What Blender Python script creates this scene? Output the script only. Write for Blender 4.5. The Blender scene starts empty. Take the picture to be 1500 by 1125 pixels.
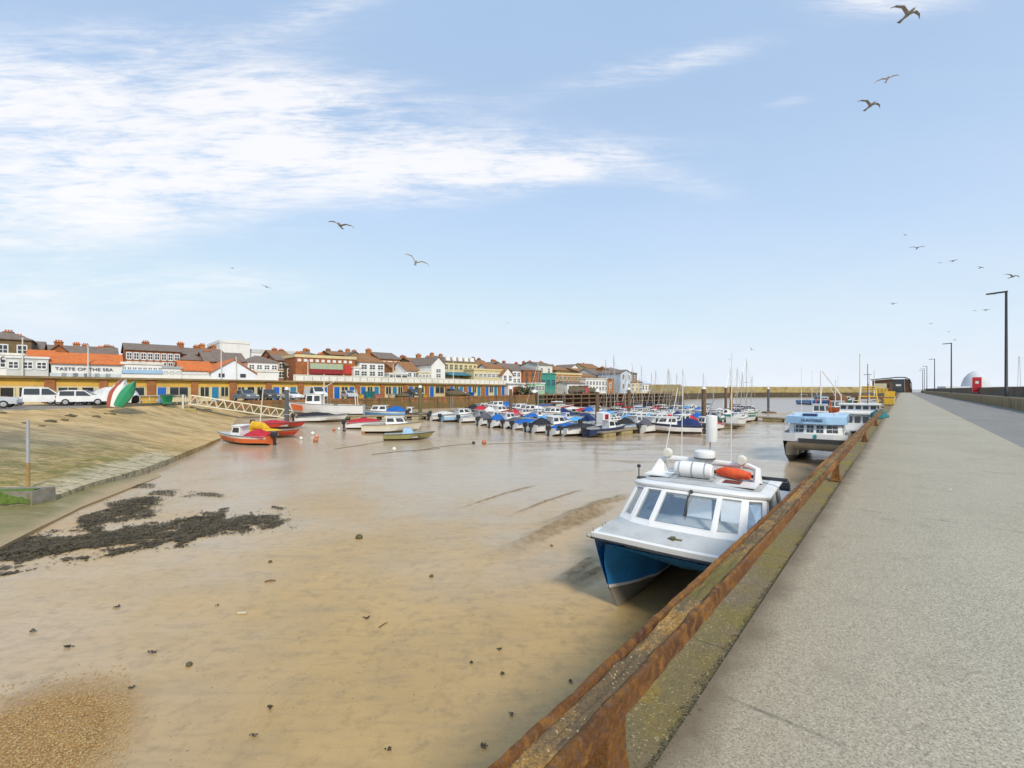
SKYR, SKYG, SKYB_ = .72, .88, .94; SKY_S = .13; EXPOSURE = 1.08
import bpy, bmesh, math, random
from mathutils import Vector, Matrix
from mathutils import noise as mnoise
random.seed(7)
R = math.radians
scene = bpy.context.scene
COL = scene.collection
# ------------------------------------------------------------------ survey: photo measurements -> metres
F, CX, HY, CZ = 667.0, 750.0, 570.0, 1.6      # 16 mm lens on 1500 px, horizon row, eye height above the pier deck
TH = math.atan2(572, 667)                     # pier bearing
SN, CS = math.sin(TH), math.cos(TH)
MUD0 = -3.6
def ray(px, y): return (px - CX) / F * y
def at(px, py, z):
    y = (CZ - z) * F / (py - HY)
    return Vector((ray(px, y), y, z))
def hgt(py, y): return CZ + (HY - py) * y / F
def pier(s, t, z=0.0): return Vector((s * CS + t * SN, -s * SN + t * CS, z))
# promenade arcade line, bays of 5.2 m
BX, BY, UX, UY = -60.3, 59.4, .7325, .681
def arc(k, off=0.0, z=0.0):                   # off > 0 towards the harbour
    return Vector((BX + UX * 5.2 * k + UY * off, BY + UY * 5.2 * k - UX * off, z))
def qz(k): return -.36 + .03 * min(k, 20)
def atop(k): return 3.3 - .035 * k
def arc_coords(x, y):
    dx, dy = x - BX, y - BY
    return (dx * UX + dy * UY) / 5.2, dx * UY - dy * UX
def sm(a, b, x):
    t = max(0, min(1, (x - a) / (b - a))); return t * t * (3 - 2 * t)
def nz(x, y, z=0.0): return mnoise.noise(Vector((x, y, z)))
SCOUR = []
def scour_z(x, y):
    if not SCOUR:
        for A, B, wd, hh in [((715,821),(905,735),.5,.12), ((745,805),(905,728),.22,.08), ((812,858),(885,815),.3,.11), ((826,860),(900,825),.16,.08), ((738,758),(860,715),.18,.07), ((662,748),(795,708),.16,.07), ((790,772),(930,722),.4,.1), ((860,700),(960,690),.3,.05), ((560,655),(700,640),.3,.04)]:
            SCOUR.append((at(A[0],A[1],MUD0), at(B[0],B[1],MUD0), wd, hh))
    z = 0
    for A, B, wd, hh in SCOUR:
        dx, dy = B.x-A.x, B.y-A.y; L = math.hypot(dx, dy); dx /= L; dy /= L
        al = (x-A.x)*dx + (y-A.y)*dy
        if al < -.5 or al > L+.5: continue
        pe = (y-A.y)*dx - (x-A.x)*dy + .3*nz(x*.9, y*.9)*wd*2
        z += hh * math.exp(-(pe/wd)**2) * sm(-.5, L*.3, al) * (1-sm(L*.7, L+.5, al)) - .5*hh*math.exp(-((pe+1.6*wd)/wd)**2) * sm(-.5, L*.3, al) * (1-sm(L*.7, L+.5, al))
    return z
def mud_z(x, y):
    k, off = arc_coords(x, y)
    z = MUD0
    z += 1.35 * (1 - sm(6, 42, off)) * (1 - sm(15, 22, k))
    s = x * CS - y * SN
    t = x * SN + y * CS
    z += .03 * nz(x * .25, y * .25) + .012 * nz(x * 1.1, y * 1.1) + .006 * nz(x * 3.1 + y, y * 2.2 - x)
    if 10 < y < 60 and abs(x) < 14: z += scour_z(x, y)
    creek = sm(26, 34, t) * sm(-34, -16, s) * (1 - sm(-3, -1, s))
    z += creek * (.16 * nz(x * .16 + 9, y * .45) + .07 * nz(x * .5, y * 1.3)) - creek * .05
    wat = sm(98, 125, y - .12 * (x - 40)) * sm(25, 45, x)
    wat = max(wat, sm(128, 150, y))
    z -= 1.2 * wat
    return z
def mud_at(px, py):
    z = MUD0
    for _ in range(12):
        p = at(px, py, z); z = .5 * z + .5 * mud_z(p.x, p.y)
    p = at(px, py, z); p.z = mud_z(p.x, p.y)
    return p
# ------------------------------------------------------------------ mesh collector
class MB:
    def __init__(self): self.v = []; self.f = []; self.m = []; self.M = None
    def pt(self, p):
        p = Vector(p)
        if self.M is not None: p = self.M @ p
        self.v.append(p); return len(self.v) - 1
    def poly(self, pts, m=0):
        self.f.append([self.pt(p) for p in pts]); self.m.append(m); return self
    def face(self, ids, m=0): self.f.append(list(ids)); self.m.append(m)
    def box(self, x0, x1, y0, y1, z0, z1, m=0):
        self.hexa([(x0,y0,z0),(x1,y0,z0),(x1,y1,z0),(x0,y1,z0)], [(x0,y0,z1),(x1,y0,z1),(x1,y1,z1),(x0,y1,z1)], m); return self
    def hexa(self, lo, hi, m=0):
        n = len(lo)
        a = [self.pt(p) for p in lo]; b = [self.pt(p) for p in hi]
        self.face(a[::-1], m); self.face(b, m)
        for i in range(n): self.face((a[i], a[(i+1) % n], b[(i+1) % n], b[i]), m)
        return self
    def prism(self, poly, z0, z1, m=0):
        return self.hexa([(p[0], p[1], z0) for p in poly], [(p[0], p[1], z1) for p in poly], m)
    def tube(self, p0, p1, r0, r1=None, n=8, m=0): return self.path([p0, p1], [r0, r0 if r1 is None else r1], n, m)
    def path(self, pts, r, n=8, m=0):
        pts = [Vector(p) for p in pts]
        if not hasattr(r, '__len__'): r = [r] * len(pts)
        rings = []
        for i, p in enumerate(pts):
            d = (pts[min(i+1, len(pts)-1)] - pts[max(i-1, 0)])
            d = d.normalized() if d.length > 1e-9 else Vector((0,0,1))
            a = Vector((0,0,1)) if abs(d.z) < .9 else Vector((1,0,0))
            e = d.cross(a).normalized(); g = d.cross(e)
            rings.append([self.pt(p + (e * math.cos(2*math.pi*j/n) + g * math.sin(2*math.pi*j/n)) * r[i]) for j in range(n)])
        for a, b in zip(rings, rings[1:]):
            for j in range(n): self.face((a[j], a[(j+1) % n], b[(j+1) % n], b[j]), m)
        self.face(rings[0][::-1], m); self.face(rings[-1], m); return self
    def lathe(self, prof, c=(0,0,0), n=16, m=0, axis='z'):
        rings = []
        for r, h in prof:
            ring = []
            for j in range(n):
                a = 2*math.pi*j/n; q = (r*math.cos(a), r*math.sin(a), h)
                if axis == 'x': q = (q[2], q[0], q[1])
                if axis == 'y': q = (q[0], q[2], q[1])
                ring.append(self.pt((c[0]+q[0], c[1]+q[1], c[2]+q[2])))
            rings.append(ring)
        for a, b in zip(rings, rings[1:]):
            for j in range(n): self.face((a[j], a[(j+1) % n], b[(j+1) % n], b[j]), m)
        self.face(rings[0][::-1], m); self.face(rings[-1], m); return self
    def loft(self, rings, m=0, closed=False, caps=False, mf=None):
        ids = [[self.pt(p) for p in r] for r in rings]
        n = len(ids[0])
        for i, (a, b) in enumerate(zip(ids, ids[1:])):
            for j in range(n if closed else n - 1):
                self.face((a[j], a[(j+1) % n], b[(j+1) % n], b[j]), mf(i, j) if mf else m)
        if caps: self.face(ids[0][::-1], m); self.face(ids[-1], m)
        return self
    def panel(self, A, B, C, D, u0, u1, v0, v1, off=.012, th=.02, m=0):
        """thin slab lying on the quad A(bottom left) B(bottom right) C(top right) D(top left)"""
        A, B, C, D = map(Vector, (A, B, C, D))
        nrm = (B - A).cross(D - A).normalized()
        def q(u, v): return (A*(1-u) + B*u) * (1-v) + (D*(1-u) + C*u) * v
        c = [q(u0,v0), q(u1,v0), q(u1,v1), q(u0,v1)]
        self.hexa([p + nrm*(off-th) for p in c], [p + nrm*off for p in c], m); return self
    def mesh(self, name, mats, smooth=None):
        me = bpy.data.meshes.new(name)
        me.from_pydata([tuple(p) for p in self.v], [], self.f)
        for mt in (mats if isinstance(mats, (list, tuple)) else [mats]): me.materials.append(mt)
        me.polygons.foreach_set('material_index', self.m)
        bm = bmesh.new(); bm.from_mesh(me)
        if smooth is not None: bmesh.ops.remove_doubles(bm, verts=bm.verts, dist=1e-5)
        bmesh.ops.recalc_face_normals(bm, faces=bm.faces)
        bm.to_mesh(me); bm.free()
        if smooth is not None:
            me.polygons.foreach_set('use_smooth', [True] * len(me.polygons))
            me.set_sharp_from_angle(angle=R(smooth))
        me.update(); return me
def link(name, data, parent=None):
    o = bpy.data.objects.new(name, data); COL.objects.link(o)
    if parent is not None: o.parent = parent
    return o
def build(mb, name, mats, parent=None, smooth=None): return link(name, mb.mesh(name, mats, smooth), parent)
CACHE = {}
def cpart(key, fn, name, mats, parent, smooth=None):
    """a part whose mesh is shared by every thing built from the same key"""
    if key not in CACHE: CACHE[key] = fn().mesh(name, mats, smooth)
    return link(name, CACHE[key], parent)
def tag(o, label=None, cat=None, group=None, kind=None):
    if label: o['label'] = label
    if cat: o['category'] = cat
    if group: o['group'] = group
    if kind: o['kind'] = kind
    return o
def thing(name, label, cat, loc=(0,0,0), rz=0.0, group=None, tilt=None):
    o = bpy.data.objects.new(name, None); COL.objects.link(o)
    o.location = loc; o.rotation_euler = (tilt[0] if tilt else 0, tilt[1] if tilt else 0, rz)
    o.empty_display_size = .2
    return tag(o, label, cat, group)
def struct(mb, name, mats, smooth=None): return tag(build(mb, name, mats, None, smooth), kind='structure')
def text(body, size, mat, parent, loc, rot, name='lettering', ext=.012, sx=1.0, align='CENTER'):
    c = bpy.data.curves.new(name, 'FONT'); c.body = body; c.size = size; c.extrude = ext; c.align_x = align; c.align_y = 'CENTER'
    c.offset = .004 * size; c.materials.append(mat)
    tmp = bpy.data.objects.new(name, c); COL.objects.link(tmp); bpy.context.view_layer.update(); me = bpy.data.meshes.new_from_object(tmp.evaluated_get(bpy.context.evaluated_depsgraph_get())); me.name = name
    bpy.data.objects.remove(tmp)
    o = link(name, me, parent); o.location = loc; o.rotation_euler = rot; o.scale = (sx, 1, 1); return o
# ------------------------------------------------------------------ materials
class NT:
    def __init__(self, tree): self.t = tree; self.N = tree.nodes; self.L = tree.links
    def n(self, typ, **kw):
        x = self.N.new(typ)
        for k, v in kw.items(): setattr(x, k, v)
        return x
    def put(self, sock, v):
        if isinstance(v, bpy.types.NodeSocket): self.L.new(v, sock)
        elif v is not None: sock.default_value = v
    def m(self, op, a, b=None, c=None, clamp=False):
        x = self.n('ShaderNodeMath', operation=op, use_clamp=clamp)
        self.put(x.inputs[0], a); self.put(x.inputs[1], b)
        if c is not None: self.put(x.inputs[2], c)
        return x.outputs[0]
    def mix(self, f, a, b, blend='MIX'):
        x = self.n('ShaderNodeMix', data_type='RGBA', blend_type=blend)
        self.put(x.inputs[0], f)
        for i, v in ((6, a), (7, b)):
            if isinstance(v, (tuple, list)) and len(v) == 3: v = (*v, 1)
            self.put(x.inputs[i], v)
        return x.outputs[2]
    def noise(self, vec, scale, detail=5, rough=.55, dist=0.0, typ=None):
        x = self.n('ShaderNodeTexNoise'); self.put(x.inputs['Vector'], vec)
        x.inputs['Scale'].default_value = scale; x.inputs['Detail'].default_value = detail
        x.inputs['Roughness'].default_value = rough; x.inputs['Distortion'].default_value = dist
        return x.outputs['Fac']
    def vor(self, vec, scale, feature='F1', out='Distance'):
        x = self.n('ShaderNodeTexVoronoi', feature=feature); self.put(x.inputs['Vector'], vec); x.inputs['Scale'].default_value = scale
        return x.outputs[out]
    def rng(self, v, a, b, c=0.0, d=1.0, smooth=False):
        x = self.n('ShaderNodeMapRange', clamp=True)
        if smooth: x.interpolation_type = 'SMOOTHSTEP'
        self.put(x.inputs[0], v)
        for i, q in enumerate((a, b, c, d)): self.put(x.inputs[i+1], q)
        return x.outputs[0]
    def coord(self, which='Object', scale=None, rot=None, loc=None):
        v = self.n('ShaderNodeTexCoord').outputs[which]
        if scale or rot or loc:
            x = self.n('ShaderNodeMapping'); self.L.new(v, x.inputs[0])
            if scale: x.inputs['Scale'].default_value = scale
            if rot: x.inputs['Rotation'].default_value = rot
            if loc: x.inputs['Location'].default_value = loc
            v = x.outputs[0]
        return v
    def xyz(self, v):
        x = self.n('ShaderNodeSeparateXYZ'); self.L.new(v, x.inputs[0]); return x.outputs
    def bump(self, h, strength=.3, dist=.02):
        x = self.n('ShaderNodeBump'); self.put(x.inputs['Height'], h); x.inputs['Strength'].default_value = strength; x.inputs['Distance'].default_value = dist
        return x.outputs[0]
MATS = {}
def newmat(name):
    m = bpy.data.materials.new(name); m.use_nodes = True
    t = NT(m.node_tree); b = m.node_tree.nodes['Principled BSDF']
    return m, t, b
def mat(name, c1, c2=None, scale=3.0, rough=.6, metal=0.0, bump=0.0, bscale=30.0, spec=.5, lo=.35, hi=.65, detail=6, stretch=None, rvar=.12, coat=0.0, dirt=None, dscale=1.5, dlo=.52, dhi=.75):
    if name in MATS: return MATS[name]
    m, t, b = newmat(name)
    co = t.coord('Object', stretch)
    c2 = c2 or tuple(x * .82 for x in c1)
    nf = t.noise(co, scale, detail)
    col = t.mix(t.rng(nf, lo, hi), c1, c2)
    if dirt: col = t.mix(t.rng(t.noise(co, dscale, 8, .65), dlo, dhi), col, dirt)
    t.put(b.inputs['Base Color'], col)
    t.put(b.inputs['Roughness'], t.rng(nf, .3, .7, max(.03, rough - rvar), min(1, rough + rvar)))
    b.inputs['Metallic'].default_value = metal; b.inputs['Specular IOR Level'].default_value = spec
    b.inputs['Coat Weight'].default_value = coat
    if bump: t.put(b.inputs['Normal'], t.bump(t.noise(co, bscale, 5, .6), bump, .02))
    MATS[name] = m; return m
def paint(name, c, rough=.35, dirt=None): return mat('paint_' + name, c, tuple(x * .88 for x in c), 1.2, rough, bump=.03, bscale=6, coat=.15, dirt=dirt or tuple(x * .6 + .03 for x in c), dscale=2.2, dlo=.58, dhi=.85)
def fabric(name, c): return mat('canvas_' + name, c, tuple(x * .75 for x in c), 2.0, .8, bump=.5, bscale=7, spec=.25)
WHITE = paint('white', (.78, .78, .76)); OFFW = paint('off_white', (.72, .69, .6)); CREAM = paint('cream', (.68, .58, .36))
BLUE = paint('blue', (.02, .17, .5)); NAVY = paint('navy', (.02, .04, .12)); RED = paint('red', (.55, .05, .03)); ORANGE = paint('orange', (.75, .16, .04))
TEAL = paint('teal', (.02, .3, .3)); GREEN = paint('green', (.03, .28, .13)); YELLOW = paint('yellow', (.75, .46, .04)); GREYP = paint('grey', (.4, .42, .43))
BLACK = paint('black', (.03, .03, .035)); PALEB = paint('pale_blue', (.35, .55, .75)); SKYB = paint('sky_blue', (.12, .38, .72)); DGREY = paint('dark_grey', (.1, .11, .12)); OLIVE = paint('olive', (.32, .3, .12))
ANTIF = mat('antifouling', (.16, .14, .11), (.25, .2, .13), 4, .8, bump=.3)
METAL = mat('galvanised_steel', (.55, .56, .56), (.42, .42, .42), 5, .45, metal=.6)
ALU = mat('mast_alloy', (.5, .46, .38), (.38, .35, .29), 5, .45, metal=.2)
RUBBER = mat('rubber', (.03, .03, .03), (.06, .06, .06), 8, .8)
WOOD = mat('weathered_wood', (.2, .12, .06), (.1, .065, .04), 3, .85, bump=.5, stretch=(1, 1, .2), dirt=(.12, .12, .05))
PILEM = mat('pile_timber', (.2, .12, .07), (.1, .065, .045), 3, .85, bump=.6, bscale=12, stretch=(2, 2, .4), dirt=(.1, .11, .04))
def glassmat():
    m, t, b = newmat('window_glass')
    b.inputs['Base Color'].default_value = (.035, .045, .05, 1); b.inputs['Roughness'].default_value = .06; b.inputs['Specular IOR Level'].default_value = .7
    t.put(b.inputs['Normal'], t.bump(t.noise(t.coord('Object'), 2.0, 2), .08, .02))
    return m
GLASS = glassmat()
def cleanglass():
    m = bpy.data.materials.new('clear_cabin_glass'); m.use_nodes = True; t = NT(m.node_tree); t.N.clear()
    out = t.n('ShaderNodeOutputMaterial'); tr = t.n('ShaderNodeBsdfTransparent'); gl = t.n('ShaderNodeBsdfGlossy'); mx = t.n('ShaderNodeMixShader'); fr = t.n('ShaderNodeFresnel')
    tr.inputs[0].default_value = (.94, .96, .96, 1); gl.inputs['Roughness'].default_value = .04; gl.inputs[0].default_value = (.9, .93, .95, 1)
    t.put(mx.inputs[0], t.m('ADD', t.m('MULTIPLY', fr.outputs[0], .8), .03)); t.L.new(tr.outputs[0], mx.inputs[1]); t.L.new(gl.outputs[0], mx.inputs[2]); t.L.new(mx.outputs[0], out.inputs[0])
    return m
CGLASS = cleanglass()
# ------------------------------------------------------------------ camera, sun, sky
cam = bpy.data.cameras.new('camera'); cam.sensor_width = 36; cam.lens = F / 1500 * 36; cam.shift_y = .005; cam.clip_end = 20000; cam.clip_start = .05
co_ = link('camera', cam); co_.location = (0, 0, CZ); co_.rotation_euler = (R(90), 0, 0); scene.camera = co_
SUN_AZ, SUN_EL = R(158), R(43)               # from +Y towards +X
sl = bpy.data.lights.new('sun', 'SUN'); sl.energy = SUN_E = 1.5; sl.angle = R(10); sl.color = (1, .92, .8)
so = link('sun', sl); dirv = Vector((math.sin(SUN_AZ)*math.cos(SUN_EL), math.cos(SUN_AZ)*math.cos(SUN_EL), math.sin(SUN_EL)))
so.rotation_euler = dirv.to_track_quat('Z', 'Y').to_euler(); so.location = (0, 0, 60)
w = bpy.data.worlds.new('World'); scene.world = w; w.use_nodes = True
t = NT(w.node_tree); t.N.clear()
sky = t.n('ShaderNodeTexSky', sky_type='NISHITA'); sky.sun_disc = False; sky.sun_elevation = SUN_EL; sky.sun_rotation = SUN_AZ; sky.air_density = 1.0; sky.dust_density = 1.6; sky.ozone_density = 1.0
gen = t.coord('Generated'); X, Y, Z = t.xyz(gen)
yy = t.m('MAXIMUM', t.m('ABSOLUTE', Y), .12)
u = t.m('DIVIDE', X, yy); v = t.m('DIVIDE', Z, yy)
cv = t.n('ShaderNodeCombineXYZ'); t.put(cv.inputs[0], u); t.put(cv.inputs[1], v)
def cloudpatch(cx, cy, rx, ry, ang, wgt):
    a = math.radians(ang); cu, cw = (cx - CX) / F, (HY - cy) / F
    du = t.m('SUBTRACT', u, cu); dv = t.m('SUBTRACT', v, cw)
    e = t.m('ADD', t.m('MULTIPLY', du, math.cos(a)), t.m('MULTIPLY', dv, math.sin(a)))
    g = t.m('SUBTRACT', t.m('MULTIPLY', dv, math.cos(a)), t.m('MULTIPLY', du, math.sin(a)))
    q = t.m('ADD', t.m('POWER', t.m('ABSOLUTE', t.m('DIVIDE', e, rx / F)), 2.0), t.m('POWER', t.m('ABSOLUTE', t.m('DIVIDE', g, ry / F)), 2.0))
    return t.m('MULTIPLY', t.m('EXPONENT', t.m('MULTIPLY', q, -1.0)), wgt)
mask = None
for c in [(120, 225, 420, 85, -2, 1.2), (560, 240, 340, 46, 2, 1.05), (430, 130, 200, 36, -3, .85), (60, 330, 260, 55, 6, .9), (40, 110, 280, 80, 0, .75), (300, 60, 260, 50, 5, .35), (500, 180, 260, 40, -4, .6),
          (780, 250, 170, 28, 10, .85), (970, 95, 165, 21, 12, .95), (1010, 270, 120, 24, -12, .4), (1300, 0, 130, 26, 2, .95), (340, 415, 130, 22, 0, .5),
          (40, 430, 300, 40, 0, .6), (470, 10, 120, 26, 18, .55), (700, 560, 1500, 120, 0, .3), (1160, 148, 40, 9, 8, .5)]:
    p = cloudpatch(*c); mask = p if mask is None else t.m('ADD', mask, p)
mp = t.n('ShaderNodeMapping'); t.L.new(cv.outputs[0], mp.inputs[0]); mp.inputs['Rotation'].default_value = (0, 0, R(-7)); mp.inputs['Scale'].default_value = (1.0, 3.6, 1)
n1 = t.noise(mp.outputs[0], 2.6, 12, .62, .5)
mp2 = t.n('ShaderNodeMapping'); t.L.new(cv.outputs[0], mp2.inputs[0]); mp2.inputs['Rotation'].default_value = (0, 0, R(-16)); mp2.inputs['Scale'].default_value = (1.0, 6.0, 1)
n2 = t.noise(mp2.outputs[0], 5.5, 10, .65, .7)
mp3 = t.n('ShaderNodeMapping'); t.L.new(cv.outputs[0], mp3.inputs[0]); mp3.inputs['Rotation'].default_value = (0, 0, R(-11)); mp3.inputs['Scale'].default_value = (1.6, 13.0, 1)
n3 = t.noise(mp3.outputs[0], 4.5, 9, .68, .9)
nn = t.m('ADD', t.m('ADD', t.m('MULTIPLY', n1, .42), t.m('MULTIPLY', n2, .33)), t.m('MULTIPLY', n3, .25))
dens = t.rng(t.m('MULTIPLY', mask, t.m('ADD', t.m('MULTIPLY', nn, 4.2), -1.45)), .05, 1.15, 0, 1, True)
el = t.m('MAXIMUM', Z, 0.0)
CLOUD = (3.75, 3.7, 3.74)
base = t.mix(1.0, sky.outputs[0], (SKYR, SKYG, SKYB_, 1), 'MULTIPLY')
# thin milky veil of high cloud and sea haze, thicker towards the horizon
base = t.mix(.6, base, (1.3, 1.98, 2.95, 1))
base = t.mix(1.0, base, (2.5, 2.82, 3.35, 1), 'DARKEN')
base = t.mix(1.0, base, (1.13, 1.8, 2.85, 1), 'LIGHTEN')
veil = t.m('ADD', t.m('MULTIPLY', t.m('POWER', t.m('SUBTRACT', 1.0, t.m('MINIMUM', el, 1.0)), 3.4), .85), .17, clamp=True)
veil = t.m('MULTIPLY', veil, t.rng(n1, .2, .8, .85, 1.1))
base = t.mix(veil, base, (3.0, 3.25, 3.58))
colr = t.mix(t.m('MULTIPLY', dens, .86), base, CLOUD)
bg = t.n('ShaderNodeBackground'); bg.inputs[1].default_value = SKY_S; t.L.new(colr, bg.inputs[0])
ow = t.n('ShaderNodeOutputWorld'); t.L.new(bg.outputs[0], ow.inputs[0])
vs = scene.view_settings; vs.view_transform = 'Standard'; vs.look = 'None'; vs.gamma = 1.0; vs.use_curve_mapping = False; vs.exposure = EXPOSURE
scene.display_settings.display_device = 'sRGB'
scene.cycles.max_bounces = 6; scene.cycles.transparent_max_bounces = 12
# ------------------------------------------------------------------ mud flat
def seg_mask(t, x, y, A, B, wd, nv):
    A, B = Vector(A[:2]), Vector(B[:2]); d = (B - A); L = d.length; d /= L
    al = t.m('ADD', t.m('MULTIPLY', t.m('SUBTRACT', x, A.x), d.x), t.m('MULTIPLY', t.m('SUBTRACT', y, A.y), d.y))
    pe = t.m('SUBTRACT', t.m('MULTIPLY', t.m('SUBTRACT', y, A.y), d.x), t.m('MULTIPLY', t.m('SUBTRACT', x, A.x), d.y))
    pe = t.m('ADD', t.m('ABSOLUTE', t.m('ADD', pe, t.m('MULTIPLY', t.m('SUBTRACT', nv, .5), wd * 2.2))), 0.0)
    taper = t.m('MULTIPLY', t.rng(al, 0, L * .35, .15, 1), t.rng(al, L * .75, L, 1, 0))
    return t.m('MULTIPLY', t.m('MULTIPLY', t.rng(pe, wd * .55, wd, 1, 0), t.rng(al, -.05, .15, 0, 1)), taper)
m, t, b = newmat('wet_mud')
co = t.coord('Object'); x, y, z = t.xyz(co)
nbig = t.noise(co, .07, 6, .6); nmid = t.noise(co, .45, 8, .6, .4); nfine = t.noise(co, 3.5, 8, .65); nf2 = t.noise(co, 18, 4, .6)
col = t.mix(t.rng(nmid, .35, .68), (.5, .335, .14), (.41, .275, .112))
col = t.mix(t.rng(nbig, .42, .62), col, (.45, .325, .19))
col = t.mix(t.rng(nfine, .5, .75, 0, .6), col, (.2, .145, .075))
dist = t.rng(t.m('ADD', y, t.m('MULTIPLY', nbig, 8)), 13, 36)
col = t.mix(t.m('MULTIPLY', dist, .75), col, (.42, .335, .245))  # far mud greyer: silt tone and sky sheen mixed into the colour
strips = None
for A, B, wd in [((715,821),(905,735),.5), ((745,805),(905,728),.22), ((812,858),(885,815),.3), ((826,860),(900,825),.14), ((738,758),(860,715),.16), ((662,748),(795,708),.14), ((790,772),(930,722),.4)]:
    k_ = seg_mask(t, x, y, at(A[0], A[1], MUD0), at(B[0], B[1], MUD0), wd, nmid)
    strips = k_ if strips is None else t.m('MAXIMUM', strips, k_)
strips = t.m('MULTIPLY', strips, t.rng(nfine, .3, .6, .35, 1))
col = t.mix(t.m('MULTIPLY', strips, .88), col, (.19, .125, .055))
# creeks beyond the boats: darker silt in the hollows
cw = t.m('MULTIPLY', t.rng(y, 24, 40), t.rng(x, 2, 14))
cst = t.noise(t.coord('Object', (.16, .5, 1), (0, 0, R(8))), 1.0, 7, .6, .8)
col = t.mix(t.m('MULTIPLY', cw, t.rng(cst, .48, .66, 0, .6)), col, (.2, .13, .085))
# pebbly bank in the near corner
pb = at(10, 1120, MUD0)
rr = t.m('SQRT', t.m('ADD', t.m('POWER', t.m('SUBTRACT', x, pb.x - .3), 2.0), t.m('POWER', t.m('MULTIPLY', t.m('SUBTRACT', y, pb.y), 1.0), 2.0)))
pm = t.rng(t.m('ADD', rr, t.m('MULTIPLY', nmid, 1.3)), 1.9, 2.7, 1, 0)
speck = t.vor(co, 55, out='Color'); sp = t.xyz(speck)[0]
pcol = t.mix(t.rng(sp, .3, .95), (.19, .095, .025), (.48, .28, .085))
col = t.mix(t.m('MULTIPLY', pm, .9), col, pcol)
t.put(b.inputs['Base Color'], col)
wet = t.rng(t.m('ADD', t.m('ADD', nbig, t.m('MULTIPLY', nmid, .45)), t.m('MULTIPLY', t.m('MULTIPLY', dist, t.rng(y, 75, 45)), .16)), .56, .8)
rough = t.rng(wet, 0, 1, .6, .18)
rough = t.m('MAXIMUM', rough, t.m('MULTIPLY', strips, .8)); rough = t.m('MAXIMUM', rough, t.m('MULTIPLY', pm, .9))
t.put(b.inputs['Roughness'], rough); b.inputs['Specular IOR Level'].default_value = .42
rip = t.noise(t.coord('Object', (.55, 2.6, 1), (0, 0, R(-38))), 2.2, 6, .6, .5)
rip2 = t.noise(t.coord('Object', (.35, 1.8, 1), (0, 0, R(-22))), .8, 6, .6, .5)
col = t.mix(t.m('MULTIPLY', t.rng(rip, .5, .7), .35), col, (.26, .185, .095))
col = t.mix(t.m('MULTIPLY', t.rng(rip2, .54, .7), .4), col, (.3, .22, .12))
fsp = t.xyz(t.vor(co, 26, out='Color')); fsd = t.vor(co, 26)
col = t.mix(t.m('MULTIPLY', t.m('MULTIPLY', t.rng(fsp[0], .86, .9), t.rng(fsd, .3, .15)), t.rng(nmid, .4, .6, .2, .8)), col, (.15, .1, .05)); col = t.mix(t.m('MULTIPLY', t.rng(fsp[1], .955, .97), t.rng(fsd, .25, .12, 0, .8)), col, (.62, .5, .32))
spk = t.xyz(t.vor(co, 9, out='Color'))[0]; spd = t.vor(co, 9)
col = t.mix(t.m('MULTIPLY', t.m('MULTIPLY', t.rng(spk, .8, .86), t.rng(spd, .17, .08)), t.rng(nmid, .45, .6)), col, (.13, .09, .05))
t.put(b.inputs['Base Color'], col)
hh = t.m('ADD', t.m('ADD', t.m('MULTIPLY', nfine, .6), t.m('MULTIPLY', rip, .8)), t.m('ADD', t.m('MULTIPLY', nf2, .25), t.m('MULTIPLY', t.m('MULTIPLY', sp, pm), .5)))
hh = t.m('MULTIPLY', hh, t.m('SUBTRACT', 1.0, t.m('MULTIPLY', wet, .85)))
t.put(b.inputs['Normal'], t.bump(hh, .33, .05))
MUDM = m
mb = MB(); NA, NR = 330, 260
rings = []
for j in range(NR):
    r = 1.2 * (330 / 1.2) ** (j / (NR - 1))
    rings.append([(r*math.sin(a), r*math.cos(a), mud_z(r*math.sin(a), r*math.cos(a))) for a in (R(-115 + 172 * i / (NA - 1)) for i in range(NA))])
mb.loft(rings)
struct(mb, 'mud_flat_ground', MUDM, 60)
# ------------------------------------------------------------------ sea
m, t, b = newmat('sea_water'); co = t.coord('Object')
b.inputs['Base Color'].default_value = (.33, .27, .21, 1); b.inputs['Roughness'].default_value = .3; b.inputs['Specular IOR Level'].default_value = .5
hh = t.m('ADD', t.noise(t.coord('Object', (.35, 1, 1)), .8, 6, .6), t.m('MULTIPLY', t.noise(co, 4, 4), .25))
t.put(b.inputs['Normal'], t.bump(hh, .22, .12))
mb = MB(); mb.poly([(-7000, -7000, -4.02), (7000, -7000, -4.02), (7000, 7000, -4.02), (-7000, 7000, -4.02)])
struct(mb, 'sea_water', m)
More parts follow.
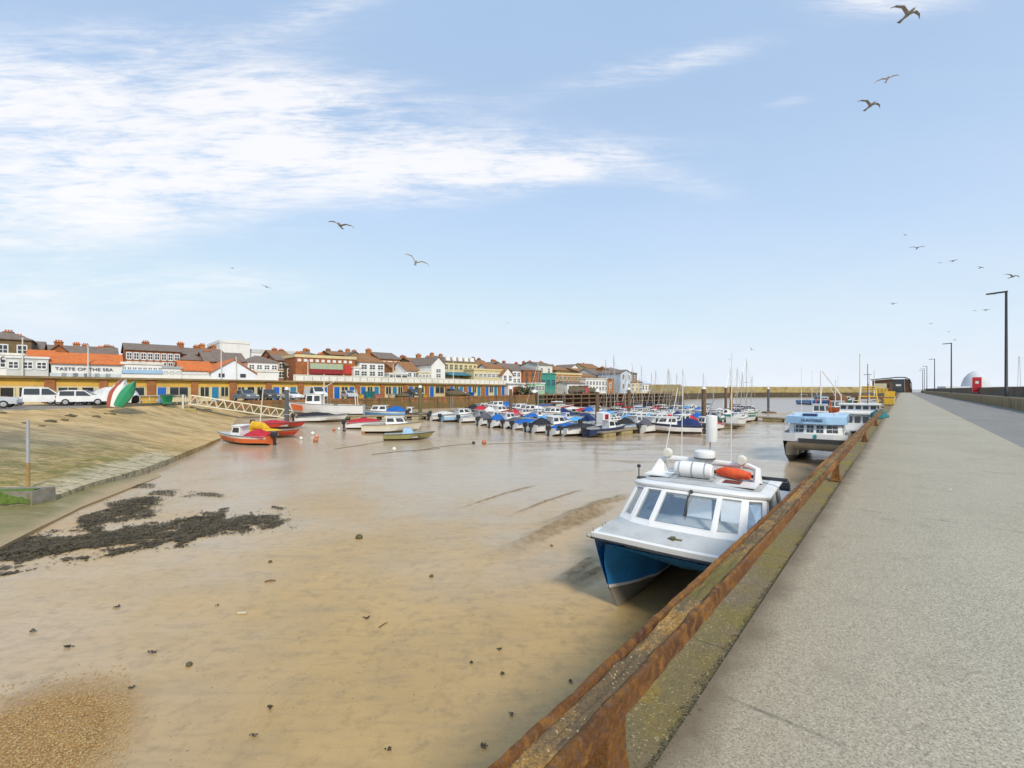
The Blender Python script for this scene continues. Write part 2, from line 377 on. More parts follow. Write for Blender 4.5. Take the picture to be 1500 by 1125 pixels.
# ------------------------------------------------------------------ slipway
def ramp_mat():
    m, t, b = newmat('slipway_concrete'); co = t.coord('Object'); x, y, z = t.xyz(co)
    na = t.noise(co, .25, 7, .6, .5); nb = t.noise(t.coord('Object', (.35, 1.2, 1), (0, 0, R(-12))), .7, 7, .62, .6); nc = t.noise(co, 4, 8, .65); nd = t.noise(co, .9, 6, .6)
    zz = t.m('ADD', z, t.m('MULTIPLY', t.m('SUBTRACT', na, .5), 1.1))
    sand = t.mix(t.rng(nb, .4, .6), (.58, .4, .18), (.4, .27, .11))
    grey = t.mix(t.rng(nb, .42, .58), (.36, .29, .17), (.19, .165, .1))
    weed = t.mix(t.rng(nd, .35, .62), (.4, .28, .1), (.2, .18, .04))
    # farther along the slip stays sandy, nearer has setts and weed
    far = t.rng(t.m('ADD', y, t.m('MULTIPLY', na, 12)), 36, 46)
    mid = t.m('MULTIPLY', t.rng(zz, -.55, -1.25), t.rng(zz, -2.9, -2.2))
    col = t.mix(t.m('MULTIPLY', mid, t.m('SUBTRACT', 1.0, t.m('MULTIPLY', far, .8))), sand, grey)
    low = t.m('MULTIPLY', t.rng(zz, -2.0, -2.7), t.rng(t.m('ADD', y, t.m('MULTIPLY', nd, 4)), 38, 31))
    col = t.mix(t.m('MULTIPLY', low, t.rng(nd, .38, .6, .35, 1)), col, weed)
    br = t.n('ShaderNodeTexBrick'); t.L.new(t.coord('Object', (1, 1, 1), (0, 0, R(35))), br.inputs['Vector']); br.inputs['Scale'].default_value = 1.6; br.inputs['Mortar Size'].default_value = .03; br.inputs['Brick Width'].default_value = .6; br.inputs['Row Height'].default_value = .32; br.inputs['Mortar Smooth'].default_value = .4
    br.inputs['Color1'].default_value = (1, 1, 1, 1); br.inputs['Color2'].default_value = (.8, .8, .78, 1); br.inputs['Mortar'].default_value = (.62, .62, .5, 1)
    sett = t.m('MULTIPLY', t.rng(z, -1.2, -2.2), t.rng(y, 42, 34))
    col = t.mix(t.m('MULTIPLY', t.m('MULTIPLY', sett, t.rng(nd, .4, .6, .1, 1)), .8), col, t.mix(1.0, col, br.outputs['Color'], 'MULTIPLY'))
    pale = t.m('MULTIPLY', t.rng(t.m('ADD', z, t.m('MULTIPLY', nd, .25)), -2.72, -2.85), t.rng(t.m('ADD', y, t.m('MULTIPLY', nd, 3)), 36, 33))
    col = t.mix(t.m('MULTIPLY', pale, .8), col, (.5, .43, .3))
    # dark seams across the slabs
    seam = t.m('ABSOLUTE', t.m('SUBTRACT', t.m('FRACT', t.m('ADD', t.m('MULTIPLY', z, 2.2), t.m('MULTIPLY', na, .25))), .5))
    col = t.mix(t.m('MULTIPLY', t.rng(seam, .03, .0), t.rng(nc, .4, .6, 0, .7)), col, (.12, .09, .05))
    col = t.mix(t.rng(nc, .58, .75, 0, .5), col, (.16, .13, .07))
    stk = t.noise(t.coord('Object', (.16, 1.6, 1), (0, 0, R(-24))), 1.3, 8, .68, .7)
    col = t.mix(t.rng(stk, .54, .64, 0, .65), col, (.13, .11, .055)); col = t.mix(t.rng(stk, .42, .34, 0, .6), col, (.62, .5, .3))
    tuft = t.m('MULTIPLY', t.m('MULTIPLY', t.rng(z, -1.7, -2.5), t.rng(y, 40, 33)), t.rng(t.noise(t.coord('Object', (.5, 1.5, 1), (0, 0, R(-24))), 2.6, 8, .7, .4), .5, .6))
    col = t.mix(t.m('MULTIPLY', tuft, .8), col, (.15, .13, .03))
    t.put(b.inputs['Base Color'], col); b.inputs['Roughness'].default_value = .8; b.inputs['Specular IOR Level'].default_value = .3
    t.put(b.inputs['Normal'], t.bump(t.m('ADD', nc, t.m('MULTIPLY', t.xyz(br.outputs['Color'])[0], sett)), .5, .05)); return m
RAMP_T = [Vector((-62, 6, .1)), Vector((-53, 22, -.1)), Vector((-47, 32, -.25)), Vector((-45, 40, -.3)), Vector((-43.6, 46, -.3)), Vector((-42.8, 51, -.3)), Vector((-43.4, 58, -.3)), arc(3, 7.05, -.29)]
RAMP_B = [at(-330, 790, -3.2), at(-160, 752, -3.2), at(80, 727, -3.15), at(215, 683, -3.15), at(300, 651, -3.2), at(352, 629, -3.1), at(395, 612, -2.9), at(440, 602, -2.55)]
def lerp_line(P, s):
    f = s * (len(P) - 1); i = min(int(f), len(P) - 2); f -= i
    a, b_ = P[max(i-1, 0)], P[min(i+2, len(P)-1)]; p, q = P[i], P[i+1]
    return p.lerp(q, f)
def ramp_pt(s, v_):
    p = lerp_line(RAMP_T, s).lerp(lerp_line(RAMP_B, s), v_)
    p.z += .10 * nz(p.x * .2, p.y * .2) + .035 * nz(p.x * .9, p.y * .9) - .25 * math.sin(math.pi * v_) * .6
    return p
mb = MB(); rings = []
for i in range(71):
    s = i / 70
    r = [ramp_pt(s, j / 40) for j in range(41)]
    e = r[-1].copy(); r.append(Vector((e.x + .04, e.y - .04, mud_z(e.x, e.y) - .3)))
    rings.append(r)
mb.loft(rings)
struct(mb, 'slipway_path', ramp_mat(), 50)
# weedy lower apron
m, t, b = newmat('green_slime_apron'); co = t.coord('Object')
na = t.noise(t.coord('Object', (.3, 1, 1), (0, 0, R(14))), .5, 7, .6, .6); nc = t.noise(co, 3, 8, .65)
col = t.mix(t.rng(na, .35, .65), (.26, .2, .075), (.17, .15, .045)); col = t.mix(t.rng(na, .6, .72), col, (.36, .29, .15)); col = t.mix(t.rng(nc, .55, .75, 0, .6), col, (.1, .09, .03))
zz_ = t.xyz(co)[2]; col = t.mix(t.rng(t.m('ADD', zz_, t.m('MULTIPLY', t.m('SUBTRACT', na, .5), .22)), -3.36, -3.46), col, (.36, .26, .13))
t.put(b.inputs['Base Color'], col); b.inputs['Roughness'].default_value = .55; t.put(b.inputs['Normal'], t.bump(nc, .5, .04))
AP = [at(-420, 775, -3.3), at(-160, 752.5, -3.25), at(80, 728, -3.25), at(150, 708, -3.3), at(232, 693, -3.45)]
AQ = [at(-420, 1000, -3.45), at(-160, 885, -3.45), at(8, 797, -3.45), at(120, 742, -3.5), at(236, 697, -3.56)]
mb = MB(); rings = []
for i in range(41):
    r = []
    for j in range(15):
        p = lerp_line(AP, i/40).lerp(lerp_line(AQ, i/40), j/14); p.z += .03 * nz(p.x*.6, p.y*.6); r.append(p)
    e = r[-1].copy(); r.append(Vector((e.x+.02, e.y-.03, MUD0 - .3))); rings.append(r)
mb.loft(rings); struct(mb, 'weedy_apron_path', m, 50)
# ------------------------------------------------------------------ quay ground, promenade and town ground
QUAYM = mat('quay_tarmac', (.26, .22, .17), (.19, .17, .14), .6, .85, bump=.3, bscale=20, dirt=(.34, .27, .16), dscale=.3)
mb = MB()
KS = [-10, -6, -3, 0, 3]
for k0, k1 in zip(KS, KS[1:]):
    def edge(k):
        if k >= 3: return arc(3, 7, qz(3))
        return None
# car park between arcade and slipway head
front = [Vector((-66, 0, .1)), Vector((-62, 6, .1)), Vector((-53, 22, -.1)), Vector((-47, 32, -.25)), Vector((-45, 40, -.3)), Vector((-43.6, 46, -.3)), Vector((-42.8, 51, -.3)), Vector((-43.4, 58, -.3)), arc(3, 7, -.29)]
back = [arc(-10 + 13 * i / 8, -3, 0) for i in range(9)]
for p in back: p.z = qz(arc_coords(p.x, p.y)[0])
mb.loft([[f_ + (b_ - f_) * (j/6) for j in range(7)] for f_, b_ in zip(front, back)])
mb.loft([[arc(k, 7 - 10 * j / 5, qz(k)) for j in range(6)] for k in range(3, 31)])
struct(mb, 'quayside_ground', QUAYM)
TOWNG = mat('town_ground_paving', (.2, .19, .16), (.14, .14, .12), .5, .9)
mb = MB()
mb.loft([[arc(k, -off, z_) for off, z_ in ((5.5, 2.3), (30, 2.5), (70, 4), (150, 7), (320, 8), (330, -5))] for k in range(-14, 36, 3)])
struct(mb, 'town_ground', TOWNG)
# ------------------------------------------------------------------ the near pier (built in its own axes: x across, y along)
PROT = -TH
def pstruct(mb, name, mats, smooth=None):
    o = struct(mb, name, mats, smooth); o.rotation_euler = (0, 0, PROT); return o
QW = mat('stained_quay_stone', (.2, .17, .12), (.12, .11, .07), 1.2, .8, bump=.5, bscale=8, dirt=(.08, .1, .03), dscale=.6)
mb = MB(); mb.box(-1.25, 9.6, -30, 300, -6, -.012); mb.box(-14, -1.26, 236, 300, -6, -.014)
pstruct(mb, 'pier_terrain', QW)
def kerbmat():
    m, t, b = newmat('mossy_kerb_concrete'); co = t.coord('Object'); x, y, z = t.xyz(co)
    na = t.noise(co, 1.1, 7, .62, .3); nb = t.noise(co, 14, 6, .65); nc = t.noise(co, .5, 4); v_ = t.xyz(t.vor(co, 130, out='Color'))[0]
    col = t.mix(t.rng(na, .35, .65), (.2, .155, .095), (.155, .125, .07))
    moss = t.m('MULTIPLY', t.rng(na, .42, .58), t.rng(y, 1.5, 4.0, .3, 1))
    col = t.mix(t.m('MULTIPLY', moss, .75), col, (.22, .175, .03)); col = t.mix(t.rng(t.m('MULTIPLY', nc, t.rng(na, .3, .6)), .46, .56, 0, .7), col, (.3, .19, .03))
    col = t.mix(t.rng(v_, .93, .97, 0, .7), col, (.42, .34, .2)); col = t.mix(t.rng(v_, .25, .1, 0, .6), col, (.09, .07, .04)); col = t.mix(t.rng(nb, .6, .78, 0, .6), col, (.1, .085, .05))
    jt = t.m('ABSOLUTE', t.m('SUBTRACT', t.m('FRACT', t.m('ADD', t.m('MULTIPLY', y, .5), t.m('MULTIPLY', nb, .02))), .5))
    col = t.mix(t.rng(jt, .006, .001, 0, .8), col, (.08, .07, .05))
    t.put(b.inputs['Base Color'], col); b.inputs['Roughness'].default_value = .85; b.inputs['Specular IOR Level'].default_value = .3
    t.put(b.inputs['Normal'], t.bump(t.m('ADD', nb, t.m('MULTIPLY', na, .6)), .6, .02)); return m
mb = MB(); mb.loft([[(-1.25 + (j/8)*.46, yy_, .012 * nz(j*.5, yy_ * .7)) for j in range(9)] for yy_ in [-12 + .4 * i for i in range(250)] + [90, 120, 200, 300]])
pstruct(mb, 'kerb_pavement', kerbmat())
def pathmat(name, base, var, dark, road=False):
    m, t, b = newmat(name); co = t.coord('Object'); x, y, z = t.xyz(co)
    na = t.noise(co, .35, 6, .6); nb = t.noise(co, 60, 4, .7); nd = t.noise(co, 2.2, 7, .65)
    vc = t.vor(co, 150, out='Color'); v1, v2, v3 = t.xyz(vc)
    col = t.mix(t.rng(na, .38, .62), base, var)
    col = t.mix(t.rng(v1, .05, .5, .0, 1), tuple(q * .5 for q in base), col)
    col = t.mix(t.rng(v2, .82, .95, 0, .6), col, (.66, .6, .47)); col = t.mix(t.rng(v3, .86, .95, 0, .6), col, dark)
    col = t.mix(t.rng(nd, .55, .78, 0, .45), col, dark)
    if not road:
        edge = t.rng(t.m('ADD', x, t.m('MULTIPLY', t.m('SUBTRACT', nd, .5), .3)), -.6, -.78)
        col = t.mix(t.m('MULTIPLY', edge, .85), col, (.06, .05, .035))
        brn = t.rng(t.m('ADD', x, t.m('MULTIPLY', na, 1.4)), 1.2, -.5, 0, .45); col = t.mix(brn, col, (.29, .21, .12))
        jn = t.m('ABSOLUTE', t.m('SUBTRACT', t.m('FRACT', t.m('ADD', t.m('MULTIPLY', y, .2), t.m('MULTIPLY', nd, .006))), .5))
        col = t.mix(t.m('MULTIPLY', t.rng(jn, .004, .001), t.rng(nd, .42, .6, 0, .8)), col, (.1, .09, .07))
        sp = t.n('ShaderNodeTexVoronoi'); t.put(sp.inputs['Vector'], t.coord('Object', (1, .45, 1))); sp.inputs['Scale'].default_value = 1.3
        col = t.mix(t.rng(sp.outputs['Distance'], .03, .018), col, (.62, .6, .55))
    t.put(b.inputs['Base Color'], col); t.put(b.inputs['Roughness'], t.rng(na, .3, .7, .7, .88)); b.inputs['Specular IOR Level'].default_value = .35
    t.put(b.inputs['Normal'], t.bump(t.m('ADD', t.m('MULTIPLY', v1, .5), t.m('MULTIPLY', nb, .2)), .2, .006)); return m
mb = MB(); rows = [-12 + .8 * i for i in range(130)] + [110, 160, 220, 300]
mb.loft([[(-.79 + 3.25 * j / 10, q, .022 + .012 * nz(j * .4, q * .3)) for j in range(11)] for q in rows])
pstruct(mb, 'promenade_footpath', pathmat('footpath_chippings', (.435, .395, .3), (.385, .35, .265), (.17, .15, .11)))
mb = MB(); mb.loft([[(2.46 + 4.29 * j / 8, q, .008 + .008 * nz(j * .4, q * .3 + 5)) for j in range(9)] for q in rows])
pstruct(mb, 'access_road', pathmat('road_asphalt', (.25, .24, .22), (.21, .2, .185), (.09, .09, .085), True))
WALLM = None
def stainwall(name, c1, c2, dark, moss):
    m, t, b = newmat(name); co = t.coord('Object'); x, y, z = t.xyz(co)
    st = t.noise(t.coord('Object', (1, 1.4, .16)), 1.3, 7, .65); na = t.noise(co, .9, 7, .62); nb = t.noise(co, 9, 6, .65)
    col = t.mix(t.rng(na, .35, .65), c1, c2); col = t.mix(t.rng(st, .46, .66, 0, .8), col, dark); col = t.mix(t.rng(t.m('ADD', na, t.m('MULTIPLY', z, -.12)), .5, .66, 0, .7), col, moss)
    col = t.mix(t.rng(nb, .58, .75, 0, .6), col, dark)
    t.put(b.inputs['Base Color'], col); b.inputs['Roughness'].default_value = .85; b.inputs['Specular IOR Level'].default_value = .3
    t.put(b.inputs['Normal'], t.bump(nb, .6, .03)); return m
LOWW = stainwall('low_wall_concrete', (.3, .22, .11), (.22, .17, .09), (.1, .075, .04), (.14, .13, .05))
SEAW = stainwall('sea_wall_concrete', (.16, .12, .08), (.12, .095, .07), (.06, .045, .035), (.1, .09, .05))
mb = MB(); mb.box(7.05, 8.3, -30, 296, 0, .86); pstruct(mb, 'raised_walk_pavement', mat('raised_walk_concrete', (.3, .27, .22), (.22, .2, .17), 1, .85, bump=.4))
root = thing('low_wall', 'low brown stained concrete wall between the pier road and the raised walk', 'wall', (0,0,0), PROT)
for i, y0 in enumerate([-30 + 4 * q for q in range(81)]):
    pass
mb = MB(); mb.loft([[(6.75, q, -.02), (6.75 + .008 * nz(q, 1), q, .45), (6.75, q, .84), (6.78, q, .9), (7.05, q, .91), (7.05, q, -.02)] for q in [-30 + i * 1.0 for i in range(327)]], caps=True)
build(mb, 'wall', LOWW, root, 40)
root = thing('sea_wall', 'tall dark brown sea wall running behind the lamps on the pier', 'wall', (0,0,0), PROT)
mb = MB(); mb.loft([[(8.3, q, .8), (8.3 + .01 * nz(q * .7, 3), q, 1.5), (8.28, q, 1.62), (8.28, q, 1.84), (9.3, q, 1.84), (9.4, q, -6)] for q in [-30 + i * 1.5 for i in range(218)]], caps=True)
build(mb, 'wall', SEAW, root, 40)
# ------------------------------------------------------------------ rusty rail along the pier edge
m, t, b = newmat('rusty_iron'); co = t.coord('Object')
na = t.noise(co, 2.2, 8, .65, .4); nb = t.noise(co, 16, 8, .7); nc = t.noise(co, .8, 5); nv_ = t.vor(co, 60, out='Color')
col = t.mix(t.rng(na, .33, .62), (.18, .068, .022), (.36, .165, .035)); col = t.mix(t.rng(nb, .4, .62), col, (.075, .03, .018)); col = t.mix(t.rng(t.m('MULTIPLY', nc, nb), .27, .38, 0, .8), col, (.48, .23, .045)); col = t.mix(t.rng(t.xyz(nv_)[0], .7, .85, 0, .6), col, (.2, .12, .08))
t.put(b.inputs['Base Color'], col); b.inputs['Roughness'].default_value = .85; b.inputs['Specular IOR Level'].default_value = .3; b.inputs['Metallic'].default_value = .1
t.put(b.inputs['Normal'], t.bump(t.m('ADD', nb, t.m('MULTIPLY', na, .8)), 1.0, .04)); RUST = m
m, t, b = newmat('channel_grit'); co = t.coord('Object')
na = t.noise(co, 2.5, 7, .65, .3); nb = t.noise(co, 30, 6, .7); v1, v2, v3 = t.xyz(t.vor(co, 130, out='Color'))
col = t.mix(t.rng(na, .4, .6), (.17, .115, .055), (.22, .16, .09)); col = t.mix(t.rng(na, .45, .58, 0, .95), col, (.46, .25, .055)); col = t.mix(t.rng(v1, .3, .9, 0, .6), col, (.09, .065, .04)); col = t.mix(t.rng(v2, .93, .97, 0, .9), col, (.5, .38, .2))
col = t.mix(t.rng(t.noise(co, .9, 5), .56, .66, 0, .7), col, (.18, .15, .03))
t.put(b.inputs['Base Color'], col); b.inputs['Roughness'].default_value = .9; t.put(b.inputs['Normal'], t.bump(t.m('ADD', v1, nb), .9, .02)); GRIT = m
root = thing('guard_rail', 'low rusty iron channel rail full of grit along the pier edge', 'rail', (0,0,0), PROT)
def wob(q, k): return .003 * nz(q * 1.7, k * 3.1) + .005 * nz(q * .35, k * 7.7) + .006 * nz(q * 9, k * 5.3) + .003 * nz(q * 23, k * 5.3)
def railprof(q):
    a, z0 = -.945, .46
    P = [(a, z0 - .09), (a - .012, z0 - .06), (a - .004, z0 - .004), (a + .008, z0), (a + .022, z0 - .006), (a + .026, z0 - .03), (a + .028, z0 - .05),
         (a + .118, z0 - .052), (a + .120, z0 - .03), (a + .124, z0 - .006), (a + .138, z0), (a + .150, z0 - .006), (a + .152, z0 - .05), (a + .149, z0 - .092), (a + .125, z0 - .098), (a + .12, z0 - .09)]
    return [(x + wob(q, i) * (.5 if i in (6, 7) else 1), q, z + wob(q + 5, i * .6)) for i, (x, z) in enumerate(P)]
qs = [-1.2 + .05 * i for i in range(240)] + [10.8 + .2 * i for i in range(103)]
mb = MB(); mb.loft([railprof(q) for q in qs], closed=True, caps=True); build(mb, 'channel_beam', RUST, root, 50)
mb = MB(); mb.loft([[(-.918 + .092 * j / 8, q, .46 - .052 + .03 + .013 * nz(j * 1.3, q * 9) + .016 * nz(j * .5, q * 2.3)) for j in range(9)] for q in [-1.15 + .03 * i for i in range(400)] + [10.9 + .2 * i for i in range(102)]])
build(mb, 'grit_fill', GRIT, root, 60)
for tq in (1.62, 9.75, 17.6, 25.4):
    mb = MB()
    mb.loft([[(-.9 - .028 - f_, tq - .09 - f_*.6, z_), (-.9 + .06 + f_, tq - .09 - f_*.6, z_), (-.9 + .06 + f_, tq + .06, z_), (-.9 - .028 - f_, tq + .06, z_)] for f_, z_ in ((.045, 0), (.03, .04), (.0, .16), (.0, .39))], closed=True, caps=True)
    mb.box(-.97, -.79, tq - .16, tq + .12, .001, .025)
    build(mb, 'post', RUST, root, 40)
# ------------------------------------------------------------------ street lamps and lifebuoy cabinet on the raised walk
LAMPM = mat('lamp_black_steel', (.022, .026, .03), (.035, .04, .045), 4, .45, spec=.4)
LAMPD = mat('lamp_diffuser', (.5, .5, .48), None, 4, .3)
lamps = [(61.2, 'tallest looking black street lamp beside the red cabinet on the pier'), (123, 'second black street lamp along the pier behind the red cabinet'), (184, 'third black street lamp along the pier'), (240, 'fourth black street lamp along the pier'), (268, 'fifth black street lamp along the pier'), (290, 'sixth black street lamp along the pier, beside the roofed building')]
for tq, lb in lamps:
    p = pier(7.22, tq, .86); r = thing('street_lamp', lb, 'street lamp', p, PROT, 'black street lamps on the pier')
    def pole():
        mb = MB(); mb.path([(0,0,0),(0,0,.9),(0,0,.95),(0,0,9.65)], [.16,.16,.12,.085], 12); mb.lathe([(.24,0),(.24,.03),(.17,.05)], n=12); return mb
    cpart('lamp_pole', pole, 'pole', LAMPM, r, 40)
    def arm():
        mb = MB(); mb.hexa([(-1.3,-.09,9.56),(.1,-.06,9.6),(.1,.06,9.6),(-1.3,.09,9.56)], [(-1.3,-.09,9.66),(.1,-.06,9.76),(.1,.06,9.76),(-1.3,.09,9.66)]); return mb
    cpart('lamp_arm', arm, 'arm', LAMPM, r)
    def head():
        mb = MB(); mb.box(-1.25,-.6,-.07,.07,9.535,9.556); return mb
    cpart('lamp_head', head, 'lamp_lens', LAMPD, r)
# red lifebuoy cabinet
p = pier(8.1, 93, .86); r = thing('lifebuoy_cabinet', 'red lifebuoy cabinet standing against the sea wall', 'cabinet', p, PROT); r.scale = (.85, .85, .9)
CRED = paint('signal_red', (.6, .02, .03))
mb = MB(); mb.loft([[(x_, y_, z_) for x_, y_ in ((-.55-e,-.22),(.55+e,-.22),(.55+e,.12),(-.55-e,.12))] for e, z_ in ((-.1,.35),(0,.5),(0,2.5),(.04,2.6),(-.05,2.72))], closed=True, caps=True); build(mb, 'body', CRED, r)
mb = MB(); mb.box(-.45,.45,-.245,-.222,.6,2.4); build(mb, 'door', paint('door_red', (.5,.015,.025)), r)
mb = MB(); mb.tube((-.2,-.05,0),(-.2,-.05,.4),.06); mb.tube((.2,-.05,0),(.2,-.05,.4),.06); build(mb, 'stand', CRED, r)
mb = MB(); mb.box(-.2,.2,-.262,-.247,1.7,2.1); build(mb, 'notice_plate', WHITE, r)
mb = MB(); mb.lathe([(.22,0),(.22,.06),(.1,.06),(.1,0)], c=(.75,-.3,.25), n=14, axis='y'); build(mb, 'lifebuoy', CRED, r, 40)
# ------------------------------------------------------------------ pier head building
p = pier(-4.4, 276, 0); r = thing('pier_building', 'dark roofed curved brick and glass building at the far end of the pier', 'building', p, PROT); r.scale = (.68, .7, .9)
BRB = mat('pier_brown_brick', (.22, .1, .05), (.16, .08, .045), 2, .85, bump=.3)
ROOFD = mat('standing_seam_roof', (.13, .14, .15), (.1, .11, .12), 1, .5, metal=.3)
mb = MB(); prof = [(-10.5, 6.6), (-6, 7.0), (-1, 7.4), (4, 7.8), (8.0, 7.7), (10.3, 6.6), (11.25, 4.4), (11.4, .1)]
mb.loft([[(x_, y_, z_ + .3) for x_, z_ in prof] + [(x_ - .15, y_, z_) for x_, z_ in prof[::-1]] for y_ in (-1.5, 16)], closed=True, caps=True); build(mb, 'roof', ROOFD, r)
mb = MB(); mb.poly([(-9.6,0,0),(1.2,0,0),(1.2,0,7.1),(-9.6,0,6.3)]); mb.hexa([(-9.6,.02,0),(1.2,.02,0),(1.2,15,0),(-9.6,15,0)], [(-9.6,.02,6.2),(1.2,.02,7.0),(1.2,15,7.0),(-9.6,15,6.2)]); mb.hexa([(7.6,0,0),(11.2,0,0),(11.2,15,0),(7.6,15,0)], [(7.6,0,7.2),(10.4,0,6.3),(10.4,15,6.3),(7.6,15,7.2)]); build(mb, 'wall', BRB, r)
mb = MB(); mb.box(1.3,7.5,.6,.7,0,6.9); build(mb, 'glazed_front', GLASS, r)
for xx in (1.3, 2.85, 4.4, 5.95, 7.4):
    mb = MB(); mb.box(xx-.06, xx+.06, .45, .59, 0, 6.9); build(mb, 'mullion', DGREY, r)
mb = MB(); mb.box(3.0,5.8,.3,.44,3.3,4.3); build(mb, 'sign_board', WHITE, r)
for x0 in (-8.6, -5.4, -2.2):
    mb = MB(); mb.box(x0, x0+2.2, -.06, .01, 2.6, 5.2); build(mb, 'window', GLASS, r)
# ------------------------------------------------------------------ blue catamaran
def catamaran(r, hb, L, zg, mats, k=1.0, white_line=True):
    """twin hull in local axes: x across, y from bow (0) to stern (L), z above the keel; hb half beam"""
    q = hb / 1.8
    st = [ [(1.8,0,zg),(1.75,.3,1.15),(1.69,.52,.62),(1.68,.55,.54),(1.46,.72,0),(1.655,.58,.52),(1.665,.55,.6),(1.66,.3,1.2),(1.5,.02,zg-.2),(0,.04,zg-.2)],
           [(1.8,.5,zg),(1.8,.8,1.1),(1.78,1.0,.6),(1.775,1.0,.53),(1.42,1.15,0),(1.38,1.1,.5),(1.375,1.09,.57),(1.36,.95,1.0),(1.24,.72,zg-.5),(0,.45,zg-.5)],
           [(1.8,1.2,zg),(1.8,1.5,1.1),(1.8,1.7,.6),(1.795,1.7,.52),(1.38,1.8,0),(1.16,1.75,.48),(1.15,1.75,.55),(1.12,1.7,.9),(1.0,1.55,zg-.8),(0,1.25,zg-.78)],
           [(1.8,2.4,zg),(1.8,2.7,1.1),(1.8,2.8,.6),(1.795,2.8,.52),(1.4,2.9,.0),(.98,2.9,.45),(.97,2.9,.52),(.9,2.9,.8),(.8,2.8,zg-.95),(0,2.7,zg-.9)],
           [(1.8,L,zg-.1),(1.8,L,1.1),(1.8,L,.6),(1.795,L,.52),(1.35,L,.02),(.92,L,.45),(.91,L,.52),(.86,L,.8),(.76,L,zg-.95),(0,L,zg-.9)] ]
    def cr(a, b_, c, d, u): return .5*((2*b_)+(-a+c)*u+(2*a-5*b_+4*c-d)*u*u+(-a+3*b_-3*c+d)*u**3)
    rings = []
    for i in range(len(st)-1):
        A, B_, C, D = st[max(i-1,0)], st[i], st[i+1], st[min(i+2,len(st)-1)]
        for s_ in range(6 if i < 3 else 3):
            u_ = s_/(6 if i < 3 else 3)
            rings.append([tuple(cr(a[c_],b_[c_],cc[c_],d[c_],u_) for c_ in range(3)) for a,b_,cc,d in zip(A,B_,C,D)])
    rings.append(st[-1])
    full = [[(x*q,y,z) for x,y,z in rg] + [(-x*q,y,z) for x,y,z in rg[-2::-1]] for rg in rings]
    def mf(i, j):
        j = j if j < 9 else 17 - j
        return 1 if j in (2, 5) else (2 if j in (3, 4) else 0)
    mb = MB(); mb.loft(full, mf=mf)
    n = len(full[-1]); last = full[-1]
    mb.face([mb.pt(p) for p in last], 0)
    build(mb, 'hull', mats, r, 32)
CAT_S, CAT_T = -3.62, 9.3
yaw = R(4.0)
r = thing('catamaran', 'blue hulled catamaran workboat with white cabin aground beside the pier', 'boat', pier(CAT_S, CAT_T, mud_z(pier(CAT_S, CAT_T).x, pier(CAT_S, CAT_T).y) - .07), PROT + yaw)
HBLUE = mat('blue_gelcoat', (.02, .26, .66), (.018, .225, .58), .9, .3, coat=.3, bump=.02, bscale=3, dirt=(.02, .16, .38), dscale=1.2, dlo=.5, dhi=.8)
HGREY = mat('grey_antifouling', (.2, .19, .16), (.27, .22, .15), 3, .8, bump=.3)
GELW = mat('white_gelcoat', (.8, .8, .79), (.72, .72, .7), 1.4, .35, coat=.2, dirt=(.6, .58, .5), dscale=2.5, dlo=.6, dhi=.85)
DECKG = mat('grey_nonslip_deck', (.5, .52, .52), (.44, .46, .46), 2, .75, bump=.3, bscale=120, dirt=(.35, .35, .32), dscale=1.8)
ZG = 1.95
catamaran(r, 1.8, 8.2, ZG, [HBLUE, GELW, HGREY])
edge = [(-1.8, 8.2, ZG-.1), (-1.8, 2.4, ZG), (-1.8, 1.2, ZG), (-1.8,.5,ZG), (-1.8, 0, ZG), (-1.1,-.04,ZG+.01), (-.5,-.06,ZG+.01), (0,-.07,ZG+.01), (.5,-.06,ZG+.01), (1.1,-.04,ZG+.01), (1.8,0,ZG), (1.8,.5,ZG), (1.8,1.2,ZG), (1.8,2.4,ZG), (1.8,8.2,ZG-.1)]
mb = MB()
mb.loft([[(x*1.012, y - (.02 if i in range(4, 11) else 0), z-.09), (x*1.016, y - (.03 if i in range(4, 11) else 0), z+.02), (x*1.0, y, z+.045), (x*.955, y+(.06 if 3 < i < 11 else 0), z+.04), (x*.95, y+(.07 if 3 < i < 11 else 0), z-.02)] for i, (x,y,z) in enumerate(edge)], closed=True, caps=True)
build(mb, 'gunwale', GELW, r, 45)
mb = MB(); mb.path([(x*1.02, y - (.03 if 3 < i < 11 else 0), z-.105) for i, (x,y,z) in enumerate(edge)], .022, 6); build(mb, 'rubbing_strake', RUBBER, r, 60)
# foredeck rises to the cabin foot
foot = [(-1.62, 2.6, 2.1), (-1.6, 1.05, 2.13), (-1.18, .68, 2.16), (-.66, .5, 2.18), (.66, .5, 2.18), (1.18, .68, 2.16), (1.6, 1.05, 2.13), (1.62, 2.6, 2.1)]
front = [(-1.72, 2.6, ZG), (-1.72, .05, ZG+.02), (-1.15, .03, ZG+.03), (-.6, .01, ZG+.03), (.6, .01, ZG+.03), (1.15, .03, ZG+.03), (1.72, .05, ZG+.02), (1.72, 2.6, ZG)]
mb = MB(); mb.loft([[tuple(a + (b_-a)*j/4 + (0 if i_ < 2 else .03*math.sin(math.pi*j/4)) for i_, (a, b_) in enumerate(zip(f_, g_))) for j in range(5)] for f_, g_ in zip(front, foot)])
mb.poly([(-1.72, 2.6, ZG), (-1.62, 2.6, ZG), (-1.62, 8.1, ZG-.1), (-1.72, 8.1, ZG-.1)]); mb.poly([(1.72, 2.6, ZG), (1.62, 2.6, ZG), (1.62, 8.1, ZG-.1), (1.72, 8.1, ZG-.1)])
build(mb, 'foredeck', DECKG, r, 40)
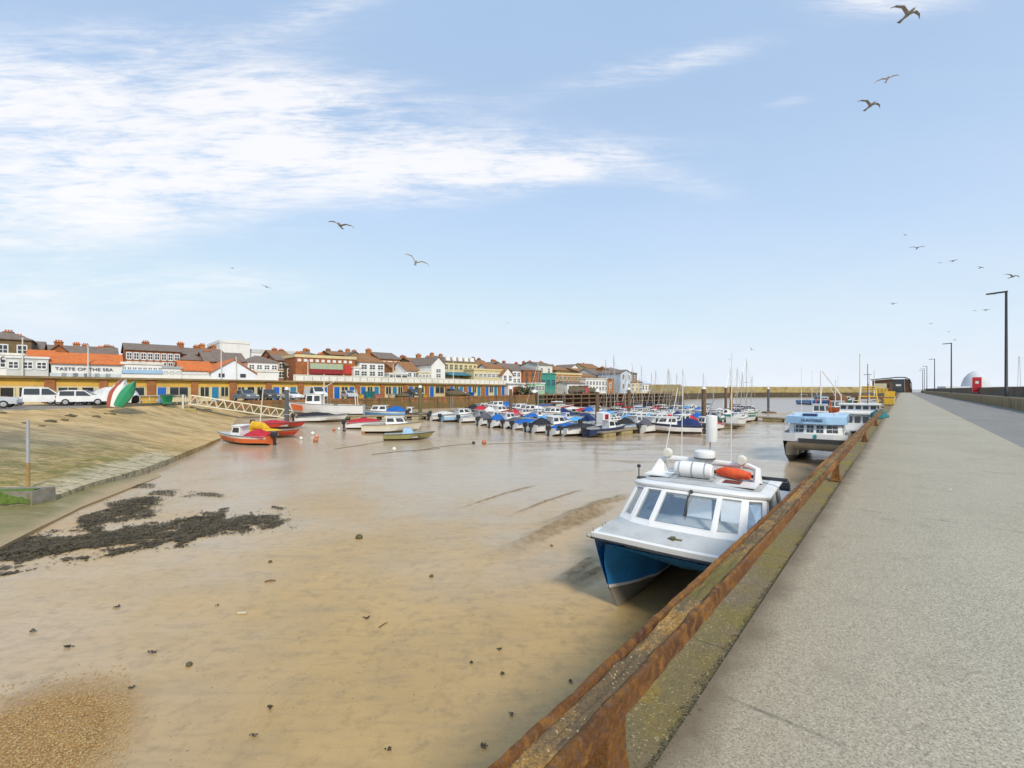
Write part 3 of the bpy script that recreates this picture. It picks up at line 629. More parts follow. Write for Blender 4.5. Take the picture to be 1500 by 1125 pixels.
mb = MB(); mb.box(-1.7, 1.7, 1.6, 8.1, 1.2, 1.25); mb.box(-1.7,1.7,8.06,8.14,1.2,ZG-.1); mb.box(-1.7,-1.63,3.9,8.1,1.2,ZG-.12); mb.box(1.63,1.7,3.9,8.1,1.2,ZG-.12); build(mb, 'cockpit_floor', GELW, r)
# cabin shell with window openings
base = [(-1.62, 3.9, 2.02), (-1.61, 1.05, 2.12), (-1.18, .67, 2.15), (-.68, .49, 2.17), (.68, .49, 2.17), (1.18, .67, 2.15), (1.61, 1.05, 2.12), (1.62, 3.9, 2.02)]
head = [(-1.47, 3.95, 2.84), (-1.47, 1.95, 2.86), (-1.1, 1.68, 2.9), (-.62, 1.55, 2.93), (.62, 1.55, 2.93), (1.1, 1.68, 2.9), (1.47, 1.95, 2.86), (1.47, 3.95, 2.84)]
# facets 1..5 carry windows: (u0,u1,v0,v1)
def facet(i):
    A, B_ = Vector(base[i]), Vector(base[i+1]); D, C = Vector(head[i]), Vector(head[i+1]); return A, B_, C, D
wins = {1: [(.2,.82,.16,.86)], 2: [(.14,.9,.14,.86)], 3: [(.05,.95,.14,.84)], 4: [(.1,.86,.14,.86)], 5: [(.18,.8,.16,.86)], 0: [(.06,.36,.2,.84),(.5,.9,.2,.84)], 6: [(.1,.5,.2,.84),(.64,.94,.2,.84)]}
# merge the mullion layout: facets 1+2 side windows left, 3 centre, 4+5 right
mb = MB(); gl = []
for i in range(7):
    A, B_, C, D = facet(i)
    def q_(u_, v_): return (A*(1-u_)+B_*u_)*(1-v_) + (D*(1-u_)+C*u_)*v_
    us = [0]; 
    for wd in wins[i]: us += [wd[0], wd[1]]
    us.append(1); v0, v1 = wins[i][0][2:]
    def slab(u0,u1,a,b2):
        nrm = (B_-A).cross(D-A).normalized()
        c = [q_(u0,a), q_(u1,a), q_(u1,b2), q_(u0,b2)]
        mb.hexa([p - nrm*.05 for p in c], c)
    for a, b2 in ((0, v0), (v1, 1)): slab(0, 1, a, b2)
    for j in range(0, len(us)-1, 2): slab(us[j], us[j+1], v0, v1)
    for wd in wins[i]: gl.append((A, B_, C, D, wd))
build(mb, 'cabin', GELW, r)
for A, B_, C, D, wd in gl:
    g = MB(); g.panel(A, B_, C, D, wd[0]-.005, wd[1]+.005, wd[2]-.005, wd[3]+.005, -.02, .012); wo = build(g, 'window', CGLASS, r)
    g = MB(); e = .022
    for (u0,u1,v0,v1) in ((wd[0]-e,wd[1]+e,wd[2]-e,wd[2]),(wd[0]-e,wd[1]+e,wd[3],wd[3]+e),(wd[0]-e,wd[0],wd[2],wd[3]),(wd[1],wd[1]+e,wd[2],wd[3])): g.panel(A,B_,C,D,u0,u1,v0,v1,.006,.02)
    build(g, 'window_frame', GELW, wo)
    continue
    g = MB(); e = .012
    for (u0,u1,v0,v1) in ((wd[0],wd[1],wd[2],wd[2]+e*1.6),(wd[0],wd[1],wd[3]-e*1.6,wd[3]),(wd[0],wd[0]+e,wd[2],wd[3]),(wd[1]-e,wd[1],wd[2],wd[3])): g.panel(A,B_,C,D,u0,u1,v0,v1,-.004,.02)
    build(g, 'window_seal', RUBBER, wo)
A, B_, C, D = facet(3)
P0 = (A+B_)/2*.16 + (C+D)/2*.84; nf = (B_-A).cross(D-A).normalized()
mb = MB(); pc = (A*.46+B_*.54)*.2 + (D*.46+C*.54)*.8
mb.tube((A*.5+B_*.5)*.1+(D*.5+C*.5)*.9 + nf*.05, (A*.52+B_*.48)*.42+(D*.52+C*.48)*.58+nf*.05, .014); mb.tube((A*.5+B_*.5)*.66+(D*.5+C*.5)*.34+nf*.03, (A*.53+B_*.47)*.22+(D*.53+C*.47)*.78+nf*.03, .018); mb.tube((A*.5+B_*.5)*.1+(D*.5+C*.5)*.9, (A*.5+B_*.5)*.1+(D*.5+C*.5)*.9+nf*.06, .04)
build(mb, 'wiper', RUBBER, r)
# roof: white rim with grey non slip middle
rim = [(-1.53, 4.35, 2.87), (-1.55, 1.9, 2.88), (-1.14, 1.58, 2.92), (-.64, 1.44, 2.95), (.64, 1.44, 2.95), (1.14, 1.58, 2.92), (1.55, 1.9, 2.88), (1.53, 4.35, 2.87)]
mb = MB(); cen = Vector((0, 3.0, 3.02))
inner = [Vector(p).lerp(cen, .14) + Vector((0,0,.03)) for p in rim]
mb.loft([[(p[0], p[1], p[2]-.07) for p in rim], [(p[0]*1.01, p[1]-.01, p[2]-.02) for p in rim], rim, [tuple(Vector(p).lerp(cen, .05) + Vector((0,0,.022))) for p in rim], [tuple(p) for p in inner]], closed=True)
mb.face([mb.pt(p) for p in inner]); mb.face([mb.pt((p[0],p[1],p[2]-.07)) for p in rim]); build(mb, 'roof', GELW, r, 40)
mb = MB(); pts = [p + Vector((0,0,.006)) for p in inner]; cc = cen + Vector((0,0,.045))
for i in range(len(pts)): mb.poly([pts[i], pts[(i+1) % 8], cc])
build(mb, 'roof_deck_panel', DECKG, r, 60)
for hx, hy in ((.82, 2.3), (-1.0, 2.55)):
    mb = MB(); mb.box(hx-.42, hx+.42, hy-.3, hy+.3, 3.0, 3.035); ho = build(mb, 'roof_hatch', GELW, r)
    if hx > 0:
        mb = MB(); mb.box(hx-.3, hx+.08, hy-.18, hy+.18, 3.038, 3.055); build(mb, 'hatch_pane', GLASS, ho)
# arch
mb = MB(); mb.path([(-1.42, 2.75, 2.9), (-1.24, 3.05, 3.3), (-1.1, 3.12, 3.37), (.95, 3.12, 3.33), (1.12, 3.05, 3.27), (1.16, 2.9, 2.95)], [.085,.08,.075,.075,.09,.11], 8); mb.hexa([(-1.4,2.7,2.92),(-1.1,2.9,2.92),(-1.1,3.3,2.92),(-1.4,3.4,2.92)], [(-1.28,3.0,3.27),(-1.16,3.0,3.27),(-1.16,3.2,3.27),(-1.28,3.2,3.27)]); build(mb, 'arch', GELW, r, 45)
mb = MB(); mb.path([(-1.0,3.6,3.06),(1.3,3.2,3.06),(1.75,3.1,3.08)], .045, 8); build(mb, 'boat_hook', BLACK, r, 50)
# liferaft canister
mb = MB(); mb.lathe([(.0,-.46),(.12,-.46),(.17,-.42),(.185,-.3),(.2,-.29),(.2,-.02),(.185,-.01),(.185,.01),(.2,.02),(.2,.29),(.185,.3),(.17,.42),(.12,.46),(0,.46)], c=(-.2, 2.35, 3.24), n=20, axis='x'); lr = build(mb, 'liferaft_canister', GELW, r, 35)
mb = MB()
for xx in (-.5, -.2, .1): mb.lathe([(.205,-.012),(.208,-.01),(.208,.01),(.205,.012)], c=(-.2+xx+.2, 2.35, 3.24), n=20, axis='x')
mb.path([(-.72,2.13,3.05),(.3,2.13,3.05),(.3,2.57,3.05),(-.72,2.57,3.05),(-.72,2.13,3.05)], .014, 6)
for xx in (-.66,.24): mb.path([(xx,2.13,3.0),(xx,2.13,3.12)], .012, 6); mb.path([(xx,2.57,3.0),(xx,2.57,3.12)], .012, 6)
build(mb, 'cradle_strap', METAL, lr, 40)
mb = MB(); mb.lathe([(.05,3.33),(.05,3.42)], c=(-.1,3.05,0), n=10); mb.lathe([(.2,3.42),(.255,3.44),(.265,3.5),(.265,3.58),(.25,3.63),(.18,3.66),(0,3.665)], c=(-.1,3.05,0), n=24); ra = build(mb, 'radar_dome', GELW, r, 30)
mb = MB(); mb.lathe([(.266,3.44),(.268,3.45),(.268,3.47),(.266,3.48)], c=(-.1,3.05,0), n=24); build(mb, 'seam', DGREY, ra, 40)
mb = MB(); mb.tube((.0,3.2,3.35),(.0,3.2,3.95),.02,n=8); mb.path([(.0,3.2,3.85),(.0,3.2,4.75),(.08,3.2,4.95),(.08,3.2,5.3)], .014, 8); mp_ = build(mb, 'mast', METAL, r, 40)
mb = MB(); mb.lathe([(.02,3.86),(.13,3.88),(.14,3.92),(.14,4.52),(.13,4.56),(.02,4.58)], c=(.04,3.2,0), n=18); build(mb, 'radar_reflector', GELW, mp_, 35)
for lx, ly, lz in ((-1.05, 3.0, 3.52), (.78, 3.0, 3.48)):
    mb = MB(); mb.lathe([(.0,-.09),(.1,-.08),(.13,.0),(.13,.05),(0,.06)], c=(lx,ly,lz), n=16, axis='y'); mb.tube((lx,ly,lz-.18),(lx,ly,lz-.1),.025); build(mb, 'search_light', OFFW, r, 40)
for a_, b_ in (((-1.2,3.15,3.3),(-.95,3.6,5.3)), ((-.72,3.15,3.35),(-.7,3.2,5.6)), ((.5,3.2,3.35),(.52,3.25,6.2))):
    mb = MB(); mb.tube(a_, b_, .014, .009, 6); build(mb, 'whip_aerial', WHITE, r)
ORB = mat('orange_buoyancy', (.8, .12, .025), (.6, .06, .02), 8, .6, bump=.5)
mb = MB(); mb.path([(.22,2.95,3.14),(.4,2.93,3.17),(.7,2.9,3.15),(1.0,2.85,3.13)], [.07,.13,.14,.09], 10); build(mb, 'orange_bag', ORB, r, 50)
mb = MB(); mb.lathe([(.13,3.02),(.12,3.06),(.03,3.08)], c=(-1.48, 2.2, -.12), n=10); mb.tube((-1.55,2.2,2.9),(-1.55,2.2,3.2),.015); mb.lathe([(.0,-.05),(.05,-.03),(.05,.03),(0,.05)], c=(-1.55,2.2,3.22), n=8); build(mb, 'horn', BLACK, r, 40)
# bow fittings
BRONZE = mat('tarnished_bronze', (.22, .2, .1), (.12, .13, .07), 12, .5, metal=.5)
mb = MB(); mb.box(-.16,.16,.08,.32,1.985,2.005); bw = build(mb, 'bow_plate', GELW, r)
mb = MB(); mb.lathe([(.05,2.0),(.04,2.1),(.06,2.14),(.0,2.15)], c=(-.04,.2,0), n=10); mb.path([(-.14,.2,2.09),(.14,.22,2.09)], .025, 8); mb.path([(.02,.12,2.02),(.1,.2,2.06),(.14,.28,2.03)], .02, 8); build(mb, 'bollard', BRONZE, bw, 40)
mb = MB(); mb.path([(.06,.24,2.03),(.5,.32,2.1),(1.2,.36,2.08),(1.75,.5,1.95)], .012, 6); build(mb, 'mooring_line', mat('old_rope', (.3,.26,.18), None, 20, .9), r)
mb = MB(); mb.path([(-1.78,.0,ZG),(-1.79,.0,ZG+.14)], .02); build(mb, 'fairlead', METAL, r); mb = MB(); mb.path([(-1.7,.35,ZG+.02),(-1.72,.35,ZG+.16),(-1.72,.5,ZG+.16),(-1.7,.5,ZG+.02)], .015); build(mb, 'cleat', METAL, r); mb = MB(); mb.path([(-1.86,-.06,ZG-.06),(-1.9,-.1,ZG-.03)], .05, 8); build(mb, 'bow_roller', METAL, r)
# interior
INTW = mat('cabin_lining', (.78, .79, .79), (.72, .73, .73), 3, .6)
mb = MB(); mb.box(-1.4,1.4,1.15,1.9,1.9,2.18); mb.box(-1.4,1.4,1.0,1.2,2.12,2.2); build(mb, 'dashboard', INTW, r)
mb = MB(); mb.box(-1.5,-1.15,3.8,3.86,1.25,2.84); mb.box(1.1,1.5,3.8,3.86,1.25,2.84); mb.box(-.1,.12,3.8,3.86,1.25,2.84); build(mb, 'bulkhead', INTW, r)
mb = MB(); mb.box(-.9,-.45,2.2,2.6,1.6,1.75); mb.hexa([(-.9,2.55,1.75),(-.45,2.55,1.75),(-.45,2.65,1.75),(-.9,2.65,1.75)], [(-.9,2.7,2.4),(-.45,2.7,2.4),(-.45,2.78,2.4),(-.9,2.78,2.4)]); mb.tube((-.68,2.4,1.25),(-.68,2.4,1.6),.05); build(mb, 'helm_seat', DGREY, r)
mb = MB(); mb.lathe([(.17,-.02),(.2,0),(.17,.02),(.14,0)], c=(-.7,1.75,2.28), n=16, axis='y'); build(mb, 'steering_wheel', BLACK, r, 40)
mb = MB(); mb.box(.7,1.3,2.2,3.0,1.25,1.9); build(mb, 'locker', INTW, r)
mb = MB(); mb.path([(1.05,2.4,2.55),(1.05,2.42,2.8)], [.1,.06], 8); build(mb, 'hanging_jacket', RED, r, 50)
for ox in (-1.1, 1.1):
    mb = MB(); mb.loft([[(ox-.22*k_,8.25+.1,z_),(ox+.22*k_,8.25+.1,z_),(ox+.2*k_,8.85,z_),(ox-.2*k_,8.85,z_)] for k_, z_ in ((.4,.5),(.4,1.3),(1,1.4),(1,1.95),(.7,2.1))], closed=True, caps=True); build(mb, 'outboard_motor', BLACK, r, 40)
# ------------------------------------------------------------------ the white excursion catamaran behind it
r = thing('excursion_catamaran', 'white excursion catamaran with a blue roof band bearing its name behind the blue hulled boat', 'boat', pier(-4.62, 37.2, -3.65), PROT + R(3)); r.scale = (.73, 1, 1)
HW = paint('hull_white', (.72, .68, .58))
catamaran(r, 2.55, 11.5, 1.75, [HW, GELW, HGREY])
mb = MB(); mb.box(-2.5,2.5,.1,11.4,1.72,1.78); build(mb, 'deck', DECKG, r)
mb = MB(); mb.box(-1.2,2.5,-.26,-.12,1.55,1.85); build(mb, 'bow_fender', RUBBER, r)
mb = MB(); mb.loft([[(x_*1.0,y_,z_) for x_, y_ in ((-2.58,8),(-2.58,.1),(-1.5,-.14),(1.5,-.14),(2.58,.1),(2.58,8))] for z_ in (1.6,2.18)]); build(mb, 'bulwark', GELW, r)
lo = [(-2.2,7.5,1.75),(-2.2,1.1,1.75),(-.75,.75,1.75),(.75,.75,1.75),(2.2,1.1,1.75),(2.2,7.5,1.75)]; hi = [(-2.1,7.5,2.8),(-2.1,1.35,2.8),(-.72,1.1,2.8),(.72,1.1,2.8),(2.1,1.35,2.8),(2.1,7.5,2.8)]
mb = MB(); mb.loft([lo, hi], closed=True); build(mb, 'cabin', GELW, r)
for i, ws in ((1, [(.3,.86)]), (2, [(.04,.42),(.58,.96)]), (3, [(.14,.75)]), (0, [(.05,.25),(.3,.5),(.55,.7),(.78,.95)]), (4, [(.05,.2),(.28,.45),(.5,.7),(.75,.95)])):
    for u0, u1 in ws:
        g = MB(); g.panel(lo[i], lo[i+1], hi[i+1], hi[i], u0, u1, .42, .88, .02, .03); wo = build(g, 'window', GLASS, r)
        g = MB(); um = (u0+u1)/2; g.panel(lo[i], lo[i+1], hi[i+1], hi[i], um-.008, um+.008, .42, .88, .035, .02); g.panel(lo[i], lo[i+1], hi[i+1], hi[i], u0, u1, .63, .66, .036, .02); build(g, 'glazing_bar', GELW, wo)
mb = MB(); rl = [(-2.5,8,2.8),(-2.5,1.2,2.8),(-.9,.7,2.8),(.9,.7,2.8),(2.5,1.2,2.8),(2.5,8,2.8)]
mb.loft([rl, [(x*.98,y+.05,3.3) for x,y,z in rl]], closed=True); mb.poly([(x*.98,y+.05,3.3) for x,y,z in rl]); mb.poly([(x,y,2.8) for x,y,z in rl][::-1]); rf = build(mb, 'roof_band', paint('roof_blue', (.36,.58,.8)), r)
text('HUNTRESS', .29, NAVY, rf, (-.25, .69, 3.06), (R(90), 0, 0), ext=.01, sx=1.25)
mb = MB(); mb.lathe([(.0,-.01),(.15,-.01),(.15,.01),(0,.01)], c=(.1,-.16,2.0), n=16, axis='y'); build(mb, 'round_emblem', TEAL, r)
for rx in (-2.45,-2.0,-1.5): 
    mb = MB(); mb.tube((rx,.2,1.8),(rx,.2,2.75),.022); build(mb, 'railing_post', METAL, r)
mb = MB(); mb.path([(-2.5,4,2.7),(-2.45,.2,2.7),(-1.4,.0,2.7)], .02, 6); build(mb, 'hand_rail', METAL, r)
mb = MB(); mb.box(-2.45,-1.7,.3,1.0,1.9,2.1); build(mb, 'blue_bundle', BLUE, r)
for ax_, h_ in ((-1.3, 7.3), (-.4, 7.0)):
    mb = MB(); mb.tube((ax_,2.5,3.3),(ax_,2.5,h_-.4),.03,.02,6); build(mb, 'pole_mast', WHITE, r)
mb = MB(); mb.box(-1.1,.1,1.6,2.6,3.3,3.48); build(mb, 'roof_locker', NAVY, r)
for px_ in (-2.3, 1.9): 
    mb = MB(); mb.lathe([(.0,-.1),(.12,-.08),(.12,.04),(0,.06)], c=(px_*.8,1.4,3.5), n=10, axis='y'); mb.tube((px_*.8,1.4,3.28),(px_*.8,1.4,3.45),.03); build(mb, 'search_light', OFFW, r)
# ------------------------------------------------------------------ white two tier passenger boat
r = thing('passenger_boat', 'white two tier passenger boat with tall window rows moored behind the excursion catamaran', 'boat', pier(-3.1, 50.5, -3.62), PROT)
catamaran(r, 1.8, 11, 1.5, [WHITE, WHITE, HGREY])
mb = MB(); mb.box(-1.75,1.75,.1,10.9,1.47,1.52); build(mb, 'deck', DECKG, r)
for nm, z0, z1, hw, y0, y1, nw in (('lower_cabin', 1.5, 2.95, 1.5, 1.2, 8, 5), ('wheelhouse', 3.02, 3.78, 1.4, 2.0, 6, 5)):
    lo = [(-hw,y1,z0),(-hw,y0,z0),(hw,y0,z0),(hw,y1,z0)]; hi = [(-hw*.97,y1,z1),(-hw*.97,y0+.25,z1),(hw*.97,y0+.25,z1),(hw*.97,y1,z1)]
    mb = MB(); mb.loft([lo, hi], closed=True); mb.poly(hi); cb = build(mb, nm, GELW, r)
    for i in (0, 1, 2):
        for j in range(nw):
            g = MB(); a_ = (j+.14)/nw; g.panel(lo[i], lo[i+1], hi[i+1], hi[i], a_, a_+.72/nw, .45, .85, .02, .03); build(g, 'window', GLASS, cb)
    mb = MB(); mb.box(-hw-.2,hw+.2,y0-.2,y1+.3,z1,z1+.05); build(mb, 'roof_edge', WHITE, cb)
mb = MB(); mb.path([(-1.35,3,3.8),(-1.35,3,4.6),(-2.9,3.5,7.0)], .05, 6); build(mb, 'derrick', OFFW, r)
mb = MB(); mb.tube((.6,4,3.8),(.6,4,7.6),.04,.03,6); mb.tube((.3,4,6.6),(.9,4,6.6),.025); build(mb, 'mast', DGREY, r)
# ------------------------------------------------------------------ teal net heap on the kerb past the rail
NET = mat('teal_netting', (.03, .2, .2), (.02, .1, .11), 14, .9, bump=1.0, bscale=40)
r_ = MB(); rg = []
for i in range(13):
    a_ = -1 + 2*i/12; h_ = .42*max(0, 1-a_*a_)**.6
    rg.append([(.42*math.cos(math.pi*j/12)*max(.1,(1-a_*a_))**.5 + .09*nz(i*.9,j*.7), a_*1.5, .03 + .75*h_*math.sin(math.pi*j/12)*(1+.9*nz(i*.8,j*.8,3))) for j in range(13)])
r_.loft(rg); o = build(r_, 'fishing_net', NET, None, 60); o.location = pier(-1.0, 33.0, 0); o.rotation_euler = (0,0,PROT); tag(o, 'heap of teal fishing net at the end of the rusty rail', 'fishing net')
# stacked crates and yellow bins farther along the edge
def crate(nm, lb, s_, t_, z_, w_, d_, h_, mt, rz=0, grp='fish bins stacked along the pier edge'):
    r = thing(nm, lb, 'crate', pier(s_, t_, z_), PROT + rz, grp)
    mb = MB(); a_, c_ = w_/2, d_/2
    mb.loft([[(-a_*k_,-c_*k_,q_),(a_*k_,-c_*k_,q_),(a_*k_,c_*k_,q_),(-a_*k_,c_*k_,q_)] for k_, q_ in ((.92,.08),(1,h_),(.93,h_),(.86,.14))], closed=True); mb.poly([(-a_*.86,-c_*.86,.14),(a_*.86,-c_*.86,.14),(a_*.86,c_*.86,.14),(-a_*.86,c_*.86,.14)]); build(mb, 'tub', mt, r)
    mb = MB()
    for k_ in (-.6, 0, .6): mb.box(a_*k_-.06, a_*k_+.06, -c_*.9, c_*.9, 0, .085)
    build(mb, 'runner', BLACK, r)
crate('fish_bin', 'yellow fish bin at the bottom of the stack beside the pier edge', -.98, 58, .03, .8, 1.1, .7, YELLOW)
crate('fish_bin', 'yellow fish bin balanced on top of the other one', -.97, 58.05, .74, .78, 1.05, .65, YELLOW, .1)
crate('fish_bin', 'cream fish bin next to the yellow stack', -1.0, 64, .03, .8, 1.2, .8, CREAM, -.06)
crate('fish_bin', 'rust red fish bin last along the pier edge beyond the cream one', -.95, 71, .03, .8, 1.2, .9, paint('rust_red', (.4,.1,.04)))
# yellow cream stores container
r = thing('stores_container', 'cream and yellow stores container standing on the widened pier edge', 'container', pier(-5.2, 240, 0), PROT)
mb = MB(); mb.box(-4.2,.6,0,6,0,1.9); build(mb, 'lower_box', YELLOW, r); mb = MB(); mb.box(-3.6,.2,0.1,6,1.92,3.9); build(mb, 'upper_box', CREAM, r)
for xx in (-3.6,-2.4,-1.2,0): mb = MB(); mb.box(xx,xx+.12,-.08,-.005,.2,1.8); build(mb, 'door_bar', DGREY, r)
rd = random.Random(21); mb = MB()
for _ in range(3200):
    q = .3 + 12*rd.random()**1.6; s_ = rd.uniform(.002, .007)*(1.6 if rd.random() < .06 else 1); x_ = -.795 + rd.gauss(0, .016)*(1+.8*nz(q*1.3, 2)) + .02*nz(q*.9, 7)
    mb.lathe([(s_*.6,0),(s_,s_*.5),(s_*.4,s_*.9)], c=(x_, q, .016), n=5)
o = build(mb, 'kerb_gravel', mat('dark_grit', (.075,.062,.035), (.13,.105,.055), 60, .9, dirt=(.4,.34,.22), dscale=50, dlo=.58, dhi=.66), None, None); o.rotation_euler = (0,0,PROT); tag(o, 'line of dark grit caught between the mossy kerb and the footpath', 'grit', None, 'stuff')
# fishing boats moored farther along the pier, bows this way
# ------------------------------------------------------------------ small boats: x forward, y to port, z up from the keel
def hull_mb(L, B, H, flare=1.0, fine=2.2, rake=.5, transom=.82):
    mb = MB(); rings = []; N = 14
    for i in range(N + 1):
        u = i / N
        hb = B/2 * (transom + (1-transom)*math.sin(min(1, u/.45)*math.pi/2)) * (1 if u < .45 else max(.012, 1 - ((u-.45)/.55)**fine))
        zs = H * (1 + .30*u*u); zk = 0 if u < .7 else .32*H*((u-.7)/.3)**2
        ch = hb * (.86 if u < .5 else .86 - .45*((u-.5)/.5)); zc = H*.3 + .28*H*max(0, u-.45)
        x = -L/2 + L*u
        def X(z): return x + rake*u**4*(z/H - .6)
        zm, hm = zc + (zs-zc)*.62, ch + (hb-ch)*.66
        half = [(X(zs), hb, zs), (X(zm), hm, zm), (X(zc), ch, zc), (X(zk), .02*B, zk)]
        rings.append(half + [(a, -b_, c) for a, b_, c in half[::-1]])
    mb.loft(rings, mf=lambda i, j: (0, 1, 2, 2, 2, 1, 0)[j])
    ids = [mb.pt(p) for p in rings[0]]; mb.face(ids[::-1], 1)
    return mb, rings
def deck_mb(rings, H, well=(.06, .5), inset=.16):
    mb = MB(); N = len(rings) - 1; L0, L1 = [], []
    top = [(Vector(r[0]), Vector(r[-1])) for r in rings]
    a, b_ = int(well[0]*N + .5), int(well[1]*N + .5)
    for i in range(N):
        p, s = top[i]; q, v_ = top[i+1]; dz = Vector((0,0,-.03))
        if a <= i < b_:
            def inn(P, S): 
                w_ = (P - S).length; k_ = min(.4, inset/w_); return P.lerp(S, k_), S.lerp(P, k_)
            pi, si = inn(p, s); qi, vi = inn(q, v_)
            mb.poly([p+dz, q+dz, qi+dz, pi+dz]); mb.poly([s+dz, v_+dz, vi+dz, si+dz])
            fz = H*.42
            P_, Q_, V_, S_ = [Vector((x.x, x.y, fz)) for x in (pi, qi, vi, si)]
            mb.poly([pi+dz, qi+dz, Q_, P_]); mb.poly([si+dz, vi+dz, V_, S_]); mb.poly([P_, Q_, V_, S_])
            if i == a: mb.poly([pi+dz, si+dz, S_, P_])
            if i == b_-1: mb.poly([qi+dz, vi+dz, V_, Q_])
        else: mb.poly([p+dz, q+dz, v_+dz, s+dz])
    return mb
def outboard(parent, x, z, key, mt=None):
    def f():
        mb = MB()
        mb.loft([[(x-.05-a,-b_,z+h_),(x-.05-a,b_,z+h_),(x-.55+a*.4,b_*.85,z+h_),(x-.55+a*.4,-b_*.85,z+h_)] for a, b_, h_ in ((.12,.1,-.05),(.0,.19,.05),(.0,.21,.35),(.1,.15,.52))], closed=True, caps=True)
        mb.box(x-.42,x-.2,-.07,.07,z-.75,z); mb.loft([[(x-.55,-.015,z-.78),(x-.1,-.03,z-.78),(x-.1,.03,z-.78),(x-.55,.015,z-.78)],[(x-.5,-.015,z-.6),(x-.15,-.03,z-.6),(x-.15,.03,z-.6),(x-.5,.015,z-.6)]], closed=True, caps=True)
        return mb
    cpart(('ob', key), f, 'outboard_motor', mt or BLACK, parent, 40)
def cabin(parent, key, x0, x1, hw, z0, h, rf=.5, rb=.1, mt=None, roof=True, wins=2, taper=.88):
    mt = mt or GELW
    lo = [(x0,-hw,z0),(x1,-hw*.8,z0),(x1,hw*.8,z0),(x0,hw,z0)]; hi = [(x0+rb,-hw*taper,z0+h),(x1-rf,-hw*.8*taper,z0+h),(x1-rf,hw*.8*taper,z0+h),(x0+rb,hw*taper,z0+h)]
    def f():
        mb = MB(); mb.hexa(lo, hi); return mb
    c = cpart(('cab', key), f, 'cabin', mt, parent)
    def pane(i, u0, u1):
        def g():
            mb = MB(); j = (i+1) % 4; mb.panel(lo[i], lo[j], hi[j], hi[i], u0, u1, .38, .86, .015, .025); return mb
        cpart(('win', key, i, u0), g, 'window', GLASS, c)
    pane(1, .08, .47); pane(1, .53, .92)
    for i in (0, 2):
        for k_ in range(wins): pane(i, (k_+.12)/wins, (k_+.86)/wins)
    if roof:
        def g():
            mb = MB(); z = z0+h
            mb.loft([[(x0+rb-.25,-hw*.95,z_),(x1-rf+.12,-hw*.78,z_),(x1-rf+.12,hw*.78,z_),(x0+rb-.25,hw*.95,z_)] for z_ in (z, z+.05)], closed=True, caps=True); return mb
        cpart(('roof', key), g, 'cabin_roof', mt, c)
    return c
def tarp(parent, key, x0, x1, hw, z0, h, mt, peak=.4):
    def f():
        mb = MB(); rings = []
        for i in range(9):
            u = i/8; x = x0 + (x1-x0)*u; w_ = hw*(1 - .55*max(0, u-.5)/.5)
            hh = h*(.2 + .62*math.sin(math.pi*min(1, max(0, (u*.85+.12))))**1.4)
            if i in (0, 8): hh *= .45
            rings.append([(x, w_*math.cos(math.pi*j/8)*1.03, z0 - .1 + (hh+.1)*(1-abs(math.cos(math.pi*j/8))**1.25) + .05*nz(i*.9, j*1.3, x0)) for j in range(9)])
        mb.loft(rings); return mb
    cpart(('tarp', key), f, 'canvas_cover', mt, parent, 60)
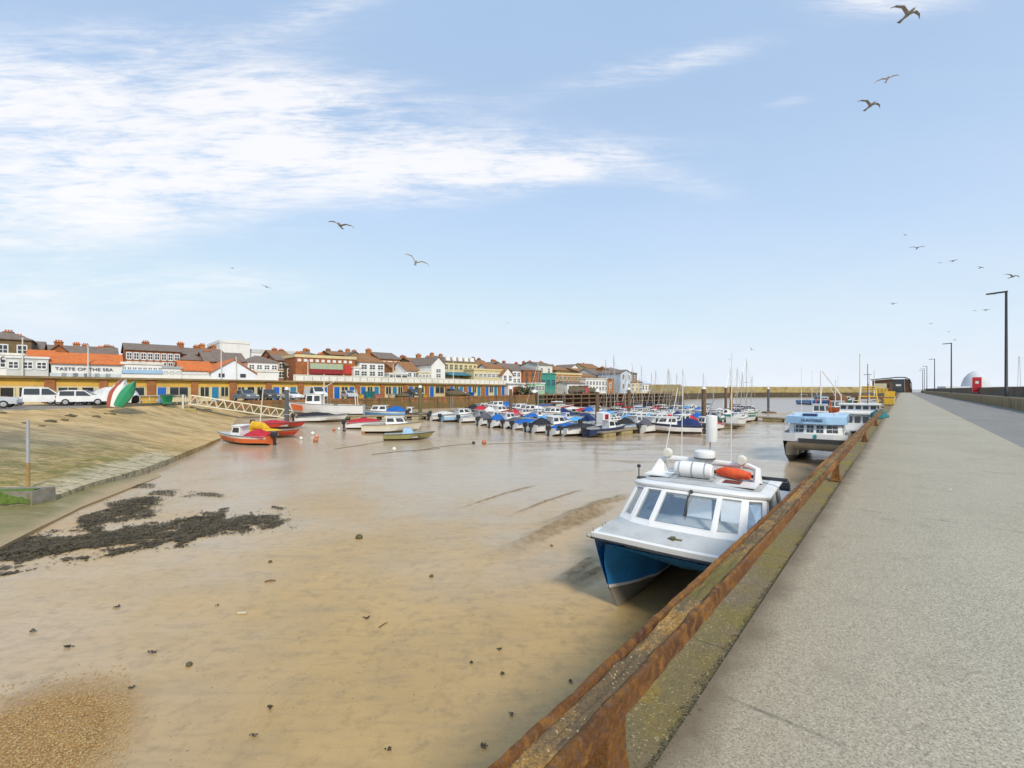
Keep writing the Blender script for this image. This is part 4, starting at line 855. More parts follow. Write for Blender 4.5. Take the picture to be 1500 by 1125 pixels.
def boat(kind, label, pos, heading, band=None, side=None, cover=None, cab=None, L=None, group=None, name=None, cat='boat', roll=0.0, mast_h=None, motor=True):
    """heading: degrees from straight away (+Y) towards +X"""
    band = band or WHITE; side = side or GELW
    if kind in ('yacht', 'ketch'): L = L or 7.5; B, H = L*.31, 1.15
    elif kind == 'cruiser': L = L or 6.2; B, H = L*.37, 1.05
    elif kind == 'dinghy': L = L or 4.2; B, H = L*.38, .68
    elif kind == 'work': L = L or 11; B, H = L*.31, 1.75
    else: L = L or 5.4; B, H = L*.38, .9
    nm = name or {'yacht': 'sailing_yacht', 'ketch': 'sailing_yacht', 'cruiser': 'cabin_cruiser', 'dinghy': 'dinghy', 'work': 'fishing_boat', 'open': 'motorboat'}[kind]
    r = thing(nm, label, cat, pos, R(90 - heading), group, (R(roll), 0))
    k0 = (kind, L)
    mb, rings = hull_mb(L, B, H, rake=.4 + .05*L, fine=2.0 if kind == 'work' else 2.3)
    cpart(('hull', k0, band.name, side.name), lambda: mb, 'hull', [band, side, ANTIF], r, 40)
    dk = OFFW if side in (GELW, WHITE) else GREYP
    wl = {'yacht': (.07,.35), 'ketch': (.07,.35), 'cruiser': (.05,.42), 'dinghy': (.07,.72), 'work': (.05,.5), 'open': (.05,.55)}[kind]
    cpart(('deck', k0, dk.name), lambda: deck_mb(rings, H, wl), 'deck', dk, r, 30)
    def strake():
        m2 = MB(); m2.path([Vector(q[0])+Vector((0,0,-.04)) for q in rings] + [Vector(q[-1])+Vector((0,0,-.04)) for q in rings[::-1]], .032, 5); return m2
    cpart(('strake', k0, dk.name), strake, 'rubbing_strake', DGREY if kind != 'yacht' else WOOD, r, 60)
    zd = H*1.05
    if kind == 'cruiser':
        cabin(r, (k0, 'c', (cab or GELW).name), -.08*L, .30*L, B*.36, H*1.0, .85, .55, .05, cab)
        if cover: tarp(r, (k0, 'cv', cover.name), -.49*L, -.04*L, B*.44, H*1.0, .95, cover)
        if motor: outboard(r, -L/2, H*.75, k0)
        def rail_():
            m2 = MB(); P = [Vector(q[0])*1.0+Vector((0,-.08,.45)) for q in rings[9:]] + [Vector(q[-1])+Vector((0,.08,.45)) for q in rings[:8:-1]]
            m2.path(P, .014, 5)
            for p in P[::2]: m2.tube(p, p-Vector((0,0,.45)), .012, n=5)
            return m2
        cpart(('rail', k0), rail_, 'pulpit_rail', METAL, r)
    elif kind == 'open':
        if cab: cabin(r, (k0, 'o', cab.name), .02*L, .24*L, B*.3, H*.9, .95, .3, .02, cab, wins=1)
        if cover: tarp(r, (k0, 'cv', cover.name), -.48*L, .36*L if not cab else .0, B*.46, H*.98, .6 if not cab else .7, cover)
        else:
            def th():
                m2 = MB(); m2.box(-.28*L,-.2*L,-B*.34,B*.34,H*.62,H*.68); m2.box(-.02*L,.06*L,-B*.34,B*.34,H*.62,H*.68); return m2
            cpart(('thwart', k0), th, 'thwart', WOOD, r)
        if motor: outboard(r, -L/2, H*.8, k0)
    elif kind == 'dinghy':
        def th():
            m2 = MB()
            for a in (-.3, -.02, .22): m2.box(a*L,(a+.06)*L,-B*.36,B*.36,H*.66,H*.72)
            return m2
        cpart(('thwart', k0), th, 'thwart', WOOD, r)
        if cover: tarp(r, (k0, 'cv', cover.name), -.45*L, .3*L, B*.42, H*.95, .4, cover)
        if motor: outboard(r, -L/2, H*.8, k0)
    elif kind in ('yacht', 'ketch'):
        cabin(r, (k0, 'y', (cab or GELW).name), -.12*L, .2*L, B*.3, zd-.05, .42, .45, .02, cab, roof=False, wins=3)
        mh = mast_h or L*1.25
        def ms():
            m2 = MB(); m2.tube((.08*L,0,zd),(.08*L,0,zd+mh),.05,.038,7); m2.tube((.08*L,-.5,zd+mh*.55),(.08*L,.5,zd+mh*.55),.03,n=5)
            return m2
        mo = cpart(('mast', k0, mh, dk.name), ms, 'mast', ALU, r)
        def rg():
            m2 = MB(); tp = (.08*L,0,zd+mh*.97)
            for e in ((.5*L,0,H*1.28),(-.48*L,0,H),(.05*L,B*.46,H*1.05),(.05*L,-B*.46,H*1.05)): m2.tube(tp, e, .012, n=4)
            return m2
        cpart(('rig', k0, mh), rg, 'rigging_wire', METAL, mo)
        def bm_():
            m2 = MB(); m2.path([(.06*L,0,zd+.85),(-.15*L,0,zd+.9),(-.38*L,0,zd+.9)], [.12,.14,.07], 8); return m2
        cpart(('boom', k0, (cover or BLUE).name), bm_, 'boom_cover', cover or fabric('royal_blue', (.02,.1,.35)), mo, 60)
        if kind == 'ketch':
            def mz():
                m2 = MB(); m2.tube((-.33*L,0,zd),(-.33*L,0,zd+mh*.66),.06,.045,8); return m2
            cpart(('mizzen', k0), mz, 'mizzen_mast', ALU, r)
    elif kind == 'work':
        cabin(r, (k0, 'w', (cab or GELW).name), .08*L, .3*L, B*.33, H*1.0, 1.6, .15, .05, cab, wins=2)
        def ms():
            m2 = MB(); m2.tube((.06*L,0,H),(.06*L,0,H+(mast_h or 6)),.09,.06,8); m2.tube((.06*L,0,H+2.5),(-.22*L,0,H+4.4),.05,n=6); return m2
        cpart(('wmast', k0, mast_h), ms, 'mast', OFFW, r)
        def gn():
            m2 = MB()
            for sy in (-1, 1): m2.tube((-.4*L,sy*B*.35,H*.9),(-.38*L,sy*B*.28,H+2.2),.07,n=6)
            m2.tube((-.38*L,-B*.3,H+2.2),(-.38*L,B*.3,H+2.2),.07,n=6); return m2
        cpart(('gantry', k0, (cover or band).name), gn, 'gantry', cover or ORANGE, r)
        def hs():
            m2 = MB(); m2.lathe([(.3,0),(.3,.1),(.2,.12),(.2,.5),(.3,.52),(.3,.6)], c=(-.1*L,0,H*.5+.4), n=12); return m2
        cpart(('winch', k0), hs, 'winch', DGREY, r, 40)
    return r
C_BLUE, C_NAVY, C_GREY, C_RED, C_WHITE, C_BLACK, C_YEL, C_LB = fabric('blue', (.02,.13,.45)), fabric('navy', (.02,.04,.13)), fabric('grey', (.11,.11,.13)), fabric('red', (.5,.03,.05)), fabric('white', (.68,.68,.66)), fabric('black', (.03,.03,.035)), fabric('yellow', (.7,.42,.03)), fabric('light_blue', (.1,.38,.75))
def mb_at(px, py, dz=-.04): p = mud_at(px, py); p.z += dz; return p
# ---- boats lying on the mud by the slipway
boat('open', 'red and white motorboat with a small windowed cuddy aground at the foot of the slipway', mb_at(361, 650), -80, WHITE, ORANGE, C_RED, GELW, L=5.3, roll=-4)
r = boat('dinghy', 'orange sailing boat with yellow cover and leaning mast behind the red and white motorboat', mb_at(397, 640), 96, ORANGE, RED, C_YEL, L=5.4)
mb = MB(); mb.tube((-1.3,0,.5),(-1.0,.2,5.2),.06,.045,8); build(mb, 'mast', OFFW, r)
mb = MB(); mb.path([(-2.4,0,.6),(-1.9,0,1.25),(-1.0,.1,1.1),(-.2,0,.8)], [.2,.5,.45,.2], 8); build(mb, 'sail_bundle', C_YEL, r, 60)
boat('dinghy', 'red dinghy with a red cover drawn up below the gangway foot', mb_at(409, 627), 84, RED, RED, C_RED, L=5.4)
boat('open', 'grey and white speedboat under a black cover beside the gangway foot', mb_at(470, 618), 74, GREYP, WHITE, C_BLACK, L=6.2)
boat('cruiser', 'cream cabin boat with a red cover over its stern lying on the open mud', mb_at(573, 634), 84, CREAM, OFFW, None, GELW, L=6.4, motor=False)
boat('open', 'white motorboat under a crumpled red cover alongside the cream cabin boat', mb_at(540, 628), 78, WHITE, GELW, C_RED, L=5.2)
boat('dinghy', 'mud stained olive dinghy with a pale blue cuddy nearest to the open mud', mb_at(597, 644), 82, OLIVE, OLIVE, None, L=4.7, motor=False)
r = bpy.data.objects[-1] if False else None
o_ = [o for o in COL.objects if o.get('label', '').startswith('mud stained olive')][0]
mb = MB(); mb.hexa([(-.5,-.55,.62),(.7,-.5,.62),(.7,.5,.62),(-.5,.55,.62)], [(-.35,-.48,1.25),(.35,-.42,1.2),(.35,.42,1.2),(-.35,.48,1.25)]); build(mb, 'cuddy', PALEB, o_)
o_['label'] = 'mud stained olive dinghy with a pale blue cuddy aground on the open mud'
boat('work', 'big white fishing boat with an orange stem moored under the brick quay wall', mb_at(481, 612, .1), -100, WHITE, GELW, OFFW, L=10, mast_h=4.5)
mb = MB()
for sy in (-1, 1): mb.hexa([(3.2,sy*1.12,1.0),(4.75,sy*.36,1.12),(4.75,sy*.30,1.12),(3.2,sy*1.06,1.0)], [(3.2,sy*1.36,1.75),(5.05,sy*.42,2.0),(5.05,sy*.36,2.0),(3.2,sy*1.30,1.75)])
build(mb, 'orange_bow_stripe', ORANGE, [o for o in COL.objects if o.get('label', '').startswith('big white fishing boat')][0])
boat('cruiser', 'white cabin cruiser with a bright blue stern canopy at the quay pontoon', mb_at(562, 612), -95, WHITE, SKYB, C_BLUE, L=6.6)
boat('open', 'brown wooden boat with white cuddy moored against the tall pile at the quay', mb_at(605, 613), -92, WOOD, WOOD, None, GELW, L=4.6)
# ---- front row of the marina
ROW1 = [
 (636, 616, 'open', 'white motorboat wrapped in a white cover, first in the marina front row', dict(cover=C_WHITE, L=5.6)),
 (655, 618, 'cruiser', 'white cabin cruiser with a pale blue hull side in the marina front row', dict(side=PALEB, L=5.8)),
 (680, 619, 'open', 'white open boat with a grey windscreen cuddy in the marina front row', dict(cab=GREYP, side=GELW, L=5.6)),
 (704, 623, 'cruiser', 'white cabin cruiser with timber band and grey hood in the marina front row', dict(band=WOOD, cover=C_GREY, L=5.4)),
 (722, 626, 'cruiser', 'white cabin cruiser with a bright blue upright hood in the marina front row', dict(cover=C_BLUE, L=5.6)),
 (740, 627, 'open', 'motorboat under a dark grey cover in the marina front row', dict(cover=C_GREY, L=5.2)),
 (757, 629, 'open', 'motorboat under a royal blue cover beside the grey covered one', dict(cover=C_BLUE, L=5.4)),
 (772, 632, 'open', 'low motorboat under a light blue cover in the marina front row', dict(cover=C_LB, band=WHITE, L=4.8)),
 (790, 634, 'cruiser', 'white wheelhouse boat with tall dark side windows in the marina front row', dict(cab=GELW, cover=C_BLACK, L=6.0)),
 (817, 638, 'open', 'white motorboat with navy band under a big blue cover in the marina front row', dict(cover=C_BLUE, band=NAVY, L=6.2)),
 (838, 639, 'open', 'white motorboat under a charcoal black cover beside the tall brown pile', dict(cover=C_BLACK, L=6.0)),
 (868, 641, 'open', 'navy blue open boat with a white cuddy tied at the pontoon corner', dict(band=NAVY, side=NAVY, cab=GELW, L=5.4)),
]
for px, py, kd, lb, kw in ROW1:
    p = mb_at(px, py); h_ = Vector((.743, .669, 0)); p = p + h_ * 2.2; p.z = mud_z(p.x, p.y) - .04
    boat(kd, lb, p, 52 + random.uniform(-11, 11), group='boats in the marina front row', roll=random.uniform(-3, 3), **kw)
r = boat('cruiser', 'white cabin cruiser with a navy band and navy stern hood at the outer pontoon end', mb_at(985, 634), -72, NAVY, GELW, C_NAVY, L=6.4)
boat('cruiser', 'white cabin boat with raked screen moored along the cream float pontoon', mb_at(886, 627), 50, WHITE, GELW, None, L=6.6, motor=False)
boat('cruiser', 'cream topped cabin boat moored along the cream float pontoon behind the raked screen boat', mb_at(932, 624), 52, CREAM, GELW, C_LB, L=6.6, motor=False)
boat('yacht', 'large white sailing yacht with a navy spray hood at the seaward end of the marina', mb_at(1090, 612), 60, WHITE, GELW, C_NAVY, L=8.6, mast_h=9.5)
boat('open', 'varnished wooden boat with an orange brown hull on the outer pontoon', mb_at(1062, 615), 50, WOOD, paint('varnish', (.42,.19,.06)), None, L=6.5, motor=False)
boat('cruiser', 'white boat with a red flag panel on its wheelhouse by the tall pile', mb_at(1045, 617), 48, WHITE, GELW, C_NAVY, L=6)
# red panel boat by the navy one
r = thing('fishing_stall', 'white pontoon locker with a dark red door beside the navy open boat', 'locker', mud_at(884, 634) + Vector((0,0,.75)), R(40))
mb = MB(); mb.hexa([(-.7,-.5,0),(.7,-.5,0),(.7,.5,0),(-.7,.5,0)], [(-.7,-.5,1.6),(.7,-.5,1.6),(.7,.5,1.75),(-.7,.5,1.75)]); build(mb, 'body', WHITE, r)
mb = MB(); mb.box(-.35,.3,-.53,-.503,.1,1.5); build(mb, 'door', paint('dark_red', (.3,.015,.03)), r)
# ---- filler rows behind
hd = Vector((.743, .669)); rw = Vector((.669, -.743))
bands = [('blue', BLUE), ('red', RED), ('black', BLACK), ('green', GREEN), ('navy', NAVY), ('orange', ORANGE), ('teal', TEAL), ('grey', GREYP), ('white', WHITE), ('cream', CREAM), ('pale blue', PALEB)]
covs = [('blue', C_BLUE), ('navy', C_NAVY), ('grey', C_GREY), ('white', C_WHITE), ('light blue', C_LB), ('red', C_RED), ('black', C_BLACK)]
used = set(); rnd = random.Random(11)
rowname = ['second', 'third', 'fourth', 'fifth', 'sixth', 'seventh']
for ri, (off, i0, i1, py_) in enumerate([(10, -8, 5, .4), (17, -9, 6, .5), (28, -7, 7, .75), (35, -6, 7, .8), (47, -5, 6, .85), (54, -3, 6, .8)]):
    for i in range(i0, i1):
        if rnd.random() < .1: continue
        b2 = Vector((2.0, 57.0)) + hd * (off + rnd.uniform(-.4, .6)) + rw * (i * 2.85 + rnd.uniform(-.3, .3))
        if b2.y > 118 or ray(0, 0): 
            pass
        px = CX + F * b2.x / b2.y
        if px > 1108 or px < 640: continue
        k_, o_ff = arc_coords(b2.x, b2.y)
        if o_ff < 11: continue
        yacht = rnd.random() < py_ * .62
        kd = 'yacht' if yacht else ('cruiser' if rnd.random() < .6 else 'open')
        for _ in range(200):
            bn = bands[8] if rnd.random() < .45 else rnd.choice(bands); cv_ = rnd.choice(covs)
            if (kd, bn[0], cv_[0], ri) not in used: break
        used.add((kd, bn[0], cv_[0], ri))
        nmk = {'yacht': 'sailing yacht with {1} boom cover and {0} band', 'cruiser': 'cabin cruiser with {0} band and {1} stern hood', 'open': 'motorboat with {0} band under a {1} cover'}[kd].format(bn[0], cv_[0])
        p = Vector((b2.x, b2.y, mud_z(b2.x, b2.y) - .03)); p.z = max(p.z, -4.3)
        boat(kd, 'white ' + nmk + ' in the ' + rowname[ri] + ' marina row', p, (48 if off in (10, 28, 47) else 228) + rnd.uniform(-10, 10), bn[1], GELW, cv_[1], GELW if kd != 'open' or rnd.random() < .4 else None,
             L={'yacht': rnd.choice([6.6, 7.6, 8.4]), 'cruiser': rnd.choice([5.6, 6.4]), 'open': 5.4}[kd], group='boats moored in the marina', roll=rnd.uniform(-3, 3), mast_h=rnd.choice([6.5, 7.5, 8.5]) if yacht else None)
# ---- pontoons
FLOATM = mat('pontoon_float', (.45, .36, .17), (.3, .24, .11), 2, .8, bump=.3, dirt=(.12,.1,.04), dscale=1.2)
PDECK = mat('pontoon_planks', (.33, .28, .2), (.22, .18, .13), 3, .85, bump=.3, dirt=(.16,.14,.06))
def pontoon(label, A, B_, w_=1.7, n=5):
    A, B_ = Vector(A), Vector(B_); d = B_ - A; L = Vector((d.x, d.y)).length
    zz = lambda f_: mud_z(A.x + d.x*f_, A.y + d.y*f_)
    r = thing('pontoon', label, 'pontoon', (A.x, A.y, max(zz(0), -4.1)), math.atan2(d.y, d.x), 'marina pontoons', (0, 0))
    dz = max(zz(1), -4.1) - max(zz(0), -4.1)
    mb = MB(); mb.hexa([(0,-w_/2,.5),(L,-w_/2,.5+dz),(L,w_/2,.5+dz),(0,w_/2,.5)], [(0,-w_/2,.68),(L,-w_/2,.68+dz),(L,w_/2,.68+dz),(0,w_/2,.68)]); build(mb, 'deck', PDECK, r)
    for i in range(n):
        a = L*(i+.12)/n; b_ = L*(i+.78)/n; z0 = dz*(i+.5)/n
        mb = MB(); mb.loft([[(a+e,-w_*.46+e,z_+z0),(b_-e,-w_*.46+e,z_+z0),(b_-e,w_*.46-e,z_+z0),(a+e,w_*.46-e,z_+z0)] for e, z_ in ((.12,-.1),(.02,.05),(0,.42),(.06,.5))], closed=True, caps=True); build(mb, 'float', FLOATM, r, 40)
def flat(v3): return (v3.x, v3.y)
pa, pb_ = mud_at(872, 641), mud_at(966, 629)
pontoon('short pontoon on cream floats sticking out in front of the navy open boat', (pa.x, pa.y, 0), (pb_.x, pb_.y, 0), 1.8, 4)
pa, pb_ = mud_at(1034, 621), mud_at(1104, 615)
pontoon('outer pontoon on mossy floats ending below the large white yacht', (pa.x, pa.y, 0), (pb_.x, pb_.y, 0), 2.2, 5)
pa, pb_ = mud_at(436, 616), mud_at(640, 614)
pontoon('long quay pontoon on cream floats below the brick quay wall', (pa.x, pa.y, 0), (pb_.x, pb_.y, 0), 1.8, 9)
for ri, (off, nm) in enumerate([(5.2, 'first'), (22.5, 'second'), (41, 'third')]):
    A = Vector((2, 57)) + hd*off + rw*(-24 if ri == 0 else -22); B_ = Vector((2, 57)) + hd*off + rw*(10 if ri == 0 else 17)
    pontoon(f'{nm} walkway pontoon between the moored boat rows', (A.x, A.y, 0), (B_.x, B_.y, 0), 1.6, 9)
# ---- mooring piles
def pile(px, pyb, ytop, wd, label, mt=PILEM, cap=True, nm='mooring_pile'):
    p = mud_at(px, pyb); p.z = max(p.z, -4.2); top = hgt(ytop, p.y); H = top - p.z; rr = wd / F * p.y / 2
    r = thing(nm, label, 'pile', p, 0, 'mooring piles in the marina')
    mb = MB(); mb.path([(0,0,-.3),(0,0,H*.5),(0,0,H)], [rr*1.03, rr, rr*.97], 12); build(mb, 'post', mt, r, 40)
    if cap: mb = MB(); mb.lathe([(rr*1.08,H),(rr*1.08,H+.08),(rr*.5,H+.35),(0,H+.4)], n=12); build(mb, 'cap', WHITE, r, 30)
    mb = MB(); zc = .9; mb.path([(rr+.1,0,zc),(0,rr+.1,zc),(-rr-.1,0,zc),(0,-rr-.1,zc),(rr+.1,0,zc)], .05, 6); build(mb, 'guide_ring', METAL, r)
pile(420, 617, 571, 6, 'slim dark pile with white cap beside the gangway foot', DGREY)
pile(615.5, 615, 568, 5.5, 'mossy timber pile against the brick quay wall', mat('mossy_timber', (.17,.14,.06), (.1,.1,.04), 3, .9, bump=.5))
pile(748, 624, 570, 4.5, 'dark brown pile standing among the blue covered boats')
pile(875, 630, 574, 6, 'tall red brown pile beside the white pontoon locker')
pile(921, 617, 571, 4.5, 'brown pile between the second and third boat rows')
pile(1031, 621, 570, 6.5, 'thick mossy pile at the head of the outer pontoon')
pile(1071, 615, 567, 4.5, 'orange brown timber pile beside the varnished boat', mat('orange_timber', (.34,.18,.06), (.22,.12,.05), 3, .85, bump=.4), False)
pile(1063, 610, 568, 3.5, 'slender pile standing behind the orange brown one')
pile(1125.5, 605, 570, 3.2, 'lone dark pile standing at the harbour mouth edge', DGREY)
r = thing('pile_base', 'dark square fender at the foot of the lone harbour mouth pile', 'fender', (mud_at(1125.5, 605).x, mud_at(1125.5, 605).y - .2, -4.0)); mb = MB(); mb.loft([[(-1.1*k_,-1.1*k_,z_),(1.1*k_,-1.1*k_,z_),(1.1*k_,1.1*k_,z_),(-1.1*k_,1.1*k_,z_)] for k_, z_ in ((1,-.3),(1,.5),(.8,.7))], closed=True, caps=True); build(mb, 'collar', PILEM, r)
# ---- trawlers along the pier and at the harbour mouth
boat('work', 'blue hulled trawler with pale blue wheelhouse lying at the harbour mouth', Vector((ray(1194, 165), 165, -4.3)), 175, SKYB, BLUE, GREYP, PALEB, L=15, mast_h=5)
boat('work', 'teal green trawler lying at the harbour mouth beside the blue one', Vector((ray(1224, 162), 162, -4.3)), 165, TEAL, GREEN, DGREY, GELW, L=15, mast_h=9)
boat('work', 'orange red hulled fishing boat moored off the pier', pier(-11, 118, -4.2), 200, ORANGE, ORANGE, OFFW, GELW, L=12, mast_h=6)
boat('work', 'white fishing boat with a cream wheelhouse moored to the pier before the yellow gantry', pier(-4.6, 82, -4.1), 220, WHITE, GELW, OFFW, CREAM, L=13, mast_h=9)
boat('work', 'black hulled fishing boat with a bright yellow gantry moored to the pier', pier(-4.4, 100, -3.6), 40, BLACK, RED, YELLOW, GELW, L=13, mast_h=6)
o_ = [o for o in COL.objects if o.get('label', '').startswith('black hulled fishing boat')][0]
mb = MB()
for sy in (-1.5, 1.5): mb.tube((-4.5,sy,1.6),(-3.6,sy*.6,5.6),.1,n=6); mb.tube((-2.5,sy,1.8),(-2.2,sy*.6,5.2),.09,n=6); mb.tube((-3.6,sy*.6,5.5),(-2.2,sy*.6,5.1),.09,n=6)
mb.tube((-3.6,-.95,5.6),(-3.6,.95,5.6),.12,n=6); mb.tube((-2.2,-.95,5.2),(-2.2,.95,5.2),.1,n=6); mb.tube((-3.9,-1.1,4.0),(-3.9,1.1,4.0),.09,n=6); build(mb, 'derrick_frame', YELLOW, o_)
boat('work', 'yellow hulled fishing boat at the end of the moored line along the pier', pier(-4.6, 126, -4.1), 222, YELLOW, YELLOW, ORANGE, CREAM, L=13, mast_h=8)
boat('work', 'red hulled fishing boat rafted outside the white one by the pier', pier(-10.2, 90, -4.2), 218, RED, ORANGE, ORANGE, GELW, L=11, mast_h=7)
boat('open', 'small white launch lying on the silt off the excursion catamaran', mb_at(1202, 612), 200, WHITE, GELW, None, GELW, L=5)
# brown net drums aboard trawlers
for s_, t_, lb in ((-5.5, 112, 'brown heap of trawl net on the quayside trawlers'), (-10.5, 120, 'rust brown heap of trawl net above the orange boat')):
    mb = MB(); mb.loft([[(math.cos(2*math.pi*j/12)*k_*(1+.2*nz(j,k_*3)), math.sin(2*math.pi*j/12)*k_, z_) for j in range(12)] for k_, z_ in ((1.6,0),(1.9,.7),(1.5,1.7),(.5,2.3),(.05,2.4))], closed=True)
    o = build(mb, 'trawl_net', mat('brown_netting', (.22,.1,.05), (.12,.06,.03), 9, .95, bump=1.0), None, 60); o.location = pier(s_, t_, -1.6); tag(o, lb, 'trawl net')
# ---- buoys and bits on the mud
BUO = [(440, 644, .24, WHITE, 'white mooring buoy lying on the mud closest to the red boat'), (457, 637, .28, OFFW, 'dirty cream mooring buoy in a cluster of three'), (463, 641, .26, paint('pink', (.7,.3,.2)), 'pinkish mooring buoy in a cluster of three'), (464, 647, .3, ORANGE, 'orange and white buoy in a cluster of three, lowest one'), (488, 631, .24, ORANGE, 'small orange buoy right of the buoy cluster'), (497, 630, .24, OFFW, 'cream buoy beside the small orange buoy'), (505, 632, .24, BLACK, 'black buoy on the mud before the red covered boat'), (532, 635, .22, ORANGE, 'orange buoy at the stern of the red covered boat'), (578, 660, .22, OFFW, 'pale buoy half sunk on the mud line before the olive dinghy'), (693, 650, .2, BLACK, 'small black buoy out on the open mud'), (708, 650, .28, ORANGE, 'orange buoy out on the open mud beside the black one')]
DULLO = paint('faded_orange', (.5, .15, .05), dirt=(.2, .12, .05))
for px, py, rr, mt_, lb in BUO:
    rr *= .8; mt_ = {WHITE: OFFW, ORANGE: DULLO}.get(mt_, mt_); p = mud_at(px, py); r = thing('mooring_buoy', lb.replace('right of', 'just past'), 'buoy', p, random.uniform(0, 6), 'mooring buoys on the mud', (.5, .3))
    mb = MB(); mb.lathe([(rr*math.sin(math.pi*i/10), rr*.8 - rr*math.cos(math.pi*i/10)) for i in range(11)], n=14); build(mb, 'float', mt_, r, 60)
    mb = MB(); mb.path([(0,0,rr*1.75),(0,.06,rr*1.95),(0,.0,rr*2.1),(0,-.06,rr*1.95),(0,0,rr*1.75)], .02, 6); build(mb, 'eye', METAL, r)
CHAIN = mat('muddy_chain', (.2,.15,.09), (.13,.1,.06), 20, .8)
for pts, lb in [([(567,646),(530,652),(490,658)], 'muddy mooring chain trailing from the olive dinghy'), ([(545,666),(580,662),(612,660),(645,657)], 'muddy mooring line lying past the pale half sunk buoy'), ([(606,661),(650,654),(693,650)], 'muddy mooring line leading to the small black buoy'), ([(708,651),(790,648),(880,646)], 'muddy mooring line leading from the orange buoy towards the pontoon'), ([(400,640),(428,640),(440,644)], 'short mooring line from the red boats to the white buoy')]:
    mb = MB(); P = [mud_at(*p) for p in pts]; Q = []
    for a, b_ in zip(P, P[1:]):
        for j in range(8): q = a.lerp(b_, j/8); q.x += .25*nz(q.x*.8, q.y*.8); q.y += .25*nz(q.x*.7, q.y*.7, 4); q.z = mud_z(q.x, q.y) + .02; Q.append(q)
    Q.append(P[-1]); mb.path(Q, .02, 5); o = build(mb, 'mooring_chain', CHAIN, None, 60); tag(o, lb, 'mooring line', 'mooring lines on the mud')
# stones, shells and weed scraps
STONE = mat('wet_stone', (.07,.06,.03), (.12,.1,.04), 6, .7, bump=.6); WEED = mat('bladder_wrack', (.06,.05,.038), (.12,.1,.062), 5, .85, bump=.5, rvar=.1, spec=.15, dirt=(.12,.09,.04), dscale=3)
SHELL = mat('shell', (.6,.52,.36), (.45,.36,.22), 9, .6)
def blob(seed, rx, ry, rz_, am=.35):
    mb = MB(); rg = []
    for i in range(9):
        a = math.pi*i/8
        rg.append([((math.sin(a)*math.cos(2*math.pi*j/12)*rx)*(1+am*nz(seed+j*.7,i*.6)), (math.sin(a)*math.sin(2*math.pi*j/12)*ry)*(1+am*nz(seed+j*.6,i*.8,2)), rz_*.6 - math.cos(a)*rz_*(1+am*nz(seed+j*1.3,i*.9,5))) for j in range(12)])
    mb.loft(rg, closed=True); return mb
def weedclump(seed, rr, n, thin=False):
    rd = random.Random(seed); mb = MB()
    for _ in range(n):
        a = rd.uniform(0, 6.28); d_ = rr*rd.random()**.6; p = Vector((math.cos(a)*d_, math.sin(a)*d_*(.35 if thin else .7), rd.uniform(.0,.03)))
        b_ = rd.uniform(0, 6.28); l_ = rd.uniform(.015,.05)*(1+rr); e = Vector((math.cos(b_), math.sin(b_), rd.uniform(-.1,.4)))*l_; s_ = Vector((-math.sin(b_), math.cos(b_), 0))*l_*.3
        mb.poly([p-s_, p+e*.5-s_*1.2+Vector((0,0,.012)), p+e, p+e*.5+s_*1.2+Vector((0,0,.012)), p+s_])
    return mb
for px, py, sz, lb in [(526, 789, .13, 'dark round mossy stone standing alone on the mud'), (632, 845, .06, 'small dark pebble on the mud before the catamaran'), (396, 824, .06, 'small dark pebble above the driftwood stick'), (808, 800, .05, 'tiny pebble in the mud scour beside the catamaran'), (277, 975, .06, 'brown pebble on the near mud below the seaweed bank')]:
    o = build(blob(px, sz, sz*.8, sz*.7), 'stone', STONE, None, 60); o.location = mud_at(px, py); tag(o, lb, 'stone', 'stones on the mud')
o = build(blob(3, .12, .05, .03), 'shell', SHELL, None, 60); o.location = mud_at(354, 899); tag(o, 'pale flat shell lying on the wet mud', 'shell')
mb = MB(); mb.path([(-.14,0,.02),(0,.02,.03),(.13,0,.02)], [.018,.024,.016], 7); o = build(mb, 'driftwood_stick', WOOD, None, 50); o.location = mud_at(396, 852); o.rotation_euler = (0,0,.3); tag(o, 'short brown driftwood stick on the mud', 'driftwood')
mb = MB(); mb.path([(-.05,-.09,.015),(.0,.0,.02),(.05,.1,.02),(.09,.11,.02)], [.012,.014,.01,.008], 6); o = build(mb, 'driftwood_twig', WOOD, None, 50); o.location = mud_at(560, 917); tag(o, 'bent dark twig beside a weed scrap on the mud', 'driftwood')
for i, (px, py, rr, lb) in enumerate([(172, 890, .17, 'dark weed scrap on the mud between the seaweed bank and the pebbles'), (538, 906, .13, 'dark weed scrap beside the bent twig'), (48, 926, .13, 'weed scrap with a pale bit near the pebble bank'), (100, 949, .2, 'thin olive weed scrap above the pebble bank'), (732, 952, .08, 'small weed scrap near the rusty rail, upper one'), (735, 989, .08, 'small weed scrap near the rusty rail, middle one'), (750, 1049, .08, 'small weed scrap near the rusty rail, lower one'), (710, 1095, .1, 'weed scrap at the bottom edge beside the rail'), (370, 1080, .09, 'forked dark weed scrap on the near mud'), (570, 1100, .12, 'faint thin weed scrap on the near mud'), (836, 1000, .07, 'tiny weed scrap hard by the rusty rail'), (222, 957, .14, 'olive weed scrap lying above the brown pebble'), (190, 1010, .07, 'small weed scrap beside the pebble bank edge'), (318, 888, .07, 'weed flake beside the pale shell'), (690, 972, .06, 'tiny speck of weed on the open mud'), (395, 1038, .05, 'short weed thread on the near mud')]):
    o = build(weedclump(i, rr*random.uniform(.3,.7), int(8 + 110*rr), i in (3, 9, 11)), 'weed_scrap', WEED); o.location = mud_at(px, py) + Vector((0,0,.01)); tag(o, lb, 'seaweed', 'weed scraps on the mud')
